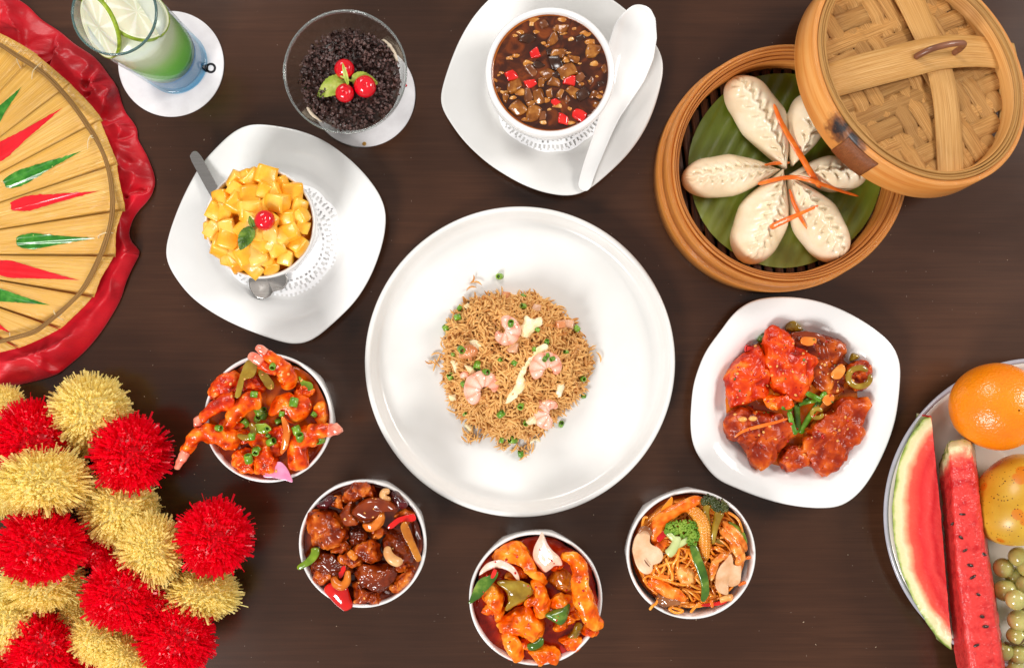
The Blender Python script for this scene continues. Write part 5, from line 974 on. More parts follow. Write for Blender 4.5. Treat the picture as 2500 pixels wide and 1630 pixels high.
mk('onion_petal', blob(FRP, [(880, 118), (840, 190), (795, 290), (782, 380), (810, 460), (860, 530), (910, 565), (970, 520), (1010, 480), (1090, 470), (1060, 385), (980, 310), (930, 240)], .066, .007, .0004, 80, 0, p=1.4, crater=.5, tilt=(.25, .2)), WHITEON, None, 'pale pink onion petal standing upright at the bowl top', 'onion petal')
mk('onion_petal', tube(FRP, [(215, 575, .0655), (300, 490, .0675), (420, 455, .069), (540, 500, .070), (610, 580, .069), (630, 660, .067)], [8, 36, 44, 36, 26, 6], flat=.4, amp=.0003), WHITEON, None, 'white onion arc at the left above the pepper strip', 'onion petal')
mk('green_pepper', slab(FRP, [(110, 885), (112, 840), (200, 640), (330, 570), (400, 530), (412, 580), (330, 700), (230, 810)], .0675, .003, tilt=(.05, .05), amp=.0005), PEPDK, None, 'green pepper strip crossing the left rim of the orange fish bowl', 'green pepper piece')
mk('chili_scrap', slab(FRP, [(335, 590), (365, 515), (400, 525), (385, 580), (355, 610)], .071, .0012), REDPEP, None, 'red chili scrap on the pepper strip at the left', 'chili scrap')
mk('green_pepper', blob(FRP, [(400, 655), (450, 630), (560, 632), (660, 640), (760, 690), (797, 750), (720, 830), (610, 900), (500, 960), (480, 930), (520, 850), (500, 760)], .067, .006, .0007, 90, .0003, tilt=(0, .12)), OLIVE, None, 'broad saucy green pepper with seeds left of the centre', 'green pepper piece')
mk('green_pepper', blob(FRP, [(895, 1000), (950, 965), (1050, 930), (1160, 880), (1175, 950), (1130, 1060), (1080, 1105), (1010, 1080)], .068, .006, .001, 120, .0003), PEPDK, None, 'dark green pepper folded at right of the centre', 'green pepper piece')
mk('green_pepper', blob(FRP, [(1140, 1225), (1195, 1150), (1240, 1080), (1300, 1095), (1290, 1160), (1250, 1245), (1200, 1260)], .056, .006, .0007, 120), OLIVE, None, 'small green pepper piece sunk in sauce at lower right', 'green pepper piece')
mk('green_pepper', tube(FRP, [(725, 1330, .062), (790, 1320, .064), (850, 1290, .064), (875, 1225, .063)], [36, 46, 44, 24], flat=.6, amp=.0005), PEPDK, None, 'green pepper curl under the widest fish piece', 'green pepper piece')
mk('red_pepper', slab(FRP, [(1060, 1330), (1130, 1280), (1180, 1340), (1100, 1410)], .051, .002), REDP2, None, 'red pepper scrap sunk in the sauce near the front rim', 'red pepper piece')
for i, (x, y, r) in enumerate([(610, 560, 90), (1020, 460, 80), (1170, 1010, 90), (640, 800, 90), (1190, 1290, 100), (700, 1300, 80), (330, 930, 80), (1380, 1160, 70)]):
    o = [(x + r * 1.2 * math.cos(t) * (1 + .25 * math.sin(3 * t + i)), y + r * .9 * math.sin(t) * (1 + .2 * math.cos(2 * t + i))) for t in np.linspace(0, 2 * PI, 9, endpoint=False)]
    mk('fish_piece', blob('R', o, .0535, .009, .0022, 110, .0008, 330, bulge=.002, bfreq=150), (GOLD_F, ORANGE_F)[i % 2], None, ('fish scrap under the right end of the white onion arc', 'fish scrap just below the upright onion petal', 'fish scrap below the dark green pepper at right', 'fish scrap under the broad saucy green pepper', 'fish scrap near the front rim beside the red pepper scrap', 'fish scrap between the fish finger and green pepper curl', 'fish scrap by the left wall below the golden piece', 'fish scrap by the small sunken green pepper at right')[i], 'fish piece', gs)
CHFL = pmat('chili_flakes', [(.3, (170, 10, 8)), (.7, (204, 26, 14))], 60, rough=.15, coat=.7)
flecks(FRP, 'chili_flakes', CHFL, s3, 800, 850, 600, 46, 8, 20, random.Random(8))

# ---------------------------------------------------------------- noodles
zone(); FRP = 'T'
b4, c4, r4 = cup(1688, 1353.5, 158, .060, 'white bowl of orange noodles with broccoli and mushroom slices', 'bowl', gbw, phase=.0, base=.8)
NOOD = pmat('sauced_noodle', [(.3, (228, 120, 20)), (.5, (244, 150, 40)), (.72, (252, 186, 86))], 50, rough=.25, coat=.4, bump=.0001)
nr_ = random.Random(21); parts = []; cN = c4[:2]; RN = r4 - .006
for i in range(230):
    a = nr_.uniform(0, 6.283); rad = RN * math.sqrt(nr_.random()) * .93; x, y = rad * math.cos(a), rad * math.sin(a); hd_ = nr_.uniform(0, 6.283); P = []; curl = nr_.uniform(-1, 1) * 26
    lev = nr_.uniform(.052, .0635); n = nr_.randint(6, 12)
    for k in range(n):
        d = math.hypot(x, y)
        if d > RN * .93:
            tdir = math.atan2(y, x) + (PI / 2 if math.sin(hd_ - math.atan2(y, x)) > 0 else -PI / 2); hd_ = tdir; x *= RN * .92 / d; y *= RN * .92 / d
        P.append((cN[0] + x, cN[1] + y, lev - .010 * (d / RN) ** 3 + .003 * math.sin(k * 1.1 + i))); hd_ += curl * .008 + nr_.uniform(-.35, .35); x += .008 * math.cos(hd_); y += .008 * math.sin(hd_)
    rr_ = nr_.uniform(.00105, .00135); parts.append(sweep(P, rr_, rr_, 6, n * 4))
for P in ([(620, 1080), (430, 1010), (420, 940), (560, 880), (740, 830), (770, 740)], [(345, 1090), (310, 1050), (360, 1010), (470, 1040), (620, 1090), (770, 1110)], [(1050, 700), (1120, 760), (1220, 770), (1270, 720), (1240, 680)], [(600, 1340), (720, 1380), (650, 1400), (580, 1360), (620, 1330)],
          [(1190, 340), (1300, 420), (1350, 560)], [(400, 560), (420, 400), (560, 280)], [(620, 240), (720, 245), (800, 215)], [(1110, 610), (1160, 590), (1150, 540), (1080, 500)], [(580, 930), (610, 990), (600, 1060), (540, 1040)], [(370, 1370), (400, 1330), (440, 1300), (470, 1240)], [(800, 1400), (840, 1350), (900, 1290)], [(290, 520), (310, 410), (350, 400)], [(960, 870), (1030, 890), (1010, 790)]):
    Q = [W(px('T', *p), .0615 + .001 * (i % 2)) for i, p in enumerate(P)]; parts.append(sweep(Q, .00125, .00125, 7, len(P) * 7))
mk('noodles', cat(parts), NOOD, None, 'tangled orange sauced noodles filling the white bowl', 'noodles', None, 'stuff')
mk('noodle_sauce', lathe([(0, .051), (RN * .6, .050), (RN, .046), (RN * .8, .03), (0, .025)], 48, cN), SAUCE_O, None, 'oily orange sauce under the noodles in their bowl', 'sauce')
CARF = sauce('orange_chicken_strip', (216, 84, 10), (236, 116, 22), (244, 146, 54), 70, ((204, 40, 8), 160, .25), bump=.0006, hgt=True)
PALEF = sauce('pale_chicken_strip', (214, 108, 32), (230, 140, 58), (240, 178, 104), 70, ((206, 70, 16), 170, .25), bump=.0006, hgt=True)
gn = 'chicken strips in the noodle bowl'
def stripn(path, rad, mat, label, **k): return mk('chicken_strip', tube(FRP, path, rad, **{**dict(amp=.0014, freq=140, amp2=.0007, n=16, flat=.7), **k}), mat, None, label, 'chicken strip', gn)
stripn([(440, 690, .060), (430, 600, .062), (450, 500, .064), (540, 390, .066), (660, 310, .067), (800, 250, .0665), (920, 195, .064)], [34, 56, 78, 72, 58, 60, 46], CARF, 'longest orange chicken strip arching along the upper left')
mk('yellow_pepper', slab(FRP, [(480, 385), (500, 300), (560, 225), (605, 175), (612, 240), (570, 330), (510, 400)], .064, .002, tilt=(.1, 0), amp=.0004), pmat('orange_yellow_pepper', [(.3, (226, 122, 10)), (.7, (244, 158, 30))], 50, rough=.15, coat=.7), None, 'orange yellow pepper strip at the upper left noodle bowl wall', 'yellow pepper piece')
stripn([(430, 740, .060), (500, 690, .062), (560, 630, .061)], [50, 54, 40], CARF, 'stubby orange chicken strip beside the left mushroom slice')
stripn([(1125, 450, .062), (1230, 530, .065), (1320, 630, .066), (1385, 750, .064)], [30, 46, 52, 32], PALEF, 'outer one of two pale chicken strips at the right wall')
stripn([(1110, 500, .063), (1200, 610, .066), (1290, 720, .067), (1330, 820, .066), (1290, 905, .063)], [28, 46, 54, 52, 34], PALEF, 'inner one of two pale chicken strips at the right')
stripn([(1205, 830, .065), (1120, 815, .067), (1060, 880, .067), (1035, 970, .066), (1035, 1050, .064)], [26, 36, 38, 38, 34], PALEF, 'hook shaped chicken strip left of the right mushroom slice')
mk('chicken_strip', blob(FRP, [(640, 970), (670, 910), (740, 895), (820, 930), (880, 1010), (860, 1085), (760, 1105), (680, 1070)], .060, .007, .0014, 140, .0007), PALEF, None, 'flat chicken piece left of the green pepper strip', 'chicken strip', gn)
stripn([(350, 1070, .060), (440, 1100, .062), (540, 1160, .064), (650, 1210, .064), (760, 1265, .061)], [36, 62, 66, 60, 36], CARF, 'orange chicken strip running over the brown mushroom piece')
stripn([(1110, 1270, .058), (1190, 1250, .059), (1240, 1230, .057)], [34, 36, 24], PALEF, 'small chicken bit by the front right noodle bowl wall')
CORN = pmat('baby_corn', [(.3, (204, 116, 22)), (.5, (222, 142, 40)), (.75, (236, 176, 76))], 60, rough=.2, coat=.6)
cp = [(745, 310, .062), (830, 335, .066), (900, 410, .068), (935, 500, .069), (945, 600, .068), (950, 700, .066), (955, 790, .064), (960, 870, .061)]; SEED[0] += 1
P = [W(px(FRP, x, y), z) for x, y, z in cp]; r_ = [wl(FRP, q, .066) for q in (36, 62, 72, 72, 66, 62, 48, 20)]; V, F, U = sweep(P, r_, r_, 60, 150)
Vr = V[:150 * 60].reshape(150, 60, 3); ctr = Vr.mean(1, keepdims=True)
for i in range(150):
    for j in range(60):
        k = abs(math.sin(i / 150 * PI * 26 + (PI / 2) * (int(j / 60 * 12) % 2))) ** .6 * abs(math.sin(j / 60 * PI * 12)) ** .6; Vr[i, j] = ctr[i, 0] + (Vr[i, j] - ctr[i, 0]) * (.86 + .2 * k)
V[:150 * 60] = Vr.reshape(-1, 3); mk('baby_corn', (V, F, U), CORN, None, 'curved golden baby corn above the green pepper strip', 'baby corn')
BRO = pmat('broccoli_head', [(.3, (52, 96, 16)), (.5, (96, 140, 30)), (.75, (162, 186, 70))], 80, rough=.5, bump=.0005, bscale=500); BROD = pmat('dark_broccoli_head', [(.3, (34, 46, 14)), (.55, (66, 74, 26)), (.75, (112, 104, 46))], 100, rough=.4, coat=.3, bump=.0005, bscale=500)
BRST = pmat('broccoli_stalk', [(.3, (170, 184, 104)), (.55, (196, 206, 140)), (.75, (222, 226, 178))], 50, rough=.25, coat=.5)
def florets(spots, z, s, mat, parent, r, n=46):
    parts = []
    for (x, y, rad) in spots:
        for k in range(n):
            t, q = r.uniform(0, 6.283), rad * math.sqrt(r.random()); p = W(px(FRP, x + q * math.cos(t), y + q * math.sin(t)), z + wl(FRP, rad, z) * .8 * math.sqrt(max(0, 1 - (q / rad) ** 2)) - .002)
            b = ball((0, 0, 0), wl(FRP, s * r.uniform(.7, 1.25), z), 7, 5); parts.append((rough_up(b[0], .0003, 900, k) + p, b[1], None))
    mk('floret_head', cat(parts), mat, parent)
br = thing('broccoli_floret', W(px(FRP, 700, 600), .064), 'bright green broccoli floret with pale stalk at noodle bowl centre', 'broccoli')
mk('stalk', cat([tube(FRP, [(560, 785, .065), (610, 740, .067), (650, 660, .068), (660, 590, .068)], [52, 50, 44, 50], amp=.0006, flat=.7), tube(FRP, [(640, 700, .067), (720, 660, .068), (790, 610, .068)], [36, 34, 34], amp=.0005, flat=.7), tube(FRP, [(640, 640, .068), (580, 570, .068), (570, 530, .068)], [36, 40, 36], amp=.0005, flat=.7)]), BRST, br)
florets([(600, 500, 55), (680, 490, 62), (760, 480, 66), (830, 510, 68), (850, 580, 62), (820, 640, 60), (740, 550, 60), (650, 540, 40), (560, 545, 30)], .070, 14, BRO, br, random.Random(1))
bd = thing('broccoli_floret', W(px(FRP, 1040, 400), .062), 'dark sauced two headed broccoli floret near the upper right rim', 'broccoli')
mk('stalk', cat([tube(FRP, [(1035, 685, .064), (1045, 560, .067), (1080, 430, .068), (1110, 340, .068)], [24, 36, 40, 56], amp=.0005, flat=.7), tube(FRP, [(1010, 560, .065), (985, 430, .067), (965, 330, .068), (985, 260, .068)], [18, 26, 34, 44], amp=.0005, flat=.7)]), OLIVE, bd)
florets([(980, 210, 58), (950, 235, 36), (1030, 215, 40), (1060, 270, 48), (1120, 265, 62), (1150, 300, 46), (1095, 310, 40)], .0695, 12, BROD, bd, random.Random(2), 60)
mk('green_pepper', tube(FRP, [(815, 670, .068), (850, 760, .0695), (880, 860, .070), (920, 970, .070), (950, 1080, .069), (955, 1190, .066), (930, 1285, .062)], [32, 46, 48, 50, 46, 44, 30], flat=.3, sq=2.8, amp=.0004, m=50), PEPDK, None, 'long shiny green pepper strip down the middle of noodles', 'green pepper piece')
mk('green_pepper', tube(FRP, [(1195, 450, .058), (1280, 510, .060), (1345, 590, .060), (1385, 680, .058)], [16, 34, 36, 18], flat=.5, amp=.0003), PEPG, None, 'green pepper arc against the right noodle bowl wall', 'green pepper piece')
mk('green_pepper', slab(FRP, [(1060, 650), (1110, 620), (1180, 670), (1170, 710), (1080, 700)], .058, .002), OLIVE, None, 'olive pepper scrap beside the dark broccoli stalk end', 'green pepper piece')
MUSH = pmat('pale_mushroom', [(.3, (202, 146, 98)), (.5, (222, 178, 138)), (.75, (236, 204, 172))], 70, detail=6, bump=.0003, rough=.35, coat=.2, sss=.15, flecks=((196, 104, 40), 60, .2)); MUSHB = pmat('brown_mushroom_cap', [(.3, (112, 62, 30)), (.55, (158, 98, 56)), (.75, (196, 140, 96))], 50, rough=.15, coat=.6)
gm_ = 'mushroom slices in the noodle bowl'
m1 = mk('mushroom_slice', slab(FRP, [(192, 760), (208, 660), (240, 580), (290, 530), (345, 525), (375, 580), (370, 650), (400, 690), (470, 720), (512, 790), (488, 862), (432, 890), (405, 900), (400, 960), (352, 1000), (290, 980), (230, 900)], .0635, .0032, tilt=(.12, 0), amp=.0005, freq=120, n=72), MUSH, None, 'pale mushroom slice leaning on the left noodle bowl wall', 'mushroom slice', gm_)
GILL = pmat('mushroom_gill', [(.3, (92, 52, 28)), (.7, (140, 86, 50))], 90, rough=.5)
mk('gill_slit', tube(FRP, [(315, 840, .0680), (335, 875, .0682), (372, 915, .0684)], [3, 8, 5], n=8, flat=.5), GILL, m1)
mk('cap_edge', tube(FRP, [(250, 560, .0665), (300, 515, .0675), (360, 525, .0675), (392, 590, .0665)], [14, 26, 28, 14], amp=.0003), MUSHB, m1)
mk('mushroom_slice', slab(FRP, [(1058, 1085), (1075, 1000), (1110, 910), (1170, 840), (1225, 780), (1250, 830), (1255, 890), (1300, 905), (1338, 905), (1335, 1060), (1300, 1115), (1215, 1130), (1185, 1070), (1200, 1210), (1120, 1200), (1070, 1150)], .0635, .003, tilt=(-.08, .05), amp=.0006, freq=120, n=72), MUSH, None, 'pale mushroom slice at lower right beside the hooked strip', 'mushroom slice', gm_)
mk('mushroom_piece', blob(FRP, [(440, 1260), (470, 1200), (540, 1185), (630, 1215), (700, 1270), (690, 1320), (600, 1335), (500, 1340)], .059, .008, .0007, 120), MUSHB, None, 'shiny brown mushroom cap near the lower left rim', 'mushroom piece')
mk('red_pepper', slab(FRP, [(915, 1320), (1000, 1300), (1080, 1285), (1180, 1255), (1245, 1225), (1150, 1310), (1040, 1335), (940, 1340)], .057, .002, tilt=(.05, .2)), REDP2, None, 'red pepper strip along the front noodle bowl wall', 'red pepper piece')
mk('red_pepper', slab(FRP, [(445, 620), (490, 560), (535, 535), (552, 580), (500, 640), (465, 660)], .0655, .0018), REDP2, None, 'red pepper scrap under the long orange strip at left', 'red pepper piece')
CSTK = pmat('cooked_carrot', [(.3, (216, 92, 14)), (.7, (236, 124, 36))], 60, rough=.2, coat=.5)
for q, l in (([(1375, 825, .062), (1440, 815, .063)], 'carrot bit sticking out at the right wall of noodle bowl'), ([(1300, 1110, .062), (1385, 1075, .063)], 'carrot bit beside the lower right mushroom slice'), ([(1020, 1260, .062), (1030, 1345, .062)], 'carrot bit standing over the front red pepper strip'), ([(450, 1000, .062), (575, 1030, .062)], 'carrot bit under the noodle loop at left')):
    mk('carrot_stick', tube(FRP, q, 18, sq=3, amp=.0003, m=10), CSTK, None, l, 'carrot stick', 'carrot sticks in the noodles')
# ================================================================ large round plate with fried rice
zone()
zr = .021; bc = W((1269.5, 883), zr); R = 379.5 * S * (1 - zr / H)
pr = [(0, .0045), (R * .5, .0045), (R * .86, .0047), (R * .905, .0052), (R * .93, .0075), (R * .945, .0125), (R * .955, .0175), (R * .963, zr - .001), (R * .971, zr), (R * .985, zr + .0004), (R * .996, zr - .0004), (R, zr - .002), (R * .995, .012), (R * .975, .004), (R * .95, .0008), (R * .9, .0004), (0, .001)]
mk('round_plate', lathe(pr, 200, bc[:2]), CREAMY, None, 'largest round white plate with upright rim under the fried rice', 'plate')
RICE = pmat('fried_rice_grain', [(.1, (112, 48, 8)), (.35, (150, 78, 24)), (.6, (184, 110, 44)), (.92, (226, 174, 104))], 30, rough=.4, coat=.08, spec=.3, island=.6)
rc_ = np.array(W((1253, 889), .02)[:2]); RR = 179 * S * .98; rr = random.Random(9)
def mound(x, y):
    t = math.hypot(x - rc_[0], y - rc_[1]) / RR; a = math.atan2(y - rc_[1], x - rc_[0]); t /= 1 + .045 * math.sin(3 * a + 1) + .03 * math.sin(5 * a + 2)
    return .0046 + (.039 * max(0, 1 - t ** 2.6) ** .62 if t < 1 else 0) + .006 * noise.noise(Vector((x * 80, y * 80, 2))) * (t < .95)
core = []; nr, na = 26, 72
for i in range(nr + 1):
    for j in range(na):
        a = 2 * PI * j / na; r = RR * .96 * i / nr; x, y = rc_[0] + r * math.cos(a), rc_[1] + r * math.sin(a); core.append((x, y, max(.0042, mound(x, y) - .0035)))
F = [(i * na + j, (i + 1) * na + j, (i + 1) * na + (j + 1) % na, i * na + (j + 1) % na) for i in range(nr) for j in range(na)]
parts = [(np.array(core), F, None)]
def grain(x, y, z, hd, pit, L, w, bend):
    n = 6; sec = 5; Rg = []; ax = np.array((math.cos(hd) * math.cos(pit), math.sin(hd) * math.cos(pit), math.sin(pit))); sd = np.array((-math.sin(hd), math.cos(hd), 0)); up = np.cross(ax, sd)
    for i in range(n):
        s = i / (n - 1) * 2 - 1; rad = w * math.sqrt(max(.06, 1 - s ** 4)); c = np.array((x, y, z)) + ax * s * L / 2 + sd * bend * (s * s - .3) * L + up * 0
        Rg.append([c + sd * rad * math.cos(t) + up * rad * math.sin(t) for t in np.linspace(0, 2 * PI, sec, endpoint=False)])
    return loft(Rg, True, True, True)
for i in range(3000):
    a = rr.uniform(0, 6.283); t = rr.random() ** .5 * 1.0; k = 1 + .045 * math.sin(3 * a + 1) + .03 * math.sin(5 * a + 2); r = RR * t * k * .985
    x, y = rc_[0] + r * math.cos(a), rc_[1] + r * math.sin(a); z = mound(x, y) + rr.uniform(-.0028, .0018)
    parts.append(grain(x, y, max(.006, z), rr.uniform(0, 6.283), rr.gauss(0, .28), rr.uniform(.0084, .0142), rr.uniform(.0010, .00132), rr.gauss(0, .10)))
for i in range(150):
    a = rr.uniform(0, 6.283); k = 1 + .045 * math.sin(3 * a + 1) + .03 * math.sin(5 * a + 2); r = RR * k * rr.uniform(.96, 1.05); x, y = rc_[0] + r * math.cos(a), rc_[1] + r * math.sin(a)
    parts.append(grain(x, y, .0062 + rr.uniform(0, .003), a + rr.gauss(0, .8), rr.uniform(-.1, .15), rr.uniform(.007, .012), .0009, rr.uniform(-.22, .22)))
for cx, cyy, n in ((430, 1385, 16), (840, 1480, 16), (700, 1440, 10), (140, 760, 6), (1440, 735, 3), (450, 130, 3)):
    c = W(px('O', cx, cyy), .007)
    for i in range(n): parts.append(grain(c[0] + rr.gauss(0, .004), c[1] + rr.gauss(0, .003), .0058 + rr.uniform(0, .003), rr.uniform(0, 6.28), 0, rr.uniform(.007, .011), .0009, rr.uniform(-.3, .3)))
rice = mk('fried_rice', cat(parts), RICE, None, 'round mound of brown fried rice on the largest plate', 'fried rice', None, 'stuff')
PRW = pmat('pink_cooked_prawn', [(.05, (228, 116, 82)), (.5, (239, 162, 134)), (.78, (244, 192, 170)), (.98, (250, 214, 198))], 90, attr='depth', attr_noise=.35, rough=.22, coat=.5, coat_r=.1, sss=.35, sss_r=.004, bump=.0002, flecks=((232, 128, 92), 50, .12))
PRT = pmat('browned_prawn', [(.3, (196, 116, 66)), (.6, (220, 150, 102)), (.8, (236, 186, 148))], 70, rough=.25, coat=.4, sss=.2)
def curled(fr, cx, cyy, r, a0, a1, w, label, mat=PRW, fl=.85):
    p = hit(fr, cx, cyy); z0 = p[2] + .0015; n = 14; P, rad = [], []
    for i in range(n):
        s = i / (n - 1); a = a0 + (a1 - a0) * s; rr_ = r * (1 - .18 * s); P.append(W(px(fr, cx + rr_ * math.cos(a), cyy + rr_ * math.sin(a)), z0 + .004 * (1 - s))); rad.append(wl(fr, w, z0) * (.82 + .25 * math.sin(PI * min(1, s * 1.25))) * (1 if s < .75 else 1 - (s - .75) * 2.4))
    V, F, U = sweep(P, rad, np.array(rad) * fl, 20, 90); k = V[:1800].reshape(90, 20, 3); c = k.mean(1, keepdims=True)
    sg_ = np.abs(np.sin(np.linspace(0, PI * 6.5, 90))) ** .6; sc = 1 + .07 * sg_[:, None, None]; ctr2 = c.reshape(90, 3).mean(0); od = np.linalg.norm((k - ctr2)[:, :, :2], axis=2); od = (od - od.min()) / (od.max() - od.min()); AT = np.r_[np.clip(.25 + .5 * sg_[:, None] * np.ones((1, 20)) + .25 * (1 - od) - .25 * np.linspace(0, 1, 90)[:, None] ** 3, 0, 1).ravel(), .3, .3]; V[:1800] = (c + (k - c) * sc).reshape(-1, 3); SEED[0] += 1
    return mk('prawn', (rough_up(V, .0007, 140, SEED[0]), F, U, AT), mat, None, label, 'prawn', 'pink prawns on the fried rice')
curled('O', 700, 520, 72, -2.0, 3.1, 58, 'curled pink prawn just left of the big egg scrap')
curled('O', 535, 995, 100, 2.0, 6.5, 66, 'largest pink prawn, orange tailed, at lower left of the rice')
curled('O', 1045, 830, 84, 2.3, 6.9, 62, 'pale curled prawn topped with green onion rings')
curled('O', 1065, 1180, 78, 1.3, 5.7, 60, 'pale folded prawn at lower right of the rice')
curled('O', 425, 735, 46, 3.0, 6.0, 56, 'browned prawn end half buried at left of the rice', PRT)
mk('prawn', tube('O', [(345, 880, hit('O', 360, 880)[2]), (380, 870, hit('O', 380, 870)[2]), (410, 880, hit('O', 410, 880)[2])], [20, 30, 16], amp=.0004), PRW, None, 'pink prawn tip showing beside the largest prawn', 'prawn', 'pink prawns on the fried rice')
EGGW = pmat('scrambled_egg', [(.3, (236, 206, 150)), (.55, (244, 226, 184)), (.75, (250, 240, 214))], 90, rough=.4, coat=.15, sss=.25, bump=.0005, bscale=300)
ge = 'scrambled egg scraps in the rice'
def egg(pts, label, fr='O', h=.004):
    c = np.mean(pts, 0); z = hit(fr, *c)[2]; mk('egg_scrap', blob(fr, pts, z, h, .0012, 220, .0006, 500, n=40, rings=7), EGGW, None, label, 'egg', ge)
egg([(815, 500), (850, 450), (870, 400), (930, 430), (990, 410), (1010, 460), (960, 500), (920, 540), (880, 578), (830, 560)], 'biggest pale egg scrap, right of the top prawn')
egg([(425, 600), (500, 600), (525, 640), (500, 680), (440, 650)], 'pale egg scrap above the browned prawn end'); egg([(375, 800), (430, 810), (470, 850), (440, 870), (400, 840)], 'pale egg scrap below the browned prawn end')
egg([(260, 760), (310, 755), (340, 790), (310, 860), (290, 820)], 'small egg scrap at the left edge of rice'); egg([(1120, 960), (1170, 930), (1180, 980), (1150, 1050), (1115, 1040)], 'egg scrap between the two right hand prawns')
egg([(880, 1235), (930, 1200), (970, 1230), (950, 1265), (890, 1270)], 'egg scrap left of the folded lower right prawn'); egg([(890, 1420), (920, 1380), (980, 1380), (985, 1410), (940, 1400), (910, 1430)], 'curl of egg at the bottom edge of rice')
egg([(370, 310), (410, 300), (425, 335), (390, 345)], 'small egg crumb beside green onion, upper left of rice'); egg([(380, 1250), (440, 1280), (450, 1340), (400, 1330)], 'egg scrap near the lower left edge of rice'); egg([(250, 1040), (300, 1030), (310, 1070), (270, 1085)], 'egg crumb at the lower left edge of the rice')
P = [(1050, 650), (985, 670), (925, 740), (870, 810), (835, 880), (830, 950), (775, 1030), (710, 1105)]; zz = [hit('O', *p)[2] + .0025 for p in P]
mk('egg_strip', tube('O', [(*p, z) for p, z in zip(P, zz)], [40, 34, 22, 18, 26, 44, 36, 16], flat=.4, amp=.0012, freq=260, amp2=.0005, m=60), EGGW, None, 'long ragged egg strip slanting through the rice centre', 'egg', ge)
HAM = pmat('ham_cube', [(.3, (206, 148, 108)), (.6, (226, 178, 142)), (.8, (238, 200, 170))], 80, rough=.35, coat=.2, sss=.2)
rh = random.Random(4)
for x, y, s, l in ((760, 655, 100, 'pale ham piece below the top prawn on rice'), (1215, 470, 84, 'pinkish ham cube at the right of the rice'), (1150, 465, 70, 'browned ham cube beside the pinkish one'), (715, 240, 70, 'browned ham cube near the top of the rice'), (960, 340, 70, 'ham cube half buried at upper middle of rice')):
    p = hit('O', x, y); q = rbox(wl('O', s, p[2]), wl('O', s * .8, p[2]), .007, .2, .0007, 200, x, 6); mk('ham_cube', (rot(q[0], (rh.uniform(-.3, .3), rh.uniform(-.3, .3), rh.uniform(-.4, .4)), p), q[1], None), PRT if 'browned' in l else HAM, None, l, 'ham cube', 'ham cubes in the rice')
garnish('O', [(850, 240), (850, 320), (335, 340), (350, 670), (285, 715), (480, 800), (660, 750), (780, 780), (1040, 610), (940, 670), (1195, 690), (1085, 745), (1048, 715), (370, 950), (1335, 1045), (1330, 905), (675, 1400), (765, 1395), (380, 1190), (870, 1260), (660, 82), (750, 460), (965, 510), (265, 890), (550, 850), (1155, 1270), (1280, 500), (235, 500), (670, 1190), (830, 1125), (320, 410), (1025, 745), (830, 1505)], SPRING, 'spring_onion', 'bright green spring onion ring scattered over the fried rice', 'spring onion', 'spring onion rings on the rice', 44, random.Random(12))

# ================================================================ saucy fish on the square plate
zone()
FP = [(184, 930), (195, 1040), (225, 1125), (350, 1290), (480, 1355), (640, 1420), (820, 1470), (1000, 1495), (1120, 1495), (1210, 1480), (1320, 1400), (1410, 1280), (1480, 1150), (1530, 1030), (1570, 900), (1592, 760), (1604, 600), (1600, 500), (1545, 385), (1450, 300), (1350, 230), (1220, 160), (1100, 112), (980, 82), (860, 68), (750, 68), (650, 80), (585, 100), (520, 140), (450, 210), (400, 285), (340, 360), (280, 450), (240, 550), (205, 660), (190, 800)]
outline_plate('square_plate', 'K', FP, .024, WHITE, 'white rounded square plate under the saucy red fish', 'plate', 'white square plates', well=.66, zw=.0065)
FRP = 'K'
PUD = sauce('orange_oil_sauce', (196, 84, 14), (214, 110, 26), (228, 140, 50), 30, rough=.08, bump=.0001)
pd = mk('sauce_puddle', blob('K', [(400, 720), (440, 560), (640, 330), (850, 225), (1010, 300), (1230, 340), (1290, 440), (1400, 500), (1415, 660), (1390, 860), (1330, 1060), (1240, 1240), (1060, 1275), (900, 1285), (700, 1215), (560, 1170), (430, 1040), (400, 900)], .0072, .002, .0006, 100, 0, hb=.0004), PUD, None, 'thin orange sauce puddle under the fish pieces', 'sauce')
gf = 'red sauced fish pieces on the square plate'
def ff(pts, z, h, mat, label, name='fish_piece', **k): return mk(name, blob('K', pts, z, h * .85, **{**dict(amp=.0034, freq=80, amp2=.0013, freq2=290, p=4.2, n=96, rings=22, bulge=.0034, bfreq=120), **k}), mat, None, label, 'fish piece', gf)
ff([(845, 420), (840, 340), (920, 300), (1010, 310), (1110, 335), (1200, 365), (1235, 470), (1215, 560), (1225, 650), (1190, 722), (1080, 712), (1000, 650), (960, 520)], .013, .016, BROWN_F, 'darkest fish piece at the upper right of the plate')
ff([(420, 890), (500, 820), (640, 840), (780, 850), (890, 950), (880, 1010), (820, 1090), (745, 1180), (650, 1232), (570, 1190), (550, 1080), (450, 1030)], .012, .016, RUST_F, 'fish piece at lower left crossed by a carrot strip')
ff([(940, 1070), (960, 990), (1030, 900), (1120, 830), (1220, 740), (1340, 755), (1400, 790), (1360, 900), (1340, 1010), (1260, 1100), (1210, 1200), (1110, 1272), (1000, 1220)], .013, .017, RUST_F, 'largest smooth fish piece at the lower right')
ff([(775, 1170), (830, 1080), (900, 1060), (960, 1090), (985, 1180), (920, 1235), (840, 1240)], .011, .013, RUST_F, 'small fish piece at the bottom between two larger ones')
ff([(415, 640), (440, 570), (520, 470), (590, 430), (650, 395), (690, 490), (725, 590), (705, 690), (690, 770), (620, 775), (560, 790), (470, 825), (425, 750)], .016, .017, RED_F, 'bright orange fish piece at the left of the plate')
ff([(685, 300), (740, 250), (800, 270), (850, 320), (870, 390), (960, 430), (1032, 500), (1010, 610), (985, 720), (905, 780), (830, 740), (720, 660), (700, 560), (680, 430)], .020, .018, RED_F, 'topmost orange fish piece at the upper middle')
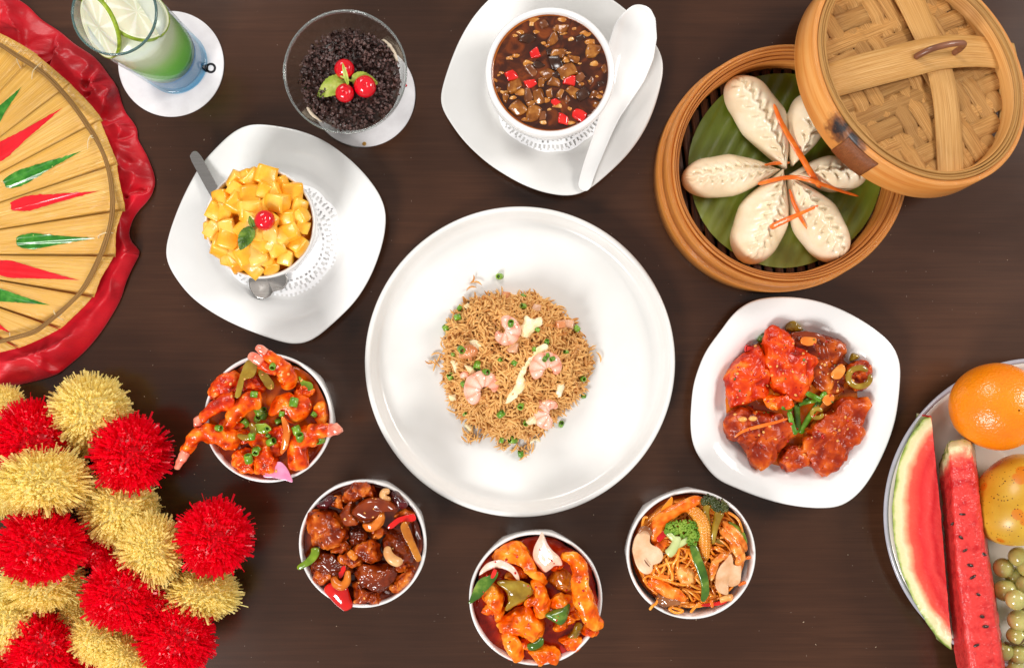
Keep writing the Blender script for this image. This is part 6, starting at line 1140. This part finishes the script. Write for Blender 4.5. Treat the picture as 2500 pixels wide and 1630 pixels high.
ff([(690, 790), (700, 740), (780, 725), (870, 760), (870, 815), (780, 825)], .024, .011, ORANGE_F, 'pale orange end of fish just left of the green stems')
mk('onion_petal', slab('K', [(930, 380), (940, 340), (1020, 330), (1035, 380), (980, 400)], .030, .002), ONION, None, 'saucy onion piece on the darkest fish', 'onion petal'); mk('onion_petal', slab('K', [(1140, 580), (1200, 520), (1230, 560), (1200, 620), (1150, 620)], .0295, .003, tilt=(.2, .1)), ONION, None, 'orange onion wedge at right edge of the darkest fish', 'onion petal')
mk('onion_petal', slab('K', [(1075, 770), (1100, 730), (1150, 730), (1155, 770), (1110, 805)], .022, .003), ONION, None, 'orange onion cube just right of the green stems', 'onion petal')
ff([(1235, 600), (1250, 530), (1330, 490), (1390, 530), (1405, 620), (1370, 700), (1290, 700)], .012, .012, RUST_F, 'small fish piece under the green pepper ring', amp=.0014)
def ringp(cx, cyy, r, z, mat, label, a0=0, a1=6.0, w=18): mk('green_pepper', tube('K', [(cx + r * math.cos(a), cyy + r * .85 * math.sin(a), z) for a in np.linspace(a0, a1, 12)], w, amp=.0003, flat=.7, m=50), mat, None, label, 'green pepper piece')
ringp(1325, 610, 74, .026, OLIVE, 'green pepper ring lying at the right edge of the fish', -.3, 5.6, 20); ringp(1040, 855, 36, .0255, OLIVE, 'small olive pepper ring beside the green stems', 0, 5.9, 15)
mk('green_pepper', blob('K', [(830, 285), (850, 230), (880, 222), (930, 270), (940, 300), (880, 305)], .014, .006, .0006), OLIVE, None, 'olive pepper tip at the top edge of the fish', 'green pepper piece'); mk('green_pepper', blob('K', [(635, 355), (660, 325), (710, 318), (700, 370), (655, 380)], .012, .007, .0006), PEPDK, None, 'dark pepper piece at the upper left of the fish', 'green pepper piece')
mk('green_pepper', blob('K', [(1265, 500), (1275, 445), (1330, 470), (1300, 495)], .011, .006, .0005), OLIVE, None, 'olive pepper scrap near the right rim of plate', 'green pepper piece'); mk('red_pepper', slab('K', [(552, 440), (560, 395), (610, 400), (620, 415), (580, 440)], .012, .006), REDPEP, None, 'dark red pepper scrap at the left edge of fish', 'red pepper piece')
mk('onion_petal', tube('K', [(860, 320, .030), (960, 318, .032), (1050, 335, .031), (1110, 385, .028)], [10, 18, 18, 8], flat=.6, amp=.0003), DOME, None, 'long glazed onion strand along the top fish edge', 'onion petal')
gst = 'green onion stems at the fish plate centre'
STEM = pmat('green_onion_stem', [(.3, (60, 108, 16)), (.55, (98, 146, 34)), (.75, (150, 186, 70))], 120, rough=.3, coat=.4, stretch=(1, 1, 1))
for P, w, l in (([(800, 815), (870, 830)], 15, 'short green stem half under the pale orange fish end'), ([(848, 840), (868, 920), (895, 1000)], 17, 'leftmost leaning green onion stem'), ([(900, 790), (904, 890), (908, 985)], 22, 'widest upright green onion stem'), ([(1095, 710), (1040, 800), (980, 890), (925, 992)], 20, 'longest slanting green onion stem'), ([(935, 790), (1000, 775), (1040, 770)], 13, 'level green stem crossing under the top one'), ([(968, 718), (1015, 740), (1068, 770)], 19, 'topmost short green onion stem'), ([(915, 800), (955, 775), (985, 755)], 15, 'short green stem under the topmost one')):
    strip('K', P, w, STEM, 'green_onion', l, 'green onion', gst, .0012, .55, 2.4, 10)
strip('K', [(478, 1020), (540, 975), (640, 945), (740, 920), (842, 890)], [6, 11, 12, 11, 7], CARROT, 'carrot_strip', 'long carrot strip over the lower left fish piece', 'carrot strip', 'carrot strips on the saucy fish', .001); strip('K', [(555, 800), (590, 830), (625, 865)], [8, 14, 8], CARROT, 'carrot_strip', 'short carrot strip left of the green stems', 'carrot strip', 'carrot strips on the saucy fish', .001)
flecks('K', 'garlic_bits', SEEDM, pd, 900, 740, 440, 60, 6, 16, random.Random(14)); flecks('K', 'chili_bits', CHFL, pd, 880, 720, 430, 40, 6, 15, random.Random(15)); flecks('K', 'herb_bits', PEPDK, pd, 850, 650, 380, 16, 6, 14, random.Random(16))
for x, y, l in ((605, 890, 'pale peanut on the lower left fish piece'), (535, 895, 'pale peanut half beside the other one')):
    p = hit('K', x, y, .001); mk('peanut', ball(p, wl('K', 28, p[2]), 14, 10, 1.1, .65, .6), SEEDM, None, l, 'peanut')
# ================================================================ fruit platter
zone()
zr = .024; bc = W((2540, 1255), zr); R = 382 * S * (1 - zr / H)
GREYR = pmat('grey_plate_rim', (176, 174, 184), rough=.2, coat=.3); PLAT = pmat('fruit_plate_glaze', [(.4, (214, 204, 194)), (.6, (222, 212, 202))], 20, rough=.16, coat=.4)
pl = mk('round_plate', lathe([(0, .006), (R * .55, .006), (R * .72, .0068), (R * .84, .012), (R * .94, zr - .0012), (R * .972, zr), (R * .972, zr - .004), (R * .8, .007), (R * .6, .001), (R * .5, .0004), (0, .001)], 160, bc[:2]), PLAT, None, 'white round plate with grey rim holding the fruit', 'plate')
mk('rim', lathe([(R * .9725, zr - .0006), (R * .974, zr + .0004), (R * .988, zr + .0006), (R, zr - .0008), (R * .996, zr - .003), (R * .974, zr - .0042), (R * .9725, zr - .0006)], 160, bc[:2]), GREYR, pl)
MELON = pmat('watermelon', [(0, (112, 136, 50)), (.03, (168, 180, 92)), (.07, (218, 212, 158)), (.19, (230, 216, 172)), (.27, (238, 168, 126)), (.37, (232, 84, 66)), (.6, (216, 40, 42)), (.78, (230, 66, 62)), (.9, (206, 26, 34)), (1, (222, 54, 52))], 60, detail=7, rough=.4, coat=.12, sss=.15, sss_r=.003, bump=.0009, bscale=240, attr='depth', attr_noise=.2, flecks=((240, 120, 104), 120, .12))
MELON2 = pmat('watermelon_heart', [(0, (112, 136, 50)), (.03, (168, 180, 92)), (.08, (218, 210, 152)), (.24, (232, 216, 170)), (.33, (240, 170, 130)), (.46, (232, 84, 68)), (.6, (206, 32, 36)), (.75, (226, 66, 60)), (.88, (192, 22, 28)), (1, (222, 58, 54))], 110, detail=7, rough=.38, coat=.15, bump=.0014, bscale=300, attr='depth', attr_noise=.55, flecks=((246, 150, 130), 160, .13))
SEEDB = pmat('melon_seed', [(.3, (36, 16, 12)), (.7, (70, 36, 26))], 60, rough=.25, coat=.4)
# first wedge: half-moon with a flat cut face up; the second cut face drops away under its straight edge
mt = thing('watermelon_wedge', W(px('M', 300, 900), .008), 'half moon watermelon wedge lying flat along the plate rim', 'watermelon wedge', 'watermelon wedges on the fruit plate')
arc = crom([(340, 330), (300, 352), (250, 420), (205, 505), (175, 620), (160, 740), (158, 840), (170, 950), (192, 1050), (228, 1150), (280, 1260), (350, 1370), (400, 1430), (438, 1462)], 60); st = crom([(346, 328), (362, 500), (380, 680), (396, 860), (410, 1030), (424, 1200), (438, 1350), (446, 1462)], 60)
za = .040; n = 26; V, A, F = [], [], []
for i in range(60):
    for j in range(n):
        t = j / (n - 1); p = arc[i] * (1 - t) + st[i] * t; z = za + .006 * t - .0012 * (1 - t) ** 6; V.append(W(px('M', *p), z)); d = np.linalg.norm((arc[i] - p)); A.append(min(1.0, d / 225 + .0) if 2 < i < 57 else min(.3, d / 225))
for i in range(59):
    for j in range(n - 1): F.append((i * n + j, i * n + j + 1, (i + 1) * n + j + 1, (i + 1) * n + j))
A = np.array(A).reshape(60, n); e = np.minimum(np.arange(60), 59 - np.arange(60))[:, None] * 26 / 225.0; A = np.minimum(A, e).ravel()
mk('flesh', (rough_up(np.array(V), .0008, 180, 5), F, None), MELON, mt, attr=A)
V, A, F = [], [], []
for i in range(60):                       # rind below the arc, then the hidden cut face back up to the straight edge
    a, s = W(px('M', *arc[i]), za - .0012), W(px('M', *st[i]), za + .006); mid = (a + s) / 2
    for j in range(17):
        t = j / 16
        if t < .6: q = t / .6; p = a * (1 - q) + (mid * .45 + s * .55) * q; z = a[2] * (1 - q) ** 1.5 + .0105 * (1 - (1 - q) ** 1.5) ; A.append(.0 + .02 * q); p = p - (mid - a) * .18 * math.sin(PI * q)
        else: q = (t - .6) / .4; p = (mid * .45 + s * .55) * (1 - q) + s * q; z = .0105 * (1 - q) + s[2] * q; A.append(min(.02 + q * 1.1, 1))
        V.append((p[0], p[1], z - .0002 * (t < .05)))
for i in range(59):
    for j in range(16): F.append((i * 17 + j, (i + 1) * 17 + j, (i + 1) * 17 + j + 1, i * 17 + j + 1))
RIND = mk('rind', (np.array(V), F, None), MELON, mt, attr=A)
# second wedge: seen along its narrow cut face
m2 = thing('watermelon_wedge', W(px('M', 540, 1000), .008), 'narrow seeded watermelon wedge between the half moon and the mango', 'watermelon wedge', 'watermelon wedges on the fruit plate')
lt_ = crom([(430, 450), (440, 560), (450, 700), (458, 850), (466, 1000), (480, 1150), (500, 1300), (515, 1420), (540, 1600), (560, 1750)], 70); rt_ = crom([(540, 436), (552, 560), (575, 700), (596, 850), (610, 980), (625, 1080), (648, 1220), (668, 1380), (692, 1560), (715, 1750)], 70); lo_ = crom([(384, 560), (385, 640), (400, 760), (410, 900), (420, 1030), (432, 1180), (448, 1330), (456, 1450), (480, 1600), (500, 1750)], 70)
V, A, F = [], [], []; nA = 30
for i in range(70):
    for j in range(nA):
        t = j / (nA - 1)
        if t < .28: q = t / .28; p = lo_[i] * (1 - q) + lt_[i] * q; z = .024 + .034 * q
        elif t < .86: q = (t - .28) / .58; p = lt_[i] * (1 - q) + rt_[i] * q; z = .058 + .003 * math.sin(PI * q)
        else: q = (t - .86) / .14; p = rt_[i] + np.array((14, 0)) * q; z = .058 - .036 * q
        endr = .012 * max(0, 1 - i / 4) ** 2; w = W(px('M', *p), z - endr); V.append(w); A.append(min(1, .02 + i / 69 * 4.6) if i < 20 else 1.0)
for i in range(69):
    for j in range(nA - 1): F.append((i * nA + j, i * nA + j + 1, (i + 1) * nA + j + 1, (i + 1) * nA + j))
V = np.array(V); A = np.array(A); A = np.clip(A - .25 * np.array([max(0, 1 - (i // nA) / 12) * (abs((i % nA) / nA - .55) > .3) for i in range(len(A))]), .01, 1)
flesh2 = mk('flesh', (rough_up(V, .0011, 150, 8, .0007, 420), F, None), MELON2, m2, attr=A)
V, A, F = [], [], []
for i in range(70):
    a, b = W(px('M', *lo_[i]), .024), W(px('M', *(rt_[i] + (14, 0))), .022)
    for j in range(9): t = j / 8; p = a * (1 - t) + b * t; V.append((p[0] - .003 * math.sin(PI * t) * 0, p[1], p[2] - .0155 * math.sin(PI * t))); A.append(.02)
for i in range(69):
    for j in range(8): F.append((i * 9 + j, (i + 1) * 9 + j, (i + 1) * 9 + j + 1, i * 9 + j + 1))
mk('rind', (np.array(V), F, None), MELON, m2, attr=A)
V = []
for t in np.linspace(0, 1, 12):
    a, b = W(px('M', 384 * (1 - t) + 548 * t, 560 - 118 * t ** .6), .024 - .002 * t), W(px('M', 430 * (1 - t) + 542 * t, 452 - 14 * t), .0465)
    V += [a, (a + b) / 2, b]
mk('rind_end', (np.array(V), [(3 * i + k, 3 * i + 3 + k, 3 * i + 4 + k, 3 * i + 1 + k) for i in range(11) for k in (0, 1)], None), MELON, m2, attr=[.05, .12, .2] * 12)
for x, y in ((497, 805), (490, 918), (510, 980), (535, 1053), (548, 1110), (575, 1195), (593, 1302), (610, 1350), (562, 1442), (452, 850), (600, 998)):
    p = hit('M', x, y, .0001); sr_ = random.Random(x * y); b_ = ball((0, 0, 0), wl('M', sr_.uniform(12, 18), p[2]), 12, 8, 1.1, sr_.uniform(.4, .6), .4); mk('seed', (rot(b_[0], (sr_.uniform(-.3, .3), sr_.uniform(-.5, .5), sr_.uniform(-.6, .6)), p), b_[1]), SEEDB, flesh2)
ORNG = pmat('orange_peel', [(.3, (240, 120, 6)), (.6, (248, 140, 14)), (.8, (250, 154, 28))], 20, rough=.3, coat=.3, coat_r=.15, sss=.2, sss_r=.004, bump=.0006, bscale=420, bdetail=1)
z = .052; c = W(px('M', 668, 283), z); r = 106 * S * (1 - z / H); V, F, U = ball(c, r, 72, 44, 1.06, 1, .96)
org = mk('orange', (rough_up(V, .0012, 28, 3), F, U), ORNG, None, 'whole orange with dimpled skin on the fruit plate', 'orange')
nv_ = W(px('M', 762, 262), z + r * .95); mk('stem_scar', ball(nv_ - (0, 0, r * .24), .0016, 12, 8, 1, 1, .6), pmat('dry_stem', (58, 52, 22), rough=.7), org)
MANS = pmat('mango_skin', [(.3, (192, 140, 30)), (.5, (208, 164, 50)), (.72, (220, 184, 80))], 22, rough=.36, coat=.12, coat_r=.15, sss=.15, sss_r=.003, flecks=((206, 122, 18), 55, .56), flecks2=((90, 50, 16), 330, .36), bump=.0001)
z = .042; c = W(px('M', 765, 735), z); r = 112 * S * (1 - z / H); V, F, U = ball((0, 0, 0), r, 64, 40, .92, 1.0, .86); t = V[:, 1] / r; V[:, 0] *= 1 - .17 * t; V[:, 2] *= 1 - .1 * t; V[:, 0] += .004 * t
mk('mango', (rough_up(V, .0014, 26, 6) + c, F, U), MANS, None, 'ripe yellow mango with brown speckles beside the orange', 'mango')
GRP = pmat('green_grape', [(.3, (176, 170, 92)), (.55, (196, 190, 116)), (.75, (214, 208, 148))], 50, rough=.14, coat=.5, coat_r=.06, sss=.6, sss_r=.006, trans=.15)
GL = ['grape nearest both the watermelon and the mango', 'oval grape touching the watermelon below the nearest grape', 'brightest yellow green grape on top of the bunch', 'large grey green grape right under the mango', 'small shaded grape wedged behind the upper grapes', 'big grape directly below the brightest one', 'squat grape just above the thin brown twig', 'grape touching the watermelon near the plate bottom', 'grape lying under the brown twig near the plate rim',
 'upper grape cut by the photo edge beside the oval one', 'grape behind the brightest one, cut by the photo edge', 'grape at the photo edge above the twig end', 'grape at the photo edge under the mango', 'lowest grape resting on the grey plate rim']
gg = 'green grapes spilling beside the watermelon'
for i, (x, y, r, k, z) in enumerate([(695, 1065, 48, 1.0, .024), (706, 1175, 58, .9, .024), (756, 1220, 49, 1.0, .040), (775, 1012, 54, .9, .030), (750, 1105, 46, 1.0, .020), (772, 1320, 54, 1.0, .030), (762, 1395, 50, .85, .030), (697, 1470, 45, 1.0, .026), (772, 1480, 52, .95, .026), (810, 1150, 52, 1, .030), (825, 1260, 52, 1, .026), (840, 1390, 52, 1, .034), (815, 1060, 50, 1, .034), (745, 1540, 48, 1, .02)]):
    c = W(px('M', x, y), z); V, F, U = ball(c, wl('M', r, z), 28, 20, 1, k, .95)
    mk('grape', (V, F, U), GRP, None, GL[i], 'grape', gg)
TWIG = pmat('grape_twig', [(.3, (64, 48, 22)), (.7, (106, 82, 40))], 90, rough=.7)
mk('grape_twig', cat([tube('M', [(700, 1425, .030), (740, 1435, .033), (790, 1430, .034), (840, 1440, .032)], 7, amp=.0006, freq=200), tube('M', [(770, 1440, .034), (790, 1420, .038), (805, 1400, .038)], 6), tube('M', [(770, 1120, .030), (790, 1180, .032), (800, 1230, .030)], 6)]), TWIG, None, 'thin brown grape stem between the green grapes', 'grape stem')

# ================================================================ tinsel pom-pom garland
zone()
def pom_mat(name, a, b, c, rough, tr):
    m = pmat(name, [(.3, a), (.5, b), (.72, c)], 160, rough=rough, spec=.4, translucent=tr); return m
POMR = pom_mat('red_plastic_tinsel', (236, 0, 22), (250, 6, 40), (254, 20, 66), .25, .5); POMY = pom_mat('yellow_raffia_tinsel', (255, 226, 112), (255, 239, 152), (255, 249, 200), .5, .4)
def pom_mesh(seed, n, wmul, sharp):
    r = random.Random(seed); V, F, NN = [], [], []
    for i in range(n):
        zc = 1 - 2 * (i + .5) / n; a = i * 2.39996 + r.uniform(-.3, .3); s = math.sqrt(1 - zc * zc); d = Vector((s * math.cos(a), s * math.sin(a), zc)); d += Vector((r.gauss(0, .06), r.gauss(0, .06), r.gauss(0, .06))); d.normalize()
        sd = d.orthogonal().normalized(); sd.rotate(Matrix.Rotation(r.uniform(0, 6.28), 3, d)); L = r.uniform(.91, 1.0) * (1.07 if r.random() < .012 else 1); w = r.uniform(.020, .042) * wmul; bend = Vector((r.gauss(0, .10), r.gauss(0, .10), r.gauss(0, .10))); nn = d.cross(sd) * w * r.uniform(-.5, .5); o = len(V)
        for t, k in ((.72, .6), (.82, .9), (.92, 1.0), (1, 1.05)):
            c = d * (L * t) + bend * t * t; V += [c - sd * w * k, c + nn * k, c + sd * w * k]; q_ = sd.cross(d) * .55; NN += [tuple((d * .8 + q_ - sd * .3).normalized()), tuple((d * .8 + q_).normalized()), tuple((d * .8 + q_ + sd * .3).normalized())]
        tg = sd.cross(d) * r.choice((-1, 1)) + d * r.uniform(-.25, .15); c = d * L + bend + tg * r.uniform(.008, .035); V += [c - sd * w, c + nn * .5, c + sd * w]
        for q in range(4):
            for e in range(2): b = o + q * 3 + e; F.append((b, b + 1, b + 4, b + 3))
    return np.array([tuple(v) for v in V]), F, NN
POMS = {}
def pom(col, x, y, r, cz, label, sx=1, sy=1, rz=0, sz=1):
    z = cz; c = W(px('C', x, y), z); R = wl('C', r, z) * .98; v = len(POMS.get(col, [])) % 3; key = (col, v)
    t = thing('pom_pom', (c[0], c[1], z), label, 'pom pom', 'red and yellow tinsel pom poms of the garland'); WL[t.name] = (0, 0, 0)
    if key not in POMS:
        g = pom_mesh(hash(col) % 7 + v * 11 + (3 if col == 'r' else 50), 2700 if col == 'r' else 3000, 1.0 if col == 'r' else .8, 0); f = mk('fringe', (g[0], g[1], None), POMR if col == 'r' else POMY, None, kind='stuff', smooth=False); f.data.transform(Matrix.Translation(Vector(WL[f.name]))); k = mk('core', ball((0, 0, 0), .80, 24, 14), POMR if col == 'r' else POMY, None); k.data.transform(Matrix.Translation(Vector(WL[k.name]))); POMS[key] = (f, k)
    else: f, k = (o.copy() for o in POMS[key]); COL.objects.link(f); COL.objects.link(k)
    for o in (f, k): o.parent = t; o.location = (0, 0, 0)
    POMS.setdefault(col, []).append(1); t.scale = (R * sx, R * sy, R * .82 * sz); t.rotation_euler = (0, 0, rz)
    return t
pom('y', 455, 262, 196, .034, 'yellow pom pom standing highest toward the red cloth'); pom('y', 420, 400, 105, .022, 'drooping yellow tuft wedged between two red pom poms', .75, 1)
pom('y', 20, 225, 100, .026, 'yellow pom pom peeping behind the topmost red one near the cloth'); pom('r', 165, 400, 196, .040, 'red pom pom nearest the red cloth, cut by the photo edge')
pom('y', 600, 745, 192, .030, 'amber yellow pom pom under the upper right red one'); pom('r', 662, 470, 192, .046, 'red pom pom facing the long prawn tail')
pom('r', 500, 930, 120, .022, 'deep red pom pom sunk in the gap at the middle'); pom('y', 10, 660, 130, .036, 'yellow pom pom cut by the left photo edge beside the pale one')
pom('y', 215, 612, 226, .058, 'large pale yellow pom pom between two red ones at left', 1.04, .78, 0); pom('y', 215, 1120, 205, .036, 'yellow pom pom half covered by the wide red one', 1, .72); pom('r', 205, 935, 212, .066, 'wide red pom pom on top of the pile at left', 1.02, .84)
pom('y', 760, 960, 168, .048, 'pale yellow pom pom left of the outermost red one', .96, 1.12); pom('y', 1010, 1180, 192, .030, 'yellow pom pom trailing loose strands, below the outermost red one', 1.02, .70); pom('r', 1085, 890, 186, .052, 'outermost red pom pom facing the cashew chicken bowl', .98, 1.03)
pom('y', 60, 1310, 160, .036, 'yellow pom pom at the left edge near the bottom', 1, 1.1); pom('y', 390, 1260, 112, .026, 'slanting upper end of the elongated yellow tinsel roll', .85, 1.1); pom('y', 490, 1390, 140, .034, 'middle of the elongated yellow tinsel roll'); pom('y', 640, 1480, 150, .032, 'lower end of the elongated yellow tinsel roll beside red', 1, .9)
pom('r', 600, 1180, 172, .058, 'red pom pom in the lower middle of the pile', 1.0, 1.0); pom('r', 890, 1400, 186, .044, 'red pom pom at lower right of the pile', 1, 1.0); pom('r', 740, 1260, 130, .044, 'red tuft bridging the two lower red pom poms'); pom('r', 220, 1460, 182, .040, 'red pom pom at the bottom edge of the photo', .95, 1.05); pom('r', 440, 1560, 120, .02, 'low red pom pom at the bottom beside the yellow roll'); pom('r', 90, 1560, 150, .03, 'red pom pom filling the bottom left corner')

# crumbs and dust lying about on the table
cr = random.Random(77); parts = []; zone(); CRB = pmat('pale_crumb', [(.3, (150, 120, 92)), (.7, (206, 184, 158))], 80, rough=.8)
for i in range(110):
    x, y = (cr.gauss(620, 90), cr.gauss(1120, 130)) if i % 3 == 0 else (cr.uniform(300, 2480), cr.uniform(10, 1620)); p = W((x, y), 0); k = cr.uniform(.0002, .0006)
    b = ball((0, 0, 0), k, 6, 4, cr.uniform(.6, 2.2), cr.uniform(.5, 1), .6); parts.append((rot(b[0], (0, 0, cr.uniform(0, 3)), (p[0], p[1], k * .5)), b[1], None))
mk('crumbs', cat(parts), CRB, None, 'tiny pale crumbs scattered over the dark table', 'crumbs', None, 'stuff')
